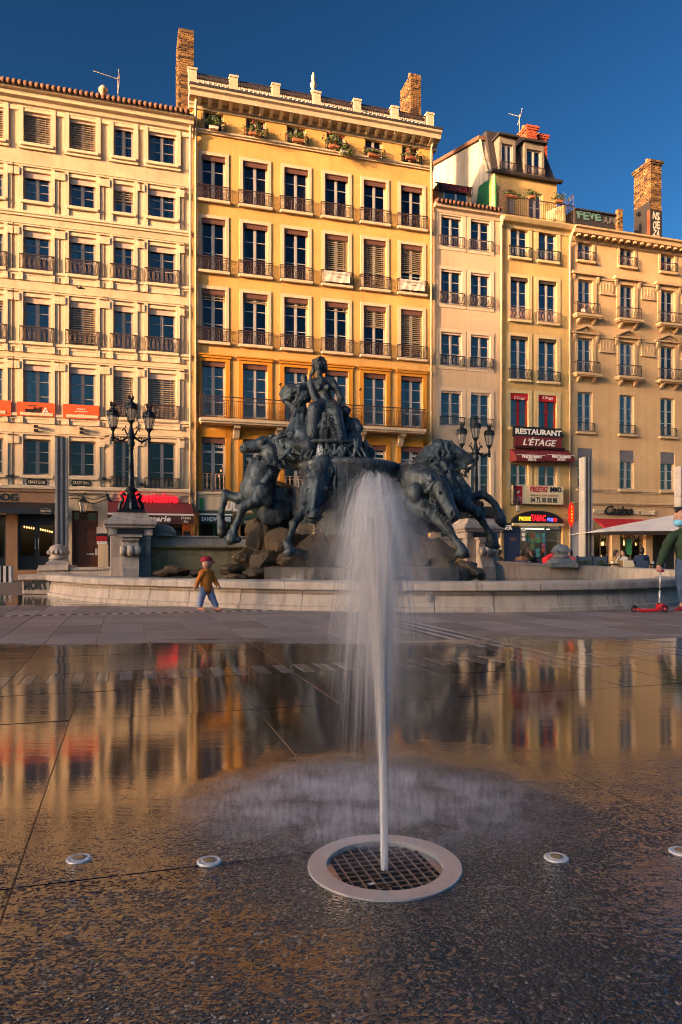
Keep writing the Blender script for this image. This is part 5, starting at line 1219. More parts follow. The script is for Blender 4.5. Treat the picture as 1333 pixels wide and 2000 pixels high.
t = sign('tobacco_sign', 'black arched shop sign reading PRESSE TABAC in lit letters', 'sign', 1050, 1014, .12)
w_ = wm(1000, 1100, d=.12); pts = [(w_/2*math.cos(k*math.pi/14), -.2+.62*math.sin(k*math.pi/14)) for k in range(15)]; q = MB(); q.prism([(x, z) for x, z in pts][::-1], -.08, .08); q.build('board', M['black'], t)
text('PRESSE', .26, M['neonyellow'], t, -.76, -.1, .0, w=.66, bold=.01); text('TABAC', .40, M['neonred'], t, .0, -.1, .04, w=.84, bold=.02); text('FDJ', .2, M['neonblue'], t, .66, -.1, -.02, w=.30, bold=.012); q = MB(); q.box(.86, 1.06, -.1, -.082, -.10, .06); q.build('red_tile', M['neonred'], t)
q = MB(); q.box(-w_/2, w_/2, -.14, .1, -.34, -.21); q.build('ledge', M['b4trim'], t)
q = MB(); q.box(a, a+.07, .2, .28, .02, d).box(b-.07, b, .2, .28, .02, d).box(a+(b-a)*.62, a+(b-a)*.62+.08, .2, .28, .02, d).box(a, b, .2, .28, d-.3, d-.22).box(a, a+(b-a)*.62, .2, .28, .02, .35); q.build('shop_front', simple('shop_front_blue', (.04, .09, .14), .45), H4.root)
for p, r_, z0_ in ((a+.07, a+(b-a)*.62, .35), (a+(b-a)*.62+.08, b-.07, .05)): q = MB(); q.box(p, r_, .24, .25, z0_, d-.3); q.build('pane', M['glassshop'], H4.root)
q = MB(); q.box(H4.X(985), H4.X(1016), -.05, .03, .02, H4.L(1000, 1030)[1]); pn = q.build('shop_panel', M['navy'], H4.root); text('WW', .3, simple('gilt_paint', (.35, .17, .06), .5), pn, H4.X(1001), -.056, H4.L(1001, 1054)[1], w=.32, shear=.3, name='painted_lettering')
hues = [(.10, .45, .18), (.05, .25, .55), (.55, .42, .05), (.5, .06, .04), (.6, .58, .55), (.08, .30, .40), (.5, .22, .05), (.42, .05, .25)]
pm = [simple('poster_ink_%s' % n_, h_, .5, 0, .35, 14) for n_, h_ in zip(('green', 'blue', 'yellow', 'red', 'white', 'teal', 'orange', 'purple'), hues)]
nm = ('green', 'blue', 'yellow', 'red', 'white', 'teal', 'orange', 'purple')
rg = random.Random(5); k = 0
for col in range(4):
    for rw_ in range(5):
        fx, fy = 1031+col*10+rg.uniform(-1, 1), 1046+rw_*9.5+rg.uniform(-1, 1)
        if rg.random() < .15: continue
        ci = rg.randrange(8)
        if (col, rw_) in ((1, 1), (1, 2)): ci = 0
        t = sign('window_poster', 'small %s poster in the tobacco shop window, column %s, %s row' % (nm[ci], ('one', 'two', 'three', 'four')[col], ('top', 'second', 'third', 'fourth', 'bottom')[rw_]), 'poster', fx, fy, -.225, 'posters in the tobacco shop window'); q = MB(); ww, hh = rg.uniform(.15, .24), rg.uniform(.2, .27); q.box(-ww/2, ww/2, -.012, -.004, -hh/2, hh/2); q.build('sheet', pm[ci], t)
        q = MB(); q.box(-ww*.36, ww*.3, -.016, -.0125, hh*.1, hh*.3).box(-ww*.36, ww*.1, -.016, -.0125, -hh*.2, -hh*.12); q.build('print', pm[(ci+3) % 8], t)
q = MB(); q.box(a+.2, b-.2, .9, 1.0, d-.25, d-.18); q.build('strip_light', emit('strip_lamp', (1, .82, .55), 9.0), H4.root)
t = sign('tobacco_carrot_sign', 'tall red lozenge tobacco sign projecting beside the drainpipe', 'sign', 1116, 1005, .45); q = MB(); q.prism([(0, -.62), (.14, -.36), (.14, .36), (0, .62), (-.14, .36), (-.14, -.36)][::-1], -.05, .05); q.build('lozenge', emit('lozenge_red', (.75, .02, .01), .55), t); q = MB(); q.bar((0, .05, 0), (0, .46, 0), .02); q.build('bracket', M['irondark'], t)
for k, s in enumerate('TABAC'): text(s, .17, M['neonyellow'], t, 0, -.056, .34-.17*k, w=.10)
for x0, s in ((1019.5, 'white'),):
    t = sign('round_badges', 'column of three small white round badges beside the tobacco shop window', 'badge', 1023, 1044, .02); q = MB(); [q.prism([(.1*math.cos(k_*.6283), zz+.1*math.sin(k_*.6283)) for k_ in range(10)][::-1], -.03, -.005) for zz in (.24, 0, -.24)]; q.build('badge', M['white'], t)
# ---- ground floor of the tan house: grocery
a, b, c, d = shop_hole(H5, 1161, 1196, 1040, None, 2.0); a_, b_, c_, d_ = shop_hole(H5, 1212, 1262, 1040, None, 2.0); shop_hole(H5, 1275, 1400, 1040, None, 2.0)
for zy, hh, dd in ((961, .22, .06), (985, .14, .12)): H5.band(H5.Z([(1120, zy), (1330, zy+6)]), hh, dd)
q = MB(); q.box(0, H5.X(1158), -.05, .02, .02, H5.L(1130, 1018)[1]); q.build('stone_pier', M['bannerwhite'], H5.root)
t = sign('grocery_sign', 'raised lettering PETIT Casino DES TERREAUX on the tan wall', 'sign', 1220, 998, .06)
text('PETIT', .30, M['cream'], t, wm(1220, 1170), 0, -.06, w=wm(1159, 1180), bold=.014, ext=.03); text('DES TERREAUX', .30, M['cream'], t, wm(1220, 1259), 0, -.08, w=wm(1239, 1281), bold=.014, ext=.03); text('Casino', .66, M['black'], t, wm(1220, 1206), -.03, .0, w=wm(1181, 1235), shear=.45, bold=.014, ext=.03)
aw = sign('red_awning', 'long red shop awning above the grocery windows', 'awning', 1240, 1030, .02); wl, wr = wm(1240, 1160), wm(1240, 1400)
q = MB(); q.prism([(0, .42), (-.05, .42), (-.95, -.10), (-.95, -.14), (0, .36)], wl, wr, 'x'); q.build('cloth', M['redcloth'], aw); q = MB(); q.box(wl, wr, -.97, -.95, -.42, -.11); q.build('valance', M['redcloth'], aw)
q = MB()
for p, r_ in ((a, b), (a_, b_)): q.box(p, p+.06, .22, .28, .02, d).box(r_-.06, r_, .22, .28, .02, d).box(p, r_, .22, .28, .02, .4).box((p+r_)/2-.03, (p+r_)/2+.03, .22, .28, .4, d)
q.build('shop_front', M['brownfascia'], H5.root)
for p, r_ in ((a, b), (a_, b_)): q = MB(); q.box(p+.06, r_-.06, .25, .256, .4, d); q.build('pane', M['glassshop'], H5.root)
rg = random.Random(11)
for nm_, xl, xr in (('left', 1163, 1195), ('right', 1214, 1260)):
    t = sign('grocery_shelf', 'lit shelf of bottles and packets in the %s grocery window' % nm_, 'shelf', (xl+xr)/2, 1075, -.75); w_ = wm(xl, xr)
    q = MB(); [q.box(-w_/2, w_/2, -.12, .3, z_, z_+.03) for z_ in (-.6, -.2, .2, .6)]; q.build('board', M['wood'], t); n_ = 0
    for z_ in (-.57, -.17, .23, .63):
        x_ = -w_/2+.05
        while x_ < w_/2-.06:
            ww = rg.uniform(.05, .11); hh = rg.uniform(.14, .32); q = MB(); mt = rg.choice(['bottleglow', 'wood', 'orange', 'cream', 'green', 'red', 'darkred'])  # some bottles get a glowing material to brighten the shelf
            if mt == 'bottleglow' and rg.random() < .3: mt = 'cream'
            q.lathe([(ww*.45, 0), (ww*.45, hh*.6), (ww*.18, hh*.78), (ww*.18, hh)], 6, (x_, -.02, z_+.031)); q.build('bottle', M[mt], t); x_ += ww+.03
    q = MB(); q.box(-w_/2, w_/2, .1, .2, .93, .97); q.build('shelf_lamp', emit('shelf_lamp_%s' % nm_, (1, .6, .25), 16), t)
t = sign('green_poster', 'green poster in the right grocery window', 'poster', 1228, 1068, -.2); q = MB(); q.box(-.2, .2, -.01, 0, -.4, .42); q.build('sheet', pm[0], t); q = MB(); q.box(-.17, .17, -.016, -.0105, -.34, -.06); q.build('print', simple('poster_light_green', (.1, .42, .12), .6), t)
for H in (H1, H2, H3, H4, H5): H.finish()

# ---- plants in the window boxes of the yellow house
def leafy(name, label, cat, loc, w_, h_, droop, group, pot=None, bloom=False, seed=0, n=260):
    rg = random.Random(seed); t = thing(name, label, cat, loc, TH, group)
    q = MB()
    for _ in range(n):
        x = rg.gauss(0, w_*.30); z = abs(rg.gauss(0, h_*.42))*(1-min(1, abs(x)/w_)*.5); y = rg.gauss(0, .10)
        if rg.random() < droop: z = -abs(rg.gauss(0, h_*.35)); y -= .1; x += w_*.2
        s = rg.uniform(.035, .085); a1, a2 = rg.uniform(0, 6.28), rg.uniform(-.9, .9)
        d1 = Vector((math.cos(a1)*math.cos(a2), math.sin(a1)*math.cos(a2), math.sin(a2)))*s; d2 = d1.cross(Vector((rg.uniform(-1, 1), rg.uniform(-1, 1), rg.uniform(-1, 1)))).normalized()*s*.45; p = Vector((x, y, z)); q.cur = 1 if bloom and rg.random() < .14 else 0
        q.add([p-d1, p+d2, p+d1*1.1+Vector((0, 0, -.012)), p-d2], [(0, 1, 2, 3)])
    q.build('foliage', [M['leaf'], M['flower']], t)
    q = MB()
    for k in range(7): x = rg.uniform(-w_*.3, w_*.3); q.tube([(x*.5, 0, -.1), (x, rg.uniform(-.05, .05), h_*rg.uniform(.4, .9))], .006, 4)
    q.build('stems', M['leaf'], t)
    if pot: q = MB(); q.prism([(-w_*.30, -.15), (w_*.30, -.15), (w_*.34, -.02), (-w_*.34, -.02)][::-1], -.09, .09); q.build('pot', M[pot], t)
    return t
i = 0
for fx, fy, w_, h_, dr_, pt, bl_, lab in ((418, 246, .62, .55, 0, 'bannerwhite', False, 'round green bush in a white box on the first attic sill'), (499, 258, .8, .5, .18, 'pot', True, 'trailing plant on the second attic sill'), (583, 271, .8, .48, .05, 'pot', True, 'leafy plant with white pot on the third attic sill'),
        (653, 283, .75, .62, .1, 'pot', True, 'tall leafy plant on the left of the fourth attic sill'), (672, 294, .6, .45, .35, 'bannerwhite', False, 'plant hanging over the right end of the fourth attic sill'), (730, 300, .8, .18, .1, 'pot', False, 'low plants along the fifth attic sill'), (803, 305, .8, .42, .15, 'pot', True, 'leafy plant filling the sixth attic sill')):
    i += 1; leafy('potted_plant', lab, 'plant', on(None, fx, fy, .22), w_, h_, dr_, 'plants on the attic sills', pt, bl_, i)
for fx, fy, w_, h_, lab in ((1000, 381, 1.0, .16, 'mossy plant box on the terrace railing, left end'), (1040, 382, .5, .35, 'spiky plant in the middle of the terrace railing'), (1092, 390, .6, .4, 'spiky plant at the right end of the terrace railing')):
    i += 1; leafy('potted_plant', lab, 'plant', on(None, fx, fy, .30), w_, h_, .1, 'plants on the terrace', 'pot', False, i, 160)

# ---- roof aerials
def aerial(label, x, y, V, yt, boom, ang):
    u, z = pix(x, y, V); _, z1 = pix(x, yt, V); t = thing('roof_aerial', label, 'aerial', G(u, V, z), TH)
    q = MB(); q.tube([(0, 0, 0), (0, 0, z1-z)], .018, 5); q.build('mast', M['zinc'], t); h_ = z1-z-.1
    q = MB(); q.tube([(0, 0, h_), (-boom, .2, h_+boom*ang)], .012, 4)
    for k in range(10): f = k/10; c_ = Vector((-boom*f, .2*f, h_+boom*ang*f)); q.bar(c_+Vector((0, -.12, -.10)), c_+Vector((0, .12, .10)), .007)
    q.tube([(.02, -.25, h_+.30), (.06, 0, h_), (.02, .25, h_-.3)], .012, 4); q.build('boom', M['zinc'], t); return t
aerial('thin television aerial standing on the tiled roof at left', 231, 190, FV+2, 150, 1.05, .28)
aerial('small television aerial beside the red chimney', 1015, 258, FV+SB+1.2, 224, .55, .35)
u, z = pix(202, 178, FV+2); t = thing('roof_vent', 'small round vent cap on the tiled roof beside the aerial', 'vent', G(u, FV+2, z), TH); q = MB(); q.lathe([(.12, -.8), (.12, -.05), (.2, -.02), (.2, .08), (.1, .22), (.02, .25)], 12); q.build('cap', M['zinc'], t, True)
u, z = pix(1248, 440, FV+1); t = thing('roof_camera', 'thin pole with a dark head on the eave beside the graffiti chimney', 'pole', G(u, FV+1, z-.3), TH); q = MB(); q.tube([(0, 0, 0), (0, 0, .95)], .02, 5); q.build('mast', M['irondark'], t); q = MB(); q.box(-.1, .08, -.06, .06, .8, .98); q.build('head', M['irondark'], t)
# sprayed rail on the low roof
t = thing('roof_railing', 'dark roof railing with red scrawled letters above the low dormer', 'railing', G(pix(850, 372, FV+1.3)[0], FV+1.3, pix(850, 372, FV+1.3)[1]), TH); w_ = 2.05
q = MB(); q.box(0, w_, -.02, .02, .40, .44).box(0, w_, -.02, .02, -.0, .03); [q.box(w_*k/16-.01, w_*k/16+.01, -.015, .015, .03, .40) for k in range(17)]; q.build('rail', M['irondark'], t)
q = MB(); q.box(.2, w_-.1, -.03, -.021, .06, .40); q.build('board', M['irondark'], t); text('TORNGU', .4, simple('spray_paint_wine', (.30, .04, .05), .7), t, w_/2+.1, -.036, .23, w=1.6, bold=.02, name='sprayed_lettering')

# ---- unseen building behind the camera, its roof outline shaped to shade the square
def U(u, v, z): return G(u, v, z)
gb = thing('shading_building', 'large pale unseen building behind the camera, roofline shaped to shade the square', 'building', G(-107.5, -14), TH)
q = MB(); q.prism([(-60, 0), (92, 0), (92, 8), (70, 11), (45, 15), (30, 20), (16, 31), (0, 41), (-8, 38.4), (-22, 33.9), (-28, 30.5), (-42, 29.7), (-60, 29)], -12, 0); q.build('wall', M['b3'], gb)
q = MB(); q.box(-.7, .7, .02, .05, 0, 2.2); pwm = q.mesh('window', M['roofdark'])
for r_ in range(4):
    for k in range(25):
        link('window', pwm, gb, (-56+k*3.2, 0, 2+r_*3.7))
# ------------------------------------------------------------------ the basin
def spline(pts, per=10):
    p = [Vector((*q, 0)) for q in pts]; p = [p[0]*2-p[1]]+p+[p[-1]*2-p[-2]]; out = []
    for i in range(1, len(p)-2):
        for k in range(per):
            t = k/per; a, b, c, d = p[i-1], p[i], p[i+1], p[i+2]
            out.append(.5*((2*b)+(c-a)*t+(2*a-5*b+4*c-d)*t*t+(3*b-a-3*c+d)*t**3))
    out.append(p[-2]); return out
rim = spline(BASIN, 10)
basin = thing('fountain_basin', 'broad pale stone fountain basin with curved rim and corner finials', 'fountain basin', (0, 14, 0))
BO = Vector((0, 14, 0))
def loft(path, prof, name, mat, parent, org, i0, i1, gap=.003):
    pts = path[i0:i1+1]; m = MB(); k = len(prof); n = len(pts); vs = []
    for i, p in enumerate(pts):
        j = i0+i; t = (path[min(j+1, len(path)-1)]-path[max(j-1, 0)]).normalized(); nin = Vector((-t.y, t.x, 0))
        sh = gap if i == 0 else (-gap if i == n-1 else 0)
        for o, z in prof: vs.append(p+t*sh+nin*o+Vector((0, 0, z))-org)
    fs = [(i*k+j, (i+1)*k+j, (i+1)*k+(j+1) % k, i*k+(j+1) % k) for i in range(n-1) for j in range(k)]
    fs += [tuple(range(k)), tuple((n-1)*k+j for j in range(k-1, -1, -1))]
    m.add(vs, fs); return m.build(name, mat, parent)
WALLP = [(.0, -.03), (.0, .065), (.035, .085), (.05, .16), (.075, .27), (.08, .335), (.42, .335), (.42, -.03)]
COPEP = [(.012, .34), (-.02, .352), (-.03, .37), (-.03, .452), (-.018, .478), (.01, .494), (.05, .5), (.47, .5), (.50, .48), (.50, .34)]
def split(pxs):
    ids = [0]
    for x in pxs:
        best = min(range(len(rim)), key=lambda i: abs(CX+FPX*rim[i].x/rim[i].y-x)); ids.append(best)
    return sorted(set(ids+[len(rim)-1]))
for prof, pxs, nm in ((WALLP, (140, 207, 285, 363, 470, 585, 715, 846, 970, 1090, 1194, 1270), 'wall_stone'), (COPEP, (128, 180, 300, 420, 560, 690, 800, 930, 1050, 1170, 1272), 'coping_stone')):
    ids = split(pxs)
    for a, b in zip(ids, ids[1:]):
        if b > a: loft(rim, prof, nm, M['stone'], basin, BO, a, b, .006)
# block at the left end, graffiti on its face
q = MB(); e0 = Vector((-7.86, 17.62, 0))-BO; ww = .80
q.box(e0.x+.06, e0.x+ww-.05, e0.y+.06, e0.y+.9, -.02, .33); q.build('corner_stone', M['stone'], basin, bevel=.03)
q = MB(); q.box(e0.x-.02, e0.x+ww+.06, e0.y-.02, e0.y+1.0, .335, .47); q.build('corner_cap', M['stone'], basin, bevel=.025)
graffiti('MORT', .24, M['black'], M['black'], basin, e0.x+.40, e0.y+.056, .2, .58, 12)
def wallrun(p, q_, h0, h1, th, name, mat, n, batter=0.0, cap=True):
    """low wall of n stones from p to q_ (world x, y), its face towards the basin on the right-hand side of p -> q_"""
    p = Vector((*p, 0)); q_ = Vector((*q_, 0)); d = (q_-p); t = d.normalized(); nn = Vector((t.y, -t.x, 0))
    for k in range(n):
        a, b = p+d*(k/n)+t*.003, p+d*((k+1)/n)-t*.003; za, zb_ = h0+(h1-h0)*k/n, h0+(h1-h0)*(k+1)/n; m = MB()
        vs = [a+nn*batter-BO, b+nn*batter-BO, b-nn*th-BO, a-nn*th-BO]; top = [a-BO, b-BO, b-nn*th-BO, a-nn*th-BO]; c = .09 if cap else 0
        m.add([v+Vector((0, 0, -.03)) for v in vs]+[v+Vector((0, 0, (za, zb_, zb_, za)[i]-c)) for i, v in enumerate(top)], [(3, 2, 1, 0), (4, 5, 6, 7)]+[(i, (i+1) % 4, 4+(i+1) % 4, 4+i) for i in range(4)])
        m.build(name, mat, basin, bevel=.006)
        if cap:
            m = MB(); o = .03; vs = [a+nn*o-BO, b+nn*o-BO, b-nn*(th+o)-BO, a-nn*(th+o)-BO]
            m.add([v+Vector((0, 0, (za, zb_, zb_, za)[i]-c+.003)) for i, v in enumerate(vs)]+[v+Vector((0, 0, (za, zb_, zb_, za)[i])) for i, v in enumerate(vs)], [(3, 2, 1, 0), (4, 5, 6, 7)]+[(i, (i+1) % 4, 4+(i+1) % 4, 4+i) for i in range(4)])
            m.build('coping_stone', mat, basin, bevel=.015)
wallrun((-7.75, 18.45), (-5.35, 18.60), .62, .66, .40, 'wall_stone', M['stone'], 3)
wallrun((4.35, 21.15), (6.85, 20.65), .80, .66, .40, 'wall_stone', M['stone'], 3)
wallrun((6.80, 20.62), (6.98, 14.75), .66, .62, .45, 'wall_stone', M['stone'], 4, .06, False)
def finial(c, z0):
    q = MB(); c = Vector((*c, 0))-BO
    q.box(c.x-.38, c.x+.38, c.y-.34, c.y+.34, z0-.05, z0+.07); q.lathe([(.42, .07), (.38, .14), (.30, .19), (.27, .23)], 4, (c.x, c.y, z0), TH+.785)
    q.lathe([(.25, .235), (.23, .27), (.19, .31), (.20, .34), (.245, .37), (.25, .42), (.24, .46), (.20, .54), (.12, .59), (.03, .61)], 24, (c.x, c.y, z0)); o = q.build('finial', M['stone'], basin)
    for p in o.data.polygons: p.use_smooth = len(p.vertices) == 4 and p.area < .02
    q = MB()
    for k in range(14): a = k*6.283/14; q.lathe([(.02, -.05), (.045, 0), (.02, .05)], 5, (c.x+.245*math.cos(a), c.y+.245*math.sin(a), z0+.40))
    q.build('finial_beads', M['stone'], o)
finial((-7.33, 18.75), .62); finial((6.28, 20.65), .66)
# back wall between the lamp piers
bw0, bw1 = Vector((-5.0, 19.05, 0)), Vector((3.6, 21.35, 0)); d = bw1-bw0; n = 7
ang = math.atan2(d.y, d.x)
for k in range(n):
    L = d.length/n
    for prof, nm, mt in (([(0, -.03), (0, .95), (.04, .97), (.04, 1.12), (.5, 1.12), (.5, -.03)], 'wall_stone', 'stonewarm'), ([(-.06, 1.125), (-.10, 1.17), (-.10, 1.21), (.5, 1.21), (.5, 1.125)], 'moulding_stone', 'stonewarm'), ([(.06, 1.213), (.06, 1.40), (.02, 1.44), (.02, 1.47), (.55, 1.47), (.55, 1.213)], 'coping_stone', 'stone')):
        q = MB(); q.prism(prof, k*L+.003, (k+1)*L-.003, 'x'); o = q.build(nm, M[mt], basin); o.location = bw0-BO; o.rotation_euler = (0, 0, ang)
c = P(321, 1047, 19.25)-BO; q = MB()
q.lathe([(.30, 0), (.30, .04), (.27, .06)], 20, c); q.prism([(c.x+.28*math.cos(a), c.z+.06+.24*math.sin(a)) for a in np.linspace(0, math.pi, 15)][::-1], c.y-.16, c.y+.16)
for k in range(7): a = math.pi*(k+.5)/7; q.tube([(c.x+.1*math.cos(a), c.y-.17, c.z+.07+.08*math.sin(a)), (c.x+.27*math.cos(a), c.y-.18, c.z+.07+.24*math.sin(a))], [.03, .045], 6)
for s in (-1, 1): q.lathe([(.02, -.05), (.07, -.02), (.07, .03), (.02, .06)], 10, (c.x+s*.27, c.y-.1, c.z+.08))
q.build('carved_ornament', M['stone'], basin)
# drain rosette and crack on the rim
c = P(836, 1168, 11.78)-BO; q = MB(); q.prism([(c.x+.055*math.cos(k*.524), c.z+.055*math.sin(k*.524)) for k in range(12)][::-1], c.y-.03, c.y+.1); o = q.build('drain_rosette', M['stone'], basin); q = MB(); [q.prism([(c.x+.022*math.cos(a)+.009*math.cos(k_*1.05), c.z+.022*math.sin(a)+.009*math.sin(k_*1.05)) for k_ in range(6)][::-1], c.y-.034, c.y-.029) for a in (0, 1.57, 3.14, 4.71)]; q.build('drain_hole', M['black'], o)
# water standing in the basin
wm_ = NT('basin_water'); pos = wm_.n('NewGeometry').outputs['Position']
wm_.principled((.03, .035, .03), .06, Normal=wm_.bump(wm_.noise(wm_.mapv(pos, (3, 6, 1)), 1.0, 4), .12, .03))
q = MB(); q.add([(p.x, p.y, .30) for p in rim]+[(6.9, 20.4, .30), (4.2, 21.0, .30), (-5.2, 18.6, .30), (-6.9, 18.3, .30)], [tuple(range(len(rim)+4))]); wtr = q.build('basin_water', wm_.m); tag(wtr, kind='structure')

# ------------------------------------------------------------------ lamp piers and lamps
def pier(loc, side, label):
    t = thing('lamp_pier', label, 'stone pier', loc, TH, 'stone piers carrying the lamps')
    def st(nm, hw, z0, z1, hd=None, bev=.012): q = MB(); hd = hd or hw; q.box(-hw, hw, -hd, hd, z0, z1); return q.build(nm, M['stone'], t, bevel=bev)
    st('base_stone', .60, -.03, .40); st('shaft_stone', .50, .403, .90); st('shaft_stone', .50, .903, 1.44); st('frieze_stone', .535, 1.443, 1.64)
    st('cornice_stone', .62, 1.643, 1.70); st('cornice_stone', .66, 1.703, 1.80, bev=.03)
    q = MB(); hw = .64; vs = []
    for h_, z in ((.63, 1.803), (.60, 1.86), (.50, 1.90), (.42, 1.99), (.42, 2.04)): vs.append((h_*1.414, z))
    q.lathe(vs, 4, (0, 0, 0), math.pi/4); q.build('cap_stone', M['stone'], t)
    q = MB(); q.box(-.33, .33, -.548, -.536, 1.48, 1.61); q.build('plaque', M['black'], t)
    q = MB(); [q.box(-.5+k*.95-.0, -.44+k*.95+.03, -.55, -.537, 1.47, 1.62) for k in (0, 1)]; q.build('rosette', M['stone'], t)
    # console with its scroll on the front
    q = MB(); q.prism([(-.50, 0), (-.95, 0), (-.90, .62), (-.80, .80), (-.72, 1.0), (-.66, 1.28), (-.74, 1.32), (-.74, 1.40), (-.5, 1.40)], -.21, .21, 'x'); q.build('console_stone', M['stone'], t, bevel=.01)
    q = MB(); q.box(-.27, .27, -.80, -.502, 1.403, 1.47); q.build('console_cap', M['stone'], t)
    for dx, r_ in ((-.17, .125), (0, .14), (.17, .125)): q = MB(); q.tube([(dx-.085, -.80, 1.06), (dx-.06, -.80, 1.06), (dx+.06, -.80, 1.06), (dx+.085, -.80, 1.06)], [r_*.8, r_, r_, r_*.8], 18); q.build('scroll', M['stone'], t, True)
    q = MB(); q.tube([(-.26, -.80, 1.06), (.26, -.80, 1.06)], .075, 14); q.build('scroll_core', M['stone'], t, True)
    return t
def lamp(loc, label):
    t = thing('street_lamp', label, 'street lamp', loc, TH, 'three armed lamps on the stone piers')
    q = MB(); q.box(-.36, .36, -.36, .36, .0, .05).box(-.30, .30, -.30, .30, .05, .10); q.lathe([(.38, .10), (.27, .16), (.24, .24), (.18, .40), (.15, .50)], 4, (0, 0, 0), math.pi/4)
    for k in range(4):
        a = k*math.pi/2+math.pi/4 if False else k*math.pi/2; c_, s_ = math.cos(a), math.sin(a)
        q.tube([(c_*.30, s_*.30, .10), (c_*.27, s_*.27, .25), (c_*.20, s_*.20, .36), (c_*.24, s_*.24, .46), (c_*.19, s_*.19, .52), (c_*.13, s_*.13, .46)], [.05, .055, .05, .05, .04, .03], 6)
    q.build('base', M['ironlamp'], t)
    q = MB(); q.lathe([(.11, .50), (.09, .54), (.17, .60), (.17, .63), (.10, .68), (.085, .72), (.075, .8), (.085, .82), (.075, .84), (.066, 1.25), (.08, 1.27), (.066, 1.29), (.056, 1.66), (.075, 1.70), (.06, 1.74), (.09, 1.78), (.10, 1.86), (.07, 1.92), (.10, 1.97), (.11, 2.06), (.07, 2.12), (.06, 2.2), (.03, 2.32), (.05, 2.35)], 14); q.build('post', M['ironlamp'], t, True)
    def lantern(x, z):
        q = MB(); n = 8
        q.lathe([(.02, -.12), (.035, -.06), (.07, .0), (.095, .02), (.095, .045), (.06, .05)], n, (x, 0, z)); q.lathe([(.155, .33), (.17, .34), (.17, .40), (.15, .41)], n, (x, 0, z))
        for k in range(n): c_, s_ = math.cos(k*.7854), math.sin(k*.7854); q.bar((x+.088*c_, .088*s_, z+.045), (x+.145*c_, .145*s_, z+.335), .009)
        o = q.build('lantern', M['ironlamp'], t)
        q = MB(); q.lathe([(.082, .048), (.138, .332)], n, (x, 0, z)); q.build('lantern_glass', M['lampglass'], o)
        q = MB(); q.lathe([(.165, .412), (.155, .46), (.10, .50), (.06, .53), (.055, .58), (.075, .60), (.05, .61)], n, (x, 0, z))
        for k in range(n): c_, s_ = math.cos(k*.7854+.39), math.sin(k*.7854+.39); q.add([(x+.155*c_-.03*s_, .155*s_+.03*c_, z+.40), (x+.155*c_+.03*s_, .155*s_-.03*c_, z+.40), (x+.185*c_, .185*s_, z+.47)], [(0, 1, 2), (2, 1, 0)])
        for k in range(6): c_, s_ = math.cos(k*1.047), math.sin(k*1.047); q.tube([(x+.045*c_, .045*s_, z+.60), (x+.06*c_, .06*s_, z+.64), (x+.08*c_, .08*s_, z+.70)], [.018, .02, .008], 5)
        q.build('lantern_roof', M['ironlamp'], o)
    lantern(0, 2.40)
    for s in (-1, 1):
        q = MB(); X = .455*s
        q.tube([(s*.06, 0, 2.02), (s*.14, 0, 1.96), (s*.22, 0, 1.90), (s*.30, 0, 1.90), (s*.38, 0, 1.95), (X, 0, 1.97)], [.035, .032, .03, .03, .028, .028], 6)
        q.tube([(s*.06, 0, 2.04), (s*.12, 0, 2.10), (s*.15, 0, 2.18), (s*.19, 0, 2.22), (s*.22, 0, 2.19), (s*.20, 0, 2.15)], [.025, .024, .022, .02, .018, .014], 6); q.lathe([(.004, -.03), (.025, 0), (.004, .03)], 6, (s*.14, 0, 2.27))
        q.tube([(s*.16, 0, 1.97), (s*.22, 0, 2.0), (s*.27, 0, 1.98), (s*.25, 0, 1.94)], .016, 5); q.tube([(s*.30, 0, 1.93), (s*.35, 0, 2.01), (s*.40, 0, 1.99)], .014, 5); q.tube([(s*.24, 0, 1.90), (s*.27, 0, 1.84), (s*.31, 0, 1.88)], [.02, .02, .012], 5)
        q.lathe([(.01, -.10), (.05, -.07), (.03, -.04), (.055, 0), (.035, .04), (.04, .08), (.02, .14)], 8, (X, 0, 1.97)); q.build('arm', M['ironlamp'], t)
        lantern(X, 2.20 if s < 0 else 2.20)
    return t
pier(Vector((-5.52, 18.95, 0)), -1, 'pale stone lamp pier with front scroll, left of the fountain statue')
pier(Vector((4.02, 21.75, 0)), 1, 'pale stone lamp pier behind the legs of the right rearing horse')
lamp(Vector((-5.50, 18.95, 2.042)), 'black three armed street lamp on the left stone pier, in front of the cream house')
lamp(Vector((4.05, 21.75, 2.042)), 'black three armed street lamp on the right stone pier, behind the horse head')

# ------------------------------------------------------------------ striped pillars
PST = stone('pillar_stone', (.38, .36, .34), (.2, .17, .14))
def pillar(u, v, h_, label, w_=.39):
    t = thing('striped_pillar', label, 'pillar', G(u, v), TH, 'striped stone pillars')
    n = int(h_/.42)
    for k in range(n):
        q = MB(); q.box(-w_/2, w_/2, -w_/2, w_/2, h_*k/n+(.003 if k else -.03), h_*(k+1)/n-.003); q.build('stone_block', PST, t, bevel=.005)
    for x0 in (-.115, .035): q = MB(); q.box(x0, x0+.085, -w_/2-.006, -w_/2+.004, .0, h_-.004); q.build('stripe', M['navy'] if False else simple('dark_marble', (.03, .035, .05), .5), t)
    return t
def uv(x, Y): X = (x-CX)/FPX*Y; return X*UX.x+Y*UX.y, -X*UX.y+Y*UX.x
pillar(*uv(121, 24), 4.85, 'dark striped stone pillar at left, in front of the cream house between the badges')
pillar(*uv(1144.5, 29.8), 5.0, 'dark striped stone pillar beside the red grocery awning')
pillar(*uv(1331, 31.1), 4.8, 'striped stone pillar cut by the right edge, above the masked man')
u, v = uv(9, 26); t = thing('striped_stub', 'short black and white striped block at the far left edge', 'bollard', G(u, v), TH)
for k in range(6): q = MB(); q.box(-.26+k*.087, -.26+(k+1)*.087, -.26, .26, -.03, .58); q.build('stripe', M['black'] if k % 2 == 0 else M['white'], t)

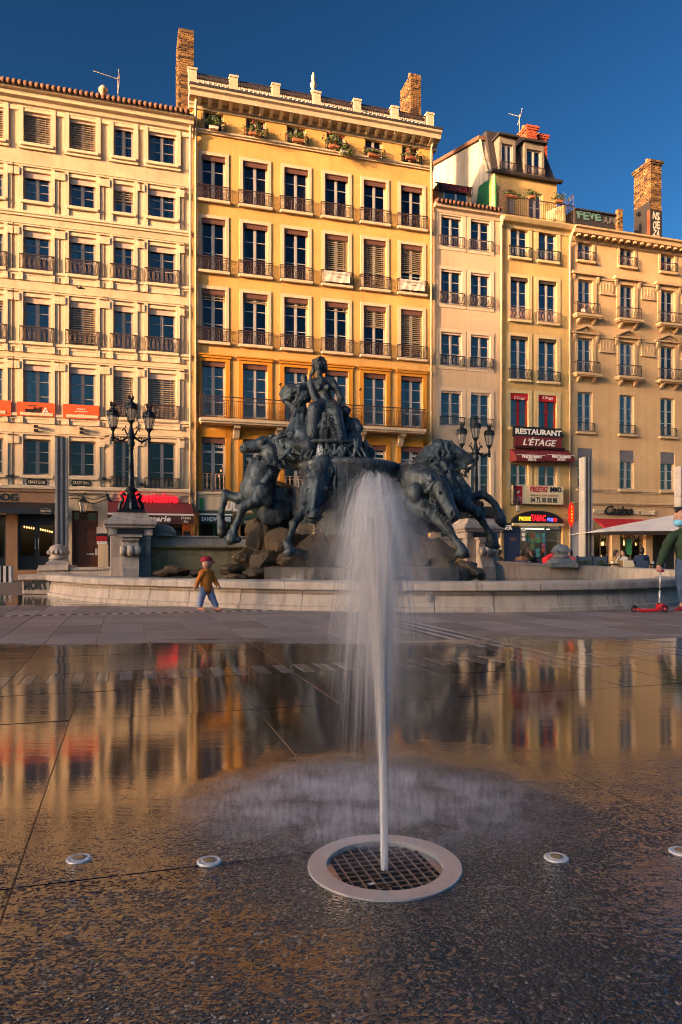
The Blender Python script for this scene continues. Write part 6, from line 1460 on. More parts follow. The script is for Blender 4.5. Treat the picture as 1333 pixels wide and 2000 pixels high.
# ------------------------------------------------------------------ bronze group
Y0 = 17.0
statue = thing('fountain_statue', 'dark bronze fountain group of four rearing horses and seated woman', 'statue', (0, 17, 0)); SO = (0, 17, 0)
BZ = [M['bronze']]
def chain(pts, Yb, mat=0):
    out = []
    for (x, y, dy, r), (x2, y2, dy2, r2_) in zip(pts, pts[1:]):
        p, q_ = P(x, y, Yb+dy), P(x2, y2, Yb+dy2); out.append(('c', tuple(p), r/FPX*Yb, tuple(q_), r2_/FPX*Yb, mat))
    return out
def ell(x, y, dy, rx, ry, rd, Yb, mat=0, ang=None):
    rot = None
    if ang is not None: c_, s_ = math.cos(ang), math.sin(ang); rot = [[c_, 0, -s_], [0, 1, 0], [s_, 0, c_]]
    return ('e', tuple(P(x, y, Yb+dy)), (rx/FPX*Yb, rd, ry/FPX*Yb), None, mat, rot)
def locks(starts, Yb, r=3.0, wob=2.0, seed=1, n=7):
    """wavy locks of mane: each start is (x0, y0, dy0, x1, y1, dy1, sag)"""
    rg = random.Random(seed); out = []
    for x0, y0, d0, x1, y1, d1, sag in starts:
        ph = rg.uniform(0, 6.28); pts = []
        for k in range(n):
            f = k/(n-1); pts.append((x0+(x1-x0)*f+wob*math.sin(ph+f*7), y0+(y1-y0)*f+sag*math.sin(f*3.14)+wob*.7*math.cos(ph+f*6), d0+(d1-d0)*f, r*(1-.65*f)+.5))
        out += chain(pts, Yb)
    return out
def garland(pts, Yb, r, seed, name, parent, spread=4.0, n=70):
    """strap of metal leaves"""
    rg = random.Random(seed); m = MB(); P3 = [P(x, y, Yb+dy) for x, y, dy in pts]; m.tube([tuple(p-Vector(SO)) for p in P3], r*.35/FPX*Yb, 5); k = Yb/FPX
    for _ in range(n):
        f = rg.uniform(0, len(P3)-1.001); i = int(f); p = P3[i].lerp(P3[i+1], f-i)+Vector((rg.gauss(0, spread*.5), rg.gauss(0, spread*.5), rg.gauss(0, spread*.5)))*k-Vector(SO)
        d1 = Vector((rg.uniform(-1, 1), rg.uniform(-1, .6), rg.uniform(-1.2, .8))).normalized()*r*rg.uniform(.6, 1.3)*k; d2 = d1.cross(Vector((rg.uniform(-1, 1), 1, rg.uniform(-1, 1)))).normalized()*r*.4*k; d3 = d1.cross(d2).normalized()*r*.16*k
        m.add([p-d1, p+d2, p+d1, p-d2, p+d3, p-d3], [(0, 1, 4), (1, 2, 4), (2, 3, 4), (3, 0, 4), (1, 0, 5), (2, 1, 5), (3, 2, 5), (0, 3, 5)])
    return m.build(name, M['bronze'], parent)
hk = dict(h=.016, k=.042, mats=BZ, origin=SO, noise=.0045, nscale=13)
# -- horse facing left
A = 16.8; p = []
p += chain([(505, 965, .25, 33), (540, 985, .5, 46), (585, 1000, .8, 48), (640, 1010, 1.2, 44)], A)                    # trunk
p += chain([(500, 958, .0, 30), (512, 925, .05, 31), (532, 897, .1, 25), (538, 882, .1, 20)], A)                       # neck
p += chain([(489, 952, .02, 20), (492, 972, .1, 17)], A) + [ell(512, 962, -.18, 22, 26, .2, A)]                        # breast, shoulder
p += chain([(534, 872, .08, 20), (514, 869, .04, 17), (496, 872, .0, 12.5), (482, 875, -.02, 10.5), (477, 876.5, -.02, 9.5)], A)   # upper head
p += [ell(529, 884, -.12, 17, 17, .14, A), ell(514, 863, -.15, 7, 5.5, .08, A)] + chain([(523, 894, .03, 11), (507, 899, .02, 8), (493, 899, .0, 5.5), (485, 897, .0, 4.2)], A)  # jaw, open mouth
p += chain([(538, 858, -.14, 5), (547, 852, -.18, 4.5), (556, 849, -.2, 1.6)], A) + chain([(536, 856, .16, 5), (546, 850, .2, 2)], A)          # ears laid back
p += chain([(514, 962, -.28, 19), (502, 977, -.34, 14), (489, 985, -.38, 10.5), (477, 990, -.40, 9.5), (469, 1006, -.38, 6.2), (463, 1022, -.36, 5.8), (459, 1031, -.36, 7.2), (457, 1036, -.36, 6)], A)   # near foreleg
p += chain([(457, 1036, -.36, 7), (455, 1045, -.36, 10), (452, 1053, -.36, 11)], A) + chain([(449, 1058, -.36, 6), (466, 1054, -.36, 6)], A)
p += chain([(490, 965, .38, 16), (468, 974, .40, 11.5), (452, 969, .40, 9), (441, 965, .40, 9), (437, 982, .38, 6.2), (434, 999, .36, 5.6), (431, 1008, .36, 7.4), (431, 1014, .36, 6.2)], A)   # far foreleg
p += chain([(432, 1014, .36, 7), (434, 1026, .36, 10), (434, 1040, .36, 9), (433, 1048, .36, 4)], A)
p += chain([(540, 1003, .2, 34), (548, 1025, .4, 24), (556, 1045, .5, 14)], A)
cut = [ell(480, 889.5, .0, 14, 3.4, .3, A), ell(473, 873, -.14, 3.0, 2.2, .06, A), ell(475, 873, .10, 2.6, 2.0, .05, A), ell(514, 864.5, -.235, 4.2, 2.8, .05, A)]
p += [ell(520, 975, -.34, 13, 17, .1, A, ang=.5), ell(497, 945, -.20, 12, 20, .1, A), ell(545, 965, .15, 24, 18, .2, A)]+chain([(530, 925, -.22, 7), (512, 950, -.30, 6)], A)+chain([(505, 908, -.16, 5), (498, 935, -.24, 5)], A)
h1 = sculpt('horse', p, cut=cut, parent=statue, **hk); h1['label'] = 'horse rearing to the left with open mouth'
p = [ell(514, 864.5, -.205, 3.0, 2.3, .04, A)]; sculpt('eye', p, .008, .01, BZ, h1, origin=SO)
p = locks([(536, 856, -.1, 572, 876, .0, -4), (540, 858, -.14, 578, 890, -.1, -2), (541, 866, -.16, 576, 903, -.16, 0), (543, 872, -.18, 572, 912, -.2, 3), (545, 880, -.2, 566, 916, -.24, 3), (538, 856, .1, 585, 886, .2, -6), (548, 866, .0, 588, 898, .1, -3), (550, 880, -.05, 584, 910, .0, 2), (533, 852, .0, 556, 862, .1, -3), (552, 892, .0, 580, 918, .0, 2)], A, 4.6, 2.4, 4)
sculpt('mane', p, .016, .03, BZ, h1, origin=SO)
garland([(507, 889, -.2), (501, 896, -.2), (506, 903, -.22), (520, 906, -.36), (540, 908, -.42), (560, 914, -.3), (575, 915, -.15)], A, 4.4, 2, 'bridle', h1, 4, 90)
garland([(497, 898, .0), (499, 903, 0), (498, 910, 0)], A, 3.5, 22, 'bit_tassel', h1, 3, 22)
# -- horse facing us, head lowered
A = 15.9; p = []
p += chain([(640, 985, 1.5, 56), (652, 960, 1.1, 44), (645, 935, .65, 27), (637, 912, .35, 20)], A)
p += [ell(612, 968, .75, 22, 32, .35, A)]
p += chain([(634, 905, .22, 18), (624, 932, .05, 21), (620, 950, -.06, 22), (616, 974, -.22, 15.5), (613, 994, -.34, 12.5), (612.5, 1004, -.40, 13.5), (612.5, 1011, -.40, 10)], A)
p += chain([(612, 1008, -.30, 8.5), (612, 1016, -.30, 6.5)], A) + [ell(603.5, 1000, -.47, 5.5, 5, .06, A), ell(620, 1000, -.47, 5.5, 5, .06, A), ell(601.5, 955, -.20, 6.5, 5.2, .08, A), ell(637.5, 955, -.20, 6.5, 5.2, .08, A)] + chain([(620, 940, -.26, 5), (616, 970, -.36, 5.5), (613, 990, -.46, 5)], A) + [ell(604, 968, -.05, 6, 14, .1, A), ell(634, 968, -.05, 6, 14, .1, A)]
p += chain([(606, 938, .0, 6), (600, 922, .0, 5.5), (599, 911, .02, 1.8)], A) + chain([(640, 936, .0, 6), (647, 921, .0, 5.5), (648, 911, .02, 1.8)], A)
p += chain([(606, 962, .55, 22), (598, 992, .25, 13), (585, 1010, .05, 8), (574, 1024, -.05, 8.2), (569, 1040, -.10, 5.8), (564, 1054, -.15, 5.6), (561.5, 1060, -.16, 8), (563, 1066, -.18, 7.5)], A)
p += chain([(565, 1068, -.18, 8), (567, 1077, -.22, 12)], A) + chain([(559, 1080, -.22, 6), (580, 1079, -.22, 6)], A)
cut = [ell(603, 1000.5, -.53, 2.8, 3.4, .06, A), ell(620.5, 1000.5, -.53, 2.8, 3.4, .06, A), ell(612.5, 1013, -.48, 9, 1.8, .12, A), ell(600.5, 956, -.285, 3.6, 2.6, .05, A), ell(638.5, 956, -.285, 3.6, 2.6, .05, A), ell(600, 921, -.07, 2.2, 6, .04, A), ell(646.5, 920, -.07, 2.2, 6, .04, A)]
h2 = sculpt('horse', p, cut=cut, parent=statue, **hk); h2['label'] = 'horse lowering its head towards the viewer'
p = [ell(600.8, 956, -.25, 2.6, 2.1, .035, A), ell(638.2, 956, -.25, 2.6, 2.1, .035, A)]; sculpt('eye', p, .008, .01, BZ, h2, origin=SO)
p = locks([(634, 898, .2, 620, 930, -.06, 0), (638, 896, .2, 628, 934, -.06, 0), (630, 895, .2, 616, 924, -.02, 0), (641, 905, .3, 650, 945, .2, 0), (644, 900, .3, 656, 935, .3, 2), (640, 890, .4, 632, 906, .1, -3), (646, 885, .5, 640, 906, .2, -3), (648, 896, .4, 655, 955, .2, 0)], A, 4.6, 2.2, 6)
sculpt('mane', p, .016, .03, BZ, h2, origin=SO)
garland([(598, 965, -.1), (597, 985, -.22), (598, 1003, -.32), (602, 1016, -.34), (612, 1021, -.36), (622, 1016, -.34), (630, 1000, -.25), (637, 980, -.12), (640, 960, -.02)], A, 4.2, 3, 'bridle', h2, 4.5, 190)
garland([(643, 880, .3), (652, 900, .15), (656, 920, .12), (652, 945, .1), (648, 968, .05)], A, 4.0, 33, 'rein', h2, 4, 120)
# -- horse at front right, head turned down
A = 16.2; p = []
p += chain([(770, 985, 1.2, 60), (800, 970, .8, 46), (818, 960, .4, 34)], A)
p += chain([(792, 932, .75, 26), (812, 934, .4, 29), (832, 938, .15, 24), (846, 941, .0, 17)], A)
p += chain([(848, 940, .0, 16), (859, 954, -.08, 19), (867, 970, -.14, 17.5), (876, 988, -.22, 13.5), (883, 1001, -.28, 12), (886, 1009, -.30, 10.5)], A)
p += [ell(853, 970, -.02, 12, 18, .13, A, ang=-.5), ell(862, 961, -.20, 6.5, 5, .08, A), ell(884, 1003, -.37, 6.5, 6.5, .07, A)]
p += chain([(872, 1000, -.2, 6), (877, 1011, -.24, 5.5), (880, 1015, -.25, 4.5)], A)
p += chain([(848, 946, -.15, 6), (843, 935, -.2, 5), (840.5, 924, -.2, 1.6)], A) + chain([(862, 938, .12, 5), (866, 930, .16, 2)], A)
p += chain([(815, 985, .25, 26), (838, 1000, .0, 16), (858, 1017, -.1, 11), (877, 1035, -.18, 9), (886, 1049, -.2, 6.5), (895, 1062, -.22, 6.8), (899, 1067, -.22, 8)], A)
p += chain([(900, 1068, -.22, 8), (904, 1078, -.22, 12)], A) + chain([(894, 1083, -.22, 6), (914, 1086, -.22, 5)], A)
cut = [ell(885, 1003, -.45, 3.2, 4.0, .07, A), ell(862, 963, -.285, 3.8, 2.6, .06, A), ell(884, 1016, -.32, 8, 1.8, .12, A, ang=.4)]
p += [ell(812, 962, .0, 16, 20, .14, A), ell(800, 940, .35, 14, 18, .14, A)]+chain([(815, 925, .05, 5), (838, 948, -.1, 5)], A)+chain([(812, 950, .05, 6), (835, 960, -.06, 5)], A)
h3 = sculpt('horse', p, cut=cut, parent=statue, **hk); h3['label'] = 'horse with head turned down to the right'
sculpt('eye', [ell(862, 963, -.25, 2.8, 2.1, .04, A)], .008, .01, BZ, h3, origin=SO)
p = locks([(860, 930, .1, 762, 912, .8, -12), (856, 930, .0, 772, 908, .8, -12), (852, 932, -.05, 786, 910, .6, -10), (850, 934, -.1, 800, 918, .4, -8), (848, 936, -.15, 815, 925, .2, -5), (850, 930, .1, 780, 916, .7, -8), (864, 932, .0, 842, 920, .1, -3), (846, 938, -.1, 808, 935, .1, -5), (868, 934, .0, 850, 915, .1, -4), (858, 934, -.1, 864, 948, -.2, 0), (866, 934, -.05, 872, 950, -.15, 0), (848, 945, -.2, 832, 958, -.15, 2)], A, 5.2, 2.2, 8)
sculpt('mane', p, .016, .03, BZ, h3, origin=SO)
garland([(842, 948, -.15), (846, 965, -.2), (848, 982, -.25), (852, 997, -.28), (862, 1008, -.32), (872, 1016, -.35), (882, 1020, -.35)], A, 4.6, 5, 'bridle', h3, 4.5, 170)
garland([(845, 998, -.1), (832, 990, -.1), (826, 978, -.1), (836, 1008, -.1), (828, 1000, -.15)], A, 5, 55, 'leaf_tuft', h3, 5, 60)
# -- horse facing right
A = 17.6; p = []
p += chain([(892, 968, .2, 30), (862, 985, .45, 44), (820, 1000, .8, 46), (770, 1010, 1.2, 42)], A)
p += chain([(884, 955, .05, 30), (866, 928, .1, 30), (852, 902, .1, 25), (852, 886, .1, 19)], A) + chain([(842, 890, .1, 22), (826, 912, .2, 24)], A)
p += chain([(862, 880, .08, 16), (880, 880, .05, 14.5), (898, 888, .02, 12), (914, 897, .0, 10), (922, 903, -.01, 8)], A)
p += [ell(876, 891, -.08, 14, 12, .13, A), ell(925, 905, -.02, 4, 4.5, .08, A)] + chain([(884, 899, .03, 8), (900, 908, .02, 6), (912, 913, .0, 5), (918, 914, .0, 4)], A)
p += chain([(859, 868, -.06, 4.5), (859, 858, -.06, 1.6)], A) + chain([(866, 868, .14, 4), (868, 860, .16, 1.6)], A)
p += [ell(902, 965, -.2, 20, 24, .2, A)]
p += chain([(898, 975, -.25, 19), (912, 988, -.3, 13), (926, 996, -.32, 9.5), (936, 1006, -.32, 9), (944, 1020, -.3, 6.2), (951, 1032, -.28, 5.6), (955, 1039, -.28, 7.5)], A)
p += chain([(957, 1040, -.28, 7), (961, 1051, -.28, 10), (963, 1060, -.28, 11)], A) + chain([(952, 1063, -.28, 5), (973, 1068, -.28, 5)], A)
p += chain([(896, 972, .35, 17), (915, 975, .36, 11), (932, 968, .36, 8.5), (943, 966, .36, 9), (954, 972, .34, 6.5), (966, 984, .32, 6), (974, 998, .32, 7.4)], A)
p += chain([(975, 1000, .32, 7), (978, 1011, .32, 10), (980, 1019, .32, 10)], A) + chain([(972, 1018, .32, 5), (985, 1027, .32, 4)], A)
cut = [ell(917, 909.5, .0, 8, 2.0, .3, A, ang=.5), ell(926, 902, -.12, 2.8, 2.4, .06, A), ell(889, 883, -.215, 4.0, 2.7, .06, A)]
p += [ell(892, 970, -.34, 13, 17, .1, A, ang=-.5), ell(900, 948, -.20, 10, 18, .1, A)]+chain([(868, 905, -.20, 5), (882, 935, -.28, 5)], A)+chain([(852, 915, -.25, 8), (872, 950, -.30, 7)], A)
h4 = sculpt('horse', p, cut=cut, parent=statue, **hk); h4['label'] = 'horse rearing to the right behind the other'
sculpt('eye', [ell(889, 883, -.185, 2.8, 2.1, .04, A)], .008, .01, BZ, h4, origin=SO)
p = locks([(860, 866, .0, 826, 892, .0, -8), (858, 866, -.1, 834, 900, -.15, -4), (862, 864, .0, 838, 880, .0, -8), (866, 864, -.05, 880, 880, -.15, -3), (868, 864, .0, 890, 872, -.1, -3), (856, 868, -.1, 828, 905, -.1, -3), (864, 868, -.15, 868, 892, -.22, 2), (858, 870, -.15, 856, 896, -.25, 2), (852, 872, -.1, 842, 902, -.22, 2), (850, 870, .0, 820, 900, .1, -5), (872, 868, -.1, 876, 884, -.2, 0)], A, 4.8, 2.4, 10)
sculpt('mane', p, .016, .03, BZ, h4, origin=SO)
garland([(862, 925, -.35), (880, 920, -.25), (896, 918, -.2), (908, 912, -.15), (914, 920, -.1), (906, 928, -.1)], A, 4.6, 7, 'bridle', h4, 4.5, 120)
# -- the drum: a wide dish, chariot base above it
c = P(678, 915, 17.2); q = MB(); cz = c.z
q.lathe([(.60, -2.4), (.62, -1.9), (.70, -1.2), (.86, -.6), (1.08, -.22), (1.19, -.05), (1.23, -.03), (1.25, .05), (1.21, .09), (1.0, .10)], 56, (c.x, c.y-17, cz)); q.build('dish', M['bronze'], statue, True)
cx, cyy = P(642, 900, 17.2).x, 17.3-17
q = MB(); q.lathe([(1.02, .11), (1.02, .16), (.97, .17), (.97, .20)], 40, (cx, cyy, cz)); q.lathe([(.86, .10), (.86, .50)], 40, (cx, cyy, cz)); q.lathe([(.94, .46), (1.0, .48), (1.04, .53), (1.0, .57), (.9, .58), (.75, .66), (.3, .7)], 40, (cx, cyy, cz)); ch = q.build('chariot_base', M['bronze'], statue, True)
for k in range(18):
    a = k*6.2832/18; q = MB(); bx, by = cx+.93*math.cos(a), cyy+.93*math.sin(a); q.lathe([(.07, .20), (.05, .24), (.045, .40), (.07, .46)], 8, (bx, by, cz)); q.build('baluster', M['bronze'], ch, True)
c = P(712, 884, 16.9); q = MB()
for r_, rr in ((.27, .05), (.2, .03)): q.tube([(c.x+.06*math.sin(a)*0+.03, c.y-17+r_*math.cos(a), c.z+r_*math.sin(a)) for a in np.linspace(0, 6.283, 25)], rr, 8, False)
for k in range(8): a = k*.785; q.bar((c.x+.03, c.y-17, c.z), (c.x+.03, c.y-17+.26*math.cos(a), c.z+.26*math.sin(a)), .022, 6)
q.lathe([(.02, -.06), (.08, -.05), (.08, .05), (.02, .06)], 10, (c.x+.03, c.y-17, c.z)); q.build('chariot_wheel', M['bronze'], statue, True)
# -- seated woman
A = 16.9; f = []
f += [ell(624, 714, -.03, 10.5, 13.5, .15, A)] + chain([(624, 727, -.05, 5.5), (626, 742, .02, 6.2)], A)
f += chain([(609, 748, .0, 8.5), (629, 747, .0, 10), (648, 747, .02, 8.5)], A) + chain([(629, 756, -.01, 14), (634, 772, .0, 13), (638, 790, .02, 17)], A)
f += [ell(623.5, 757, -.15, 6, 6, .075, A), ell(641, 756.5, -.15, 6, 6, .075, A), ell(634, 757, .0, 16, 11, .13, A)]
f += chain([(607, 749, -.02, 7.5), (611, 766, -.08, 6.8), (617, 781, -.18, 5.8), (627, 795, -.28, 4.6), (634, 804, -.34, 3.8)], A)
f += chain([(651, 748, .0, 7.5), (660, 764, -.02, 6.6), (667, 779, -.08, 5.6), (663, 790, -.2, 4.6), (659, 795, -.26, 3.6)], A)
f += [ell(636, 806, -.36, 4.2, 3.6, .05, A), ell(658, 797, -.28, 4.0, 3.4, .05, A)]
for k in range(4): f += chain([(636+k*1.6, 806, -.38, 1.4), (638+k*1.8, 811+k*.3, -.38, .9)], A) + chain([(655+k*1.6, 799, -.30, 1.4), (653+k*1.8, 804, -.32, .9)], A)
wo_ = sculpt('woman_figure', f, .013, .035, BZ, statue, origin=SO, cut=[ell(619.5, 713, -.17, 2.0, 1.1, .03, A), ell(627.5, 713, -.17, 2.0, 1.1, .03, A), ell(623, 721.6, -.17, 2.4, .6, .03, A)])
f = chain([(623.5, 713, -.17, 1.5), (623.3, 718, -.19, 1.9)], A); sculpt('nose', f, .008, .01, BZ, wo_, origin=SO)
f = [ell(625, 709, .02, 12.5, 11, .16, A), ell(630, 718, .10, 10, 12, .12, A)] + locks([(618, 703, -.12, 611, 722, .0, 0), (614, 706, -.08, 612, 732, .02, 0), (630, 702, -.12, 638, 720, -.02, 0), (634, 706, -.1, 638, 730, .0, 0), (624, 702, -.14, 614, 712, -.1, 0), (612, 722, .04, 606, 742, .06, 0)], A, 3.6, 1.2, 3)
sculpt('hair', f, .012, .02, BZ, wo_, origin=SO)
garland([(622, 701, -.12), (629, 699, -.12), (634, 704, -.1), (637, 712, -.06)], A, 5.0, 8, 'leaf_crown', wo_, 3.0, 46)
rg = random.Random(2); f = chain([(630, 796, .0, 20), (616, 801, -.35, 14.5), (613, 822, -.40, 13), (611, 850, -.38, 14)], A) + chain([(644, 798, .0, 20), (655, 808, -.38, 14), (660, 830, -.42, 12.5), (664, 856, -.40, 15)], A) + chain([(638, 795, .1, 22), (638, 850, .1, 30)], A)
for k in range(30):                                   # folds of the skirt
    x0, x1 = rg.uniform(606, 664), rg.uniform(598, 676); f += chain([(x0, rg.uniform(796, 815), -.44+abs(x0-636)*.006, 3.0), ((x0+x1)/2+rg.uniform(-4, 4), 832, -.50+abs(x0-636)*.005, 3.4), (x1, rg.uniform(850, 866), -.44+abs(x1-636)*.005, 3.0)], A)
sculpt('skirt', f, .016, .04, BZ, wo_, origin=SO)
garland([(636, 806, -.5), (637, 822, -.58), (634, 840, -.6), (637, 858, -.6), (640, 876, -.6)], A, 3.4, 11, 'garland', wo_, 3.5, 110)
garland([(638, 806, -.5), (646, 826, -.56), (656, 848, -.55), (668, 868, -.55), (684, 884, -.5), (700, 894, -.4)], A, 3.4, 12, 'garland', wo_, 4, 140)
garland([(659, 796, -.4), (650, 812, -.5), (652, 836, -.55), (664, 856, -.55)], A, 3.4, 13, 'garland', wo_, 6, 120)
# -- companion with billowing cloth at her right, child at her left
f = [ell(594, 779, .0, 8.5, 11, .12, A)] + chain([(592, 791, .02, 6), (588, 802, .05, 13), (584, 822, .05, 15), (584, 845, .0, 18)], A) + chain([(580, 802, -.05, 8), (573, 822, -.12, 6.5), (585, 836, -.25, 5)], A)
cm = sculpt('companion_figure', f, .015, .04, BZ, statue, origin=SO)
rg = random.Random(9); f = chain([(594, 738, .25, 7), (597, 752, .28, 7), (600, 778, .3, 9)], A) + chain([(604, 756, .2, 6), (592, 757, .12, 8), (576, 757, .06, 7), (562, 757, .04, 6), (554, 760, .04, 4)], A)
f += chain([(554, 760, .06, 5), (551, 770, .08, 5), (554, 780, .08, 5), (563, 787, .1, 6), (574, 796, .12, 8), (578, 810, .12, 9)], A) + chain([(600, 765, .2, 8), (580, 770, .16, 9), (568, 776, .14, 7)], A)
for k in range(11):
    u_ = k/10; f += chain([(600-u_*3, 752+u_*16, .02, 2.2), (586-u_*2, 753+u_*20+2*math.sin(k), -.06+.04*math.sin(k*2), 2.6), (570-u_*2, 756+u_*22, -.05+.05*math.cos(k*2), 2.4), (555+u_*2, 759+u_*20, .02, 1.6)], A)
for k in range(12): x0 = 603-rg.uniform(0, 18); f += chain([(x0, 768+rg.uniform(-3, 3), -.08, 2.4), (x0-6+rg.uniform(-3, 3), 776+rg.uniform(-2, 6), -.13, 2.2), (x0-10+rg.uniform(-5, 4), 788+rg.uniform(-3, 8), -.1, 1.4)], A)
sculpt('billowing_cloth', f, .015, .03, BZ, cm, origin=SO)
f = chain([(584, 830, -.1, 17), (572, 850, -.2, 18), (560, 850, -.2, 9)], A) + chain([(590, 850, -.2, 22), (600, 872, -.3, 24), (570, 872, -.35, 18)], A)
for k in range(20): x0 = rg.uniform(574, 604); f += chain([(x0, rg.uniform(806, 832), -.2, 2.6), (x0-8+rg.uniform(-6, 8), 846, -.34, 3.2), (x0-rg.uniform(0, 44), rg.uniform(842, 880), -.42, 2.4)], A)
sculpt('drapery', f, .016, .03, BZ, cm, origin=SO)
f = [ell(674, 806, -.08, 9.5, 10.5, .13, A)] + chain([(675, 815, -.02, 6), (684, 830, .0, 14), (690, 850, -.02, 15)], A) + chain([(694, 824, -.05, 8), (703, 836, -.12, 6.5), (697, 851, -.2, 5.5), (684, 852, -.25, 4.5)], A) + chain([(678, 826, -.1, 7.5), (671, 842, -.25, 6), (664, 852, -.3, 4.5)], A) + chain([(690, 852, -.15, 12), (674, 866, -.35, 10), (668, 884, -.35, 7)], A) + chain([(696, 856, -.1, 12), (700, 872, -.25, 9), (694, 888, -.3, 7)], A)
kd = sculpt('child_figure', f, .014, .035, BZ, statue, origin=SO, noise=.003, nscale=12)
f = [ell(674, 800, -.03, 10.5, 7.5, .15, A)] + locks([(668, 797, -.1, 664, 808, -.1, 0), (674, 796, -.12, 670, 803, -.2, 0), (680, 797, -.1, 684, 808, -.05, 0), (676, 796, -.12, 679, 804, -.2, 0)], A, 3, 1.2, 5); sculpt('hair', f, .012, .02, BZ, kd, origin=SO)
f = chain([(552, 862, -.15, 14), (556, 884, -.2, 16), (600, 892, -.3, 14), (660, 894, -.3, 13), (708, 894, -.1, 14)], A) + chain([(700, 874, -.05, 12), (722, 884, .05, 11), (722, 898, .05, 9)], A) + chain([(560, 872, -.1, 13), (600, 872, -.25, 17), (650, 876, -.3, 16), (690, 880, -.2, 15), (715, 892, .0, 10)], A) + chain([(640, 860, .2, 30), (600, 868, .2, 26), (680, 870, .2, 22)], A)
for k in range(26): x0 = rg.uniform(556, 706); f += chain([(x0, rg.uniform(858, 872), -.42, 3.0), (x0+rg.uniform(-14, 14), rg.uniform(874, 888), -.52, 2.6), (x0+rg.uniform(-22, 22), rg.uniform(886, 898), -.55, 2.0)], A)
sculpt('seat_mass', f, .018, .04, BZ, statue, origin=SO, noise=.004, nscale=14)
# ------------------------------------------------------------------ rocks under the horses
rocks = thing('rock_base', 'heap of brown boulders and ledges under the bronze horses', 'rocks', (0, 16, 0))
def boulder(x, y, rx, ry, Yb, rd=None, seed=0, mat='rock'):
    rg = random.Random(seed); c = P(x, y, Yb)-Vector((0, 16, 0)); k = Yb/FPX; rx, rz = rx*k, ry*k; rd = rd or max(rx, rz)*.9
    bm = bmesh.new(); bmesh.ops.create_icosphere(bm, subdivisions=3, radius=1)
    pl = [(Vector((rg.gauss(0, 1), rg.gauss(0, 1), rg.gauss(0, 1))).normalized(), rg.uniform(.62, .92)) for _ in range(15)]
    for v in bm.verts:
        d = v.co.normalized(); s = 1.15
        for n_, h_ in pl:
            dt = n_.dot(d)
            if dt > .05: s = min(s, h_/dt)
        s += .03*math.sin(d.x*13+seed)*math.sin(d.z*11+seed*2)+.02*math.sin(d.y*23+d.x*17)
        v.co = Vector((d.x*s*rx, d.y*s*rd, d.z*s*rz))*1.12
    me = bpy.data.meshes.new('boulder'); bm.to_mesh(me); bm.free(); me.materials.append(M[mat]); link('boulder', me, rocks, c)
i = 0
for x, y, rx, ry, Yb in ((512, 1062, 24, 36, 16.9), (548, 1068, 30, 30, 16.5), (498, 1040, 18, 26, 17.3), (476, 1090, 22, 22, 16.6), (520, 1096, 34, 26, 16.0), (566, 1094, 34, 24, 15.9), (612, 1082, 44, 36, 16.4), (660, 1078, 46, 40, 16.6), (710, 1078, 50, 40, 16.7), (762, 1080, 50, 38, 16.6), (812, 1082, 46, 36, 16.5), (858, 1088, 40, 30, 16.4), (610, 1124, 26, 12, 14.75), (648, 1126, 22, 10, 14.7), (690, 1124, 28, 12, 14.7), (735, 1126, 24, 10, 14.7), (775, 1124, 28, 12, 14.75), (815, 1124, 24, 11, 14.8), (690, 1040, 70, 40, 17.4), (775, 1045, 60, 40, 17.4), (600, 1045, 50, 30, 17.5), (455, 1112, 22, 14, 15.6),
        (497, 1121, 24, 13, 15.1), (535, 1122, 24, 13, 14.9), (572, 1124, 26, 13, 14.8), (852, 1121, 28, 14, 14.9), (888, 1119, 26, 16, 15.2), (918, 1118, 24, 16, 15.5), (870, 1108, 24, 12, 15.6), (905, 1104, 22, 12, 15.9), (462, 1128, 20, 9, 15.0), (938, 1122, 14, 12, 15.6), (346, 1116, 30, 10, 16.8), (322, 1120, 22, 8, 16.4), (390, 1118, 26, 9, 16.9)):
    i += 1; boulder(x, y, rx, ry, Yb, seed=i)
q = MB(); a0, a1 = P(520, 1108, 15.0), P(890, 1108, 15.2); zt_ = a0.z
pts = [(a0.x+(a1.x-a0.x)*k/12, -1.35+.10*math.sin(k*1.7)-.25*math.sin(k/12*3.14)) for k in range(13)]+[(a1.x, .8), (a0.x, .8)]
q.prism(pts, .05, zt_, 'z'); q.build('ledge', M['rock'], rocks)

# falling water of the fountain: streaks over the dish, sheets over the ledge
def fall_mat(name, alpha):
    t = NT(name); pos = t.n('NewGeometry').outputs['Position']; nz = t.noise(t.mapv(pos, (16, 16, .5)), 1.0, 4, .65)
    d = t.n('BsdfDiffuse', i_Color=(.70, .72, .75)); gl = t.n('BsdfGlossy', i_Roughness=.2); a = t.n('MixShader', i_0=.3); t.set(a.inputs[1], d.outputs[0]); t.set(a.inputs[2], gl.outputs[0])
    mx = t.n('MixShader'); tr = t.n('BsdfTransparent'); t.set(mx.inputs[0], t.math('MULTIPLY', t.ramp(nz, [(.40, 0.), (.72, 1.)]), alpha)); t.set(mx.inputs[1], tr.outputs[0]); t.set(mx.inputs[2], a.outputs[0]); t.t.links.new(mx.outputs[0], t.out.inputs[0]); return t.m
FM = fall_mat('falling_water', .20)
wf = thing('fountain_waterfall', 'thin sheets of water running off the bronze dish and over the rock ledge', 'waterfall', (0, 16, 0))
c = P(678, 915, 17.2); q = MB(); vs = []; n = 60
for r_, z in ((.9, .115), (1.22, .11), (1.27, .05), (1.29, -.3), (1.31, -.9), (1.33, -1.6)):
    vs += [(c.x+r_*math.cos(6.2832*j/n), c.y-16+r_*math.sin(6.2832*j/n), c.z+z) for j in range(n)]
q.add(vs, [(i*n+j, i*n+(j+1) % n, (i+1)*n+(j+1) % n, (i+1)*n+j) for i in range(5) for j in range(n)]); q.build('dish_curtain', FM, wf, True)
q = MB(); P4 = [(x, y-.015) for x, y in pts[:13]]
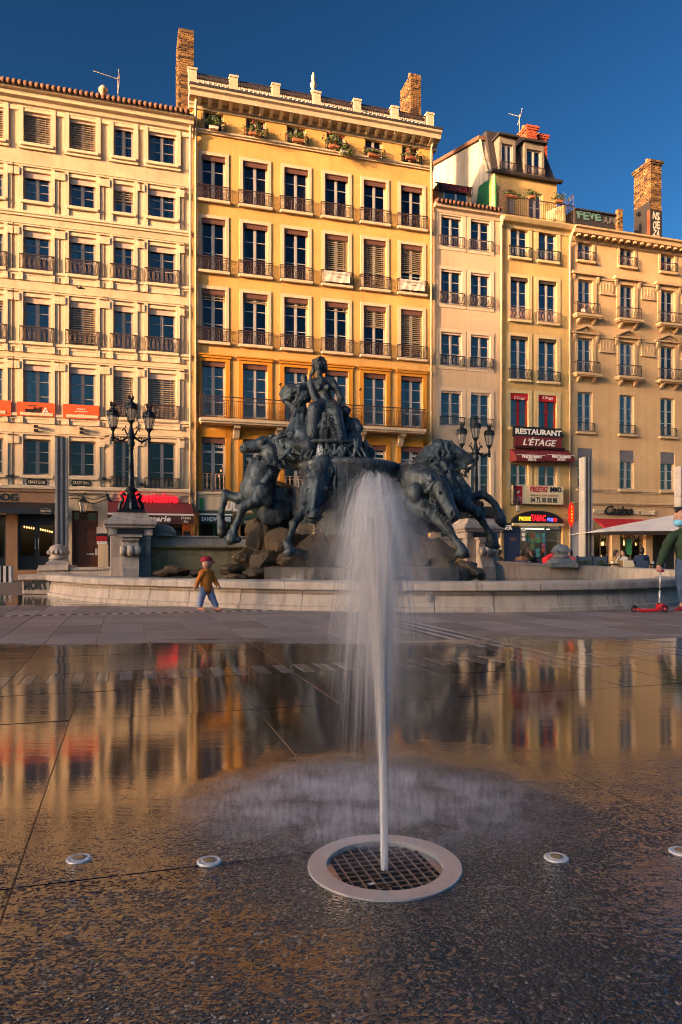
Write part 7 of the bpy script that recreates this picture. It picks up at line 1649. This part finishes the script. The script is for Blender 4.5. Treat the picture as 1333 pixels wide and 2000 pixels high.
q.add([(x, y+dy, z) for z, dy in ((zt_+.012, .9), (zt_+.010, .02), (zt_-.03, -.02), (.31, -.05)) for x, y in P4], [(i*13+j, i*13+j+1, (i+1)*13+j+1, (i+1)*13+j) for i in range(3) for j in range(12)]); q.build('ledge_sheet', FM, wf, True)
c = P(624, 898, 16.35); q = MB()                      # small spout between the woman's feet
rg = random.Random(4); 
for k in range(40): a = rg.uniform(0, 6.28); s_ = rg.uniform(.01, .07); q.tube([(c.x+s_*math.cos(a)*f_*1.2, c.y-16+s_*math.sin(a)*f_, c.z+.40*math.sin(math.pi*f_*.62+.1)*(1-.2*f_)) for f_ in np.linspace(0, 1.6, 8)], .008, 4, False)
q.build('spout', fall_mat('spout_water', .7), wf, True)
# ------------------------------------------------------------------ people
def cloth(name, col): return simple('cloth_'+name, col, .85, 0, .25, 14, .15)
JE = cloth('denim', (.045, .085, .16)); GJ = cloth('green', (.018, .040, .018)); MASK = simple('mask_blue', (.16, .46, .66), .85, 0, .1, 60, .2); SHOE = simple('shoe_red', (.38, .02, .03), .6); SOLE = simple('shoe_sole', (.6, .56, .54), .7)
A = 11.95
def C2(pts, mat): return chain(pts, A, mat)
man = thing('person', 'man in dark green jacket and blue face mask, at right edge pushing a red scooter', 'person', (P(1340, 1195, A).x, A, 0)); MO = tuple(man.location)
bx = 1342
f = [ell(bx-12, 1011, -.03, 12.5, 15.5, .125, A, 2)]                        # head
f += C2([(bx-9, 1026, .0, 7), (bx-4, 1038, .02, 7.5)], 2)
f += C2([(bx-25, 1048, -.01, 10), (bx-2, 1041, .0, 13), (bx+20, 1046, .02, 10)], 0) + C2([(bx-2, 1052, .0, 21), (bx-1, 1074, .0, 20), (bx, 1094, .0, 19)], 0) + [ell(bx-1, 1060, .0, 26, 22, .15, A, 0)]
f += C2([(bx-29, 1049, -.02, 9.5), (bx-38, 1064, -.03, 9), (bx-44, 1080, -.05, 8.5), (bx-50, 1095, -.10, 7.2), (bx-52, 1101, -.12, 7)], 0)
f += C2([(bx-52, 1101, -.12, 4.2), (bx-54, 1106, -.13, 4.0)], 2) + [ell(bx-54.5, 1110, -.14, 4.6, 5.0, .035, A, 2)]
f += C2([(bx+24, 1050, .02, 9.5), (bx+28, 1072, .03, 8.5), (bx+24, 1096, -.04, 7)], 0) + C2([(bx+24, 1098, -.04, 4), (bx+23, 1108, -.06, 4.5)], 2)
f += C2([(bx-9, 1098, .0, 13), (bx-11, 1122, -.06, 10.5), (bx-10, 1148, -.02, 8.5), (bx-9, 1172, .03, 6.8)], 1) + C2([(bx+10, 1098, .0, 13), (bx+14, 1124, .06, 10.5), (bx+20, 1150, .16, 8.5), (bx+26, 1172, .28, 6.8)], 1)
f += C2([(bx-9, 1174, .03, 5), (bx-9, 1184, .03, 4.8)], 2) + C2([(bx+26, 1174, .28, 5), (bx+27, 1184, .3, 4.8)], 2)
body = sculpt('body', f, .010, .022, [GJ, JE, M['skin']], man, origin=MO)
for k in range(4):                                    # fingers folded over the handlebar
    x = bx-58+k*2.6; sculpt('finger', chain([(x, 1109, -.16, 1.25), (x-.6, 1113, -.185, 1.15), (x-.2, 1116.5, -.165, 1.0)], A), .005, .004, [M['skin']], body, origin=MO)
sculpt('thumb', chain([(bx-50.5, 1108, -.15, 1.5), (bx-49, 1112, -.17, 1.3), (bx-49.5, 1115.5, -.18, 1.1)], A), .005, .004, [M['skin']], body, origin=MO)
f = [ell(bx-10, 1005, .01, 13.2, 11, .135, A), ell(bx-6, 1011, .04, 12, 13, .11, A)] + chain([(bx-20, 998, -.05, 4), (bx-10, 994, -.04, 4.5), (bx-24, 993, -.02, 2.4)], A); sculpt('hair', f, .010, .015, [M['hair']], man, origin=MO)
sculpt('mask', [ell(bx-14.5, 1020.5, -.045, 11.2, 8.6, .104, A)], .008, .01, [MASK], man, origin=MO)
q = MB(); q.tube([tuple(P(bx-26, 1017, A-.10)-man.location), tuple(P(bx-12, 1013, A-.13)-man.location), tuple(P(bx-1, 1011, A-.06)-man.location)], .003, 4); q.build('mask_loop', MASK, man)
sculpt('ear', [ell(bx-4, 1012, -.11, 2.4, 4, .018, A)], .006, .006, [M['skin']], man, origin=MO)
for ex in (-19.5, -12): sculpt('eye', [ell(bx+ex, 1009.5, -.135, 1.4, .9, .012, A)], .005, .004, [M['hair']], man, origin=MO)
for dx, dy, sx in ((-9, .03, -1), (27, .3, -1)):
    f = chain([(bx+dx+1, 1188, dy, 5.2), (bx+dx-6, 1190, dy-.03, 4.6), (bx+dx-12, 1191.5, dy-.06, 3.8)], A); s_ = sculpt('shoe', f, .008, .015, [SHOE], man, origin=MO)
    sculpt('sole', chain([(bx+dx+2, 1193.3, dy, 3.6), (bx+dx-12, 1194.0, dy-.06, 3.2)], A), .008, .01, [SOLE], s_, origin=MO)
# scooter
sc = thing('kick_scooter', 'red child kick scooter with silver stem and black wheels', 'scooter', P(1268, 1196, A)*1.0); sc.location.z = 0; KO = Vector(sc.location)
def pk(x, y, dy=0): return tuple(P(x, y, A-.14+dy)-KO)
RED = simple('scooter_red', (.50, .012, .02), .35, 0, .08)
q = MB(); q.prism([(pk(x, y)[0], pk(x, y)[2]) for x, y in ((1243, 1187), (1252, 1190.5), (1270, 1190), (1283, 1188), (1287, 1181), (1293, 1180), (1294, 1186), (1289, 1193), (1254, 1195), (1243, 1192))], -.19, -.07); q.build('deck', RED, sc, bevel=.008)
q = MB(); q.box(pk(1254, 0)[0], pk(1282, 0)[0], -.18, -.08, pk(0, 1190)[2]+.001, pk(0, 1189.3)[2]+.004); q.build('grip_tape', simple('grip_pink', (.6, .16, .16), .8), sc)
q = MB(); q.prism([(pk(x, y)[0], pk(x, y)[2]) for x, y in ((1285, 1184), (1288, 1178), (1296, 1180), (1301, 1184), (1300, 1187), (1292, 1187))], -.22, -.04); q.build('front_fork', RED, sc, bevel=.01)
q = MB(); q.tube([pk(1288.6, 1181), pk(1289.6, 1150)], .017, 10); q.tube([pk(1289.6, 1152), pk(1290.5, 1116)], .013, 10); q.build('stem', M['steel'], sc, True)
q = MB(); q.tube([pk(1288.6, 1183), pk(1288.8, 1177)], .026, 10); q.tube([pk(1289.5, 1152), pk(1289.6, 1149)], .02, 10); q.build('collar', M['black'], sc, True)
q = MB(); q.tube([pk(1290.5, 1115, -.16), pk(1290.5, 1115, .16)], .012, 8); q.tube([pk(1286, 1115), pk(1296, 1115)], .012, 8); q.build('handlebar', M['steel'], sc, True)
q = MB(); q.tube([pk(1287, 1114.6, -.04), pk(1297, 1115.2, -.04)], .02, 10); q.build('grip', simple('grip_red', (.45, .02, .07), .7), sc, True)
def wheel(x, y, dy, r):
    c_ = Vector(pk(x, y, dy)); q = MB(); q.tube([(c_.x+r*.82*math.cos(a), c_.y, c_.z+r*.82*math.sin(a)) for a in np.linspace(0, 6.283, 21)], r*.20, 8, False); o = q.build('wheel', M['black'], sc, True)
    q = MB(); q.tube([(c_.x, c_.y-.012, c_.z), (c_.x, c_.y+.012, c_.z)], r*.3, 12); [q.bar((c_.x, c_.y, c_.z), (c_.x+r*.75*math.cos(k*1.257), c_.y, c_.z+r*.75*math.sin(k*1.257)), .006, 5) for k in range(5)]; q.build('rim', M['red'], o)
    q = MB(); q.tube([(c_.x, c_.y-.02, c_.z), (c_.x, c_.y+.02, c_.z)], r*.12, 10); q.build('hub', M['steel'], o)
zf = KO.z
wheel(1298.5, 1188.8, -.10, 6.6/FPX*A); wheel(1299.5, 1188.6, .10, 6.6/FPX*A); wheel(1238.5, 1190.4, .0, 5.4/FPX*A)
q = MB(); q.tube([pk(1236, 1184.5), pk(1241, 1184), pk(1245, 1188)], .02, 8); q.build('brake', M['black'], sc)
# child walking along the rim
OJ = cloth('orange', (.55, .17, .012)); PB = cloth('pale_blue', (.22, .28, .45)); RC = cloth('red_cap', (.42, .015, .03)); PEACH = simple('shoe_peach', (.55, .25, .16), .7)
A = 12.1; kid = thing('person', 'small child in orange jacket and red cap walking past the left part of the rim', 'person', (P(404, 1193, A).x, A, 0)); CO = tuple(kid.location); x = 404
f = [ell(x+1, 1100, -.01, 10.5, 12, .10, A, 2)] + chain([(x, 1109, 0, 5), (x, 1116, 0, 5.5)], A, 2)
f += chain([(x-8, 1120, -.06, 7.5), (x, 1119, 0, 9), (x+8, 1120, .06, 7.5)], A, 0) + chain([(x, 1126, .0, 10.5), (x-1, 1142, .0, 11.5), (x-1, 1149, .0, 12)], A, 0)
f += chain([(x-10, 1121, -.08, 5), (x-16, 1133, -.10, 4.6), (x-20, 1144, -.14, 4)], A, 0) + chain([(x+10, 1121, .06, 5), (x+16, 1134, .06, 4.6), (x+22, 1143, .02, 4)], A, 0) + [ell(x-22, 1148, -.15, 3.6, 4, .03, A, 2), ell(x+24, 1147, .0, 3.6, 4, .03, A, 2)]
f += chain([(x-5, 1150, -.03, 8.5), (x-10, 1166, -.06, 7), (x-13, 1182, -.04, 5.6)], A, 1) + chain([(x+5, 1150, .04, 8.5), (x+10, 1166, .04, 7), (x+18, 1182, .04, 5.6)], A, 1)
sculpt('body', f, .010, .018, [OJ, PB, M['skin']], kid, origin=CO)
f = [ell(x, 1093.5, .0, 11.8, 7.5, .112, A)] + chain([(x+9, 1097, -.02, 2.2), (x+17, 1098.5, -.03, 1.2)], A); sculpt('cap', f, .008, .01, [RC], kid, origin=CO)
for dx, sy in ((-4.0, 1), (3.2, 1)): sculpt('eye', [ell(x+5+dx, 1101, -.092, 1.2, .9, .012, A)], .005, .004, [M['hair']], kid, origin=CO)
for dx, dy in ((-13, -.04), (19, .04)): sculpt('shoe', chain([(x+dx-1, 1188.5, dy, 4.2), (x+dx+9, 1190, dy-.02, 3.3)], A), .007, .012, [PEACH], kid, origin=CO)
for s, xx, yy, dy in ((-1, x-22, 1150, -.15), (1, x+24, 1149, .0)):
    for k in range(4): sculpt('finger', chain([(xx-1.6+k*1.1, yy, dy-.012, .8), (xx-1.6+k*1.1, yy+3.2-(k == 3)*.8, dy-.022, .55)], A), .005, .003, [M['skin']], kid, origin=CO)

# people at the cafe tables
def sitter(label, x, Y, face, top, hairm=None, sc_=.88, legs=None, hand=False, bag=None):
    t = thing('person', label, 'person', (P(x, 1100, Y).x, Y, 0), face); t.scale = (sc_,)*3; hm_ = hairm or M['hair']; lm = legs or JE
    f = [('e', (.05, 0, 1.20), (.095, .078, .118), None, 1, None), ('c', (.02, 0, 1.08), .052, (0, 0, 1.0), .06, 1)]
    f += [('c', (-.01, -.16, .97), .07, (-.01, .16, .97), .07, 0), ('c', (-.02, 0, .9), .15, (0, 0, .58), .15, 0), ('e', (-.01, 0, .86), (.12, .19, .16), None, 0, None)]
    for s in (-1, 1):
        f += [('c', (0, s*.09, .52), .10, (.40, s*.11, .52), .075, 2), ('c', (.42, s*.11, .50), .065, (.42, s*.11, .08), .045, 2), ('c', (.42, s*.11, .045), .045, (.56, s*.12, .035), .035, 3)]
        e = (.16, s*.25, .74) if not (hand and s < 0) else (.20, s*.22, .80); w_ = (.36, s*.12, .78) if not (hand and s < 0) else (.16, s*.10, 1.08)
        f += [('c', (0, s*.20, .95), .062, e, .052, 0), ('c', e, .05, w_, .038, 0), ('e', (w_[0]+.04, w_[1], w_[2]+.02), (.045, .03, .035), None, 1, None)]
    b = sculpt('body', f, .016, .03, [top, M['skin'], lm, M['black']], t)
    h_ = sculpt('hair', [('e', (.015, 0, 1.235), (.105, .092, .10), None, 0, None), ('e', (-.03, 0, 1.18), (.08, .088, .13), None, 0, None)], .014, .02, [hm_], t); return t
def cafe_chair(label, x, Y, face, mat):
    t = thing('cafe_chair', label, 'chair', (P(x, 1100, Y).x, Y, 0), face, 'cafe chairs on the terrace')
    q = MB(); q.box(-.20, .20, -.21, .21, .36, .40); q.build('seat', mat, t, bevel=.01); q = MB(); q.prism([(-.20, .42), (-.26, .80), (-.23, .80), (-.17, .42)], -.20, .20) if False else q.box(-.23, -.20, -.20, .20, .41, .78); q.build('backrest', mat, t, bevel=.01)
    for sx in (-.18, .18):
        for sy in (-.18, .18): q = MB(); q.bar((sx, sy, .36), (sx*1.15, sy*1.1, 0), .014, 6); q.build('leg', M['irondark'], t)
    return t
def cafe_table(label, x, Y, top='irondark'):
    t = thing('cafe_table', label, 'table', (P(x, 1100, Y).x, Y, 0), 0, 'cafe tables on the terrace'); q = MB(); q.lathe([(.32, .62), (.33, .63), (.33, .65), (.32, .66)], 24); q.build('tabletop', M[top], t); q = MB(); q.lathe([(.03, .03), (.025, .62)], 10); q.build('column', M['irondark'], t); q = MB(); q.lathe([(.22, 0), (.20, .02), (.03, .03)], 16); q.build('foot', M['irondark'], t)
    q = MB(); q.lathe([(.035, .0), (.04, .09)], 10, (.05, -.06, .661)); q.build('cup', M['white'], t); return t
TAN = cloth('tan', (.30, .13, .05)); BLK = cloth('black', (.012, .012, .015)); REDT = cloth('red_check', (.35, .03, .06)); NAVY = cloth('navy', (.02, .04, .10)); WHT = cloth('white', (.45, .42, .40)); YEL = cloth('mustard', (.32, .2, .07))
PI = math.pi
sitter('seated person in dark clothes just right of the stone scroll', 975, 25.0, 0.2, BLK)
sitter('seated person in tan jacket seen from behind near the tobacco shop', 1020, 25.4, 1.2, TAN)
sitter('seated person in black beside the tan jacket', 1041, 25.6, PI-.4, BLK)
sitter('seated person in red and white top right of the stone finial', 1114, 25.8, PI+.6, REDT)
sitter('seated woman with dark hair touching her face under the red awning', 1219, 26.5, PI+.3, WHT, hand=True)
sitter('seated woman in mustard under the red awning, left of the one touching her face', 1203, 26.9, -.3, YEL)
sitter('seated man in navy jacket seen from behind under the parasol', 1254, 25.6, 1.3, NAVY, sc_=.94)
cafe_chair('tan cafe chair behind the woman touching her face', 1224, 26.0, PI/2, M['cream']); cafe_chair('tan cafe chair left of the other tan chair', 1211, 26.2, PI/2, simple('cane_tan', (.38, .24, .10), .7))
for x_, Y_, fc, lb in ((1020, 25.1, 1.2, 'dark chair under the person in the tan jacket'), (1041, 25.4, PI-.4, 'dark chair under the person in black'), (1254, 25.3, 1.3, 'dark chair under the man in navy'), (1283, 25.4, PI, 'dark empty chair beside the arm of the masked man')): cafe_chair(lb, x_, Y_, fc, M['navy'])
cafe_table('dark round cafe table between two people near the tobacco shop', 1031, 25.0); cafe_table('dark round cafe table before the women under the awning', 1193, 26.2); cafe_table('dark round cafe table right of the man in navy', 1272, 25.8)
t = thing('terrace_screen', 'low blue grey terrace windbreak beside the striped pillar', 'windbreak', G(*uv(1157, 27)), TH); w_ = 1.28
q = MB(); q.box(-w_/2, w_/2, -.03, .03, .12, .92); q.build('panel', simple('screen_blue_grey', (.10, .15, .20), .6), t); q = MB(); [q.box(x_-.03, x_+.03, -.04, .04, 0, .95) for x_ in (-w_/2, 0, w_/2)]; q.build('frame', M['navy'], t)
for x_ in (1134, 1146, 1176): 
    t = thing('terrace_planter', {1134: 'dark planter box at the left end of the windbreak', 1146: 'dark planter box before the middle of the windbreak', 1176: 'dark planter box before the right end of the windbreak'}[x_], 'planter', P(x_, 1100, 25.6)*1.0, TH); t.location.z = 0
    q = MB(); q.prism([(-.17, 0), (.17, 0), (.20, .62), (-.20, .62)][::-1], -.2, .2); q.build('box', M['darkshop'], t); q = MB(); rg = random.Random(x_)
    for _ in range(60): a = rg.uniform(0, 6.28); r_ = rg.uniform(0, .17); s_ = rg.uniform(.03, .07); c_ = Vector((r_*math.cos(a), r_*math.sin(a), .63+rg.uniform(0, .14))); d_ = Vector((rg.uniform(-1, 1), rg.uniform(-1, 1), rg.uniform(.1, 1))).normalized()*s_; e_ = d_.cross(Vector((0, .3, 1))).normalized()*s_*.4; q.add([c_-d_, c_+e_, c_+d_, c_-e_], [(0, 1, 2, 3)])
    q.build('leaves', M['leaf'], t)
t = thing('red_basket', 'red crate by the tobacco shop entrance', 'crate', G(*uv(1079, 30.5)), TH); q = MB(); q.prism([(-.35, 0), (.35, 0), (.35, .75), (0, 1.05), (-.35, .85)][::-1], -.2, .2); q.build('body', M['redcloth'], t)
# parasol
t = thing('parasol', 'large white parasol in front of the red awning, cut by the right edge', 'parasol', (P(1345, 1100, 29).x, 29, 0)); O = Vector(t.location)
ap = P(1345, 1000, 29)-O; ze = (P(0, 1037, 26.6)-O).z; hx_, hy_ = 4.06, 2.4
q = MB(); cor = [(-hx_, -hy_), (hx_, -hy_), (hx_, hy_), (-hx_, hy_)]; rim_ = []
for (x0, y0), (x1, y1) in zip(cor, cor[1:]+cor[:1]): rim_ += [(x0+(x1-x0)*k/6, y0+(y1-y0)*k/6, ze+.02*math.sin(k*3.14/6)) for k in range(6)]
n = len(rim_); q.add([tuple(ap)]+rim_+[(x_, y_, z_-.015) for x_, y_, z_ in rim_]+[(ap.x, ap.y, ap.z-.03)], [(0, 1+i, 1+(i+1) % n) for i in range(n)]+[(1+i, 1+n+i, 1+n+(i+1) % n, 1+(i+1) % n) for i in range(n)]+[(2*n+1, 1+n+(i+1) % n, 1+n+i) for i in range(n)]); q.build('canopy', simple('parasol_cloth', (.66, .62, .62), .8, 0, .1, 1), t)
q = MB(); q.tube([(0, 0, 0), (0, 0, ap.z-.04)], .03, 10); q.build('pole', M['steel'], t)
for x_, y_ in cor: q = MB(); q.bar((0, 0, ap.z-.1), (x_*.97, y_*.97, ze-.03), .012, 5); q.build('rib', M['steel'], t)
t = sign('wall_lantern', 'black iron lantern hanging left of the PRESSE TABAC sign', 'lantern', 1012, 990, .45); q = MB(); q.tube([(0, .44, .45), (0, .1, .5), (0, 0, .3)], .02, 6); q.lathe([(.02, .3), (.06, .26), (.17, .10), (.18, .08), (.02, .08)], 6); q.lathe([(.03, -.27), (.10, -.26), (.10, -.23), (.03, -.23)], 6); [q.bar((.155*math.cos(k*1.047), .155*math.sin(k*1.047), .08), (.10*math.cos(k*1.047), .10*math.sin(k*1.047), -.24), .010) for k in range(6)]; q.build('frame', M['irondark'], t); q = MB(); q.lathe([(.09, -.23), (.145, .08)], 6); q.build('pane', M['lampglass'], t)
# figure leaning at the upper window of the tan house
u_, z_ = pix(1143, 612, FV-.05); A = 1; t = thing('person', 'person in pale top leaning at the balcony window of the tan house', 'person', G(u_, FV+.0, z_-.55), TH-PI/2); t.scale = (.85,)*3
f = [('e', (.03, 0, 1.08), (.09, .075, .11), None, 1, None), ('c', (0, -.15, .88), .065, (0, .15, .88), .065, 0), ('c', (0, 0, .82), .14, (0, 0, .3), .14, 0)]+[('c', (0, s*.18, .86), .055, (.1, s*.2, .62), .05, 0) for s in (-1, 1)]+[('c', (.1, s*.2, .62), .045, (.26, s*.08, .66), .035, 1) for s in (-1, 1)]
sculpt('body', f, .018, .03, [WHT, M['skin']], t); sculpt('hair', [('e', (-.01, 0, 1.11), (.10, .09, .10), None, 0, None)], .016, .02, [simple('hair_brown', (.14, .06, .02), .6)], t)
# bird sitting on the moulding
t = thing('pigeon', 'small dark pigeon flying past the cream house under its third row of windows', 'bird', on(None, 157, 562.5, .5), TH); f = [('e', (0, 0, 0), (.12, .05, .05), None, 0, None), ('c', (-.10, 0, .02), .035, (-.15, 0, .03), .022, 0), ('c', (.1, 0, 0), .03, (.2, 0, -.03), .015, 0), ('c', (0, .03, .02), .03, (.05, .2, .05), .012, 0), ('c', (0, -.03, .02), .03, (.05, -.2, .05), .012, 0)]; sculpt('body', f, .012, .02, [M['black']], t)
# ------------------------------------------------------------------ the jet
def water_mat(name, alpha, col=(.92, .88, .89), streak=0.0, facing=False, z0=None):
    t = NT(name); d = t.n('BsdfDiffuse', i_Color=col); tl = t.n('BsdfTranslucent', i_Color=col); g = t.n('BsdfGlossy', i_Color=(1, 1, 1), i_Roughness=.25)
    a = t.n('MixShader', i_0=.5); t.set(a.inputs[1], d.outputs[0]); t.set(a.inputs[2], tl.outputs[0])
    b = t.n('MixShader', i_0=.05); t.set(b.inputs[1], a.outputs[0]); t.set(b.inputs[2], g.outputs[0])
    tr = t.n('BsdfTransparent'); mx = t.n('MixShader'); al = alpha
    if streak:
        pos = t.n('NewGeometry').outputs['Position']; nz = t.noise(t.mapv(pos, (160, 160, 2.2)), 1.0, 4, .6)
        al = t.math('MULTIPLY', t.ramp(nz, [(.25, 1-streak), (.7, 1.)]), al)
    if z0:
        sz = t.n('SeparateXYZ'); t.set(sz.inputs[0], t.n('NewGeometry').outputs['Position']); al = t.math('MULTIPLY', al, t.math('ADD', z0[2], t.math('MULTIPLY', t.smooth(sz.outputs[2], z0[0], z0[1]), 1-z0[2])))
    if facing:
        lw = t.n('LayerWeight', i_Blend=.5); al = t.math('MULTIPLY', t.smooth(t.math('SUBTRACT', 1.0, lw.outputs['Facing']), .02, .5), al)
    t.set(mx.inputs[0], al); t.set(mx.inputs[1], tr.outputs[0]); t.set(mx.inputs[2], b.outputs[0]); t.t.links.new(mx.outputs[0], t.out.inputs[0]); return t.m
WCORE = water_mat('water_jet', .97, (.95, .92, .93), .30, True, (1.10, .78, .2))
WVEIL = water_mat('water_strand', .17, z0=(.15, 1.0, .15))
WFAINT = water_mat('water_strand_faint', .085, z0=(.15, .9, .3))
jet = thing('water_jet', 'tall white water jet rising from the steel grate and falling back as a veil', 'water jet', RING)
# the rising column: leans a little and frays upwards
path = []; rad = []
for i in range(40):
    s = i/39; z = -.02+s*1.10
    path.append((-.0125*s-.004*s*s, .03*s*s, z)); rad.append(float(np.interp(z, [0, .3, .55, .67, .88, 1.03, 1.14], [.0118, .0125, .016, .020, .033, .046, .05])))
m = MB(); m.tube(path, rad, 20, False); m.build('column', WCORE, jet, True)
m = MB(); m.tube(path[:36], [r*.55 for r in rad[:36]], 14, False); m.build('core', water_mat('water_core', .8, (.92, .87, .88), .3, True, (1.05, .75, .2)), jet, True)
rng = random.Random(3)
def strands(n, mat, kind, r0, name):
    m = MB()
    for _ in range(n):
        if kind == 'up':                               # filaments that ride along the column
            a = rng.uniform(0, 6.28); q = abs(rng.gauss(0, .5)); s0 = rng.uniform(.2, .75); s1 = min(1.0, s0+rng.uniform(.2, .5)); pts = []
            for k in range(8):
                s = s0+(s1-s0)*k/7; j = min(39, int(s*39)); p = path[j]; rr = rad[j]*(.55+q)
                pts.append((p[0]+math.cos(a)*rr, p[1]+math.sin(a)*rr, p[2]))
        else:
            vz = math.sqrt(2*9.81*(rng.uniform(.80, 1.16) if kind == 'veil' else rng.uniform(.98, 1.2)))
            a = rng.uniform(0, 6.28); q = abs(rng.gauss(0, 1)); q = min(q, 1.6); sp = (.12 if kind == 'veil' else .075)*q+.02
            vx = sp*math.cos(a)-.045+(.02 if kind == 'veil' else .01); vy = sp*math.sin(a)*.8+.14
            T = 2*vz/9.81; ta = rng.uniform(.34, .55)*T; tb = min(T*.995, ta+rng.uniform(.18, .5)*T)
            if kind == 'crown': ta = rng.uniform(.36, .46)*T; tb = rng.uniform(.54, .68)*T
            pts = []
            for k in range(10):
                tt = ta+(tb-ta)*k/9
                # the lateral drift starts near the top, where the column breaks up
                dr = max(0, tt-.25*T)*1.25
                pts.append((vx*dr-.0125, vy*dr, vz*tt-4.905*tt*tt))
        rr = r0*rng.uniform(.5, 1.6)
        m.tube(pts, [rr*(.35+.65*math.sin(math.pi*(k+.5)/len(pts))) for k in range(len(pts))], 3, False)
    o = m.build(name, mat, jet, True); o['kind'] = 'stuff'; return o
strands(900, WFAINT, 'up', .0022, 'rising_strands')
strands(420, WVEIL, 'veil', .0013, 'falling_strands')
strands(200, WFAINT, 'veil', .0050, 'falling_veil')
# the plume: fine spray hanging round the column where it breaks up and falls
t = NT('water_spray'); ob = t.n('TexCoord').outputs['Object']; sx = t.n('SeparateXYZ'); t.set(sx.inputs[0], ob); zz = sx.outputs[2]
cx_ = t.math('SUBTRACT', sx.outputs[0], t.math('MULTIPLY', zz, -.021)); cy_ = t.math('SUBTRACT', sx.outputs[1], t.math('MULTIPLY', zz, .03))
rr_ = t.math('SQRT', t.math('ADD', t.math('MULTIPLY', cx_, cx_), t.math('MULTIPLY', cy_, cy_)))
def zcurve(pts):                                      # piecewise curve over the height, 0 .. 1.2 m
    nd = t.n('FloatCurve'); c_ = nd.mapping.curves[0]
    while len(c_.points) < len(pts): c_.points.new(.5, .5)
    for p_, (a_, b_) in zip(c_.points, pts): p_.location = (a_/1.2, b_)
    nd.mapping.update(); t.set(nd.inputs['Value'], t.math('DIVIDE', zz, 1.2)); return nd.outputs[0]
wd = zcurve([(0, .20), (.5, .21), (.7, .20), (.85, .172), (.97, .128), (1.05, .09), (1.12, .055), (1.2, .02)])
dn = zcurve([(0, .008), (.3, .010), (.55, .03), (.75, .09), (.88, .24), (1.0, .56), (1.08, .80), (1.13, .6), (1.165, 0), (1.2, 0)])
q_ = t.math('DIVIDE', rr_, wd); ga = t.math('POWER', 2.718, t.math('MULTIPLY', t.math('MULTIPLY', q_, q_), -1.7))
cone = t.n('CombineXYZ'); kk = t.math('DIVIDE', .12, wd); t.set(cone.inputs[0], t.math('MULTIPLY', cx_, kk)); t.set(cone.inputs[1], t.math('MULTIPLY', cy_, kk)); t.set(cone.inputs[2], t.math('MULTIPLY', zz, .035))
stn = t.ramp(t.noise(cone.outputs[0], 34, 3, .6), [(.38, .03), (.62, 1.)])
vs = t.n('VolumeScatter', i_Color=(.985, .965, .975), i_Anisotropy=.0); t.set(vs.inputs['Density'], t.math('MULTIPLY', t.math('MULTIPLY', t.math('MULTIPLY', ga, dn), stn), 40.0)); t.t.links.new(vs.outputs[0], t.out.inputs['Volume'])
m = MB(); m.lathe([(.30, .10), (.37, .3), (.37, .6), (.33, .85), (.25, 1.0), (.17, 1.1), (.08, 1.17)], 32); o = m.build('spray_plume', t.m, jet); o['kind'] = 'stuff'
# mist thrown up where the water lands
t = NT('spray_mist'); tc = t.n('NewGeometry').outputs['Position']
mc = Vector((.10, 2.60, 0))
mp = t.mapv(tc, (1/.84, 1/.62, 1/.075), (-mc.x/.84, -mc.y/.62, 0))
ln = t.n('VectorMath', operation='LENGTH'); t.set(ln.inputs[0], mp)
fall = t.smooth(ln.outputs['Value'], 1.0, .25)
nz = t.noise(t.mapv(tc, (4.2, 7.5, 5)), 1.0, 6, .68, .9); nf = t.noise(t.mapv(tc, (60, 26, 10)), 1.0, 3, .6)
den = t.math('MULTIPLY', t.math('MULTIPLY', fall, t.math('MULTIPLY', t.ramp(nz, [(.40, .0), (.74, 1.)]), t.ramp(nf, [(.35, .15), (.7, 1.)]))), 34.0)
vs = t.n('VolumeScatter', i_Color=(.90, .82, 1.0), i_Anisotropy=.1); t.set(vs.inputs['Density'], den); t.t.links.new(vs.outputs[0], t.out.inputs['Volume'])
m = MB(); m.box(mc.x-.85, mc.x+.85, mc.y-.64, mc.y+.64, .006, .08)
mist = tag(m.build('spray_mist', t.m), 'thin pale mist hanging over the wet granite behind the steel ring', 'mist', None, 'stuff')
texts_to_mesh()
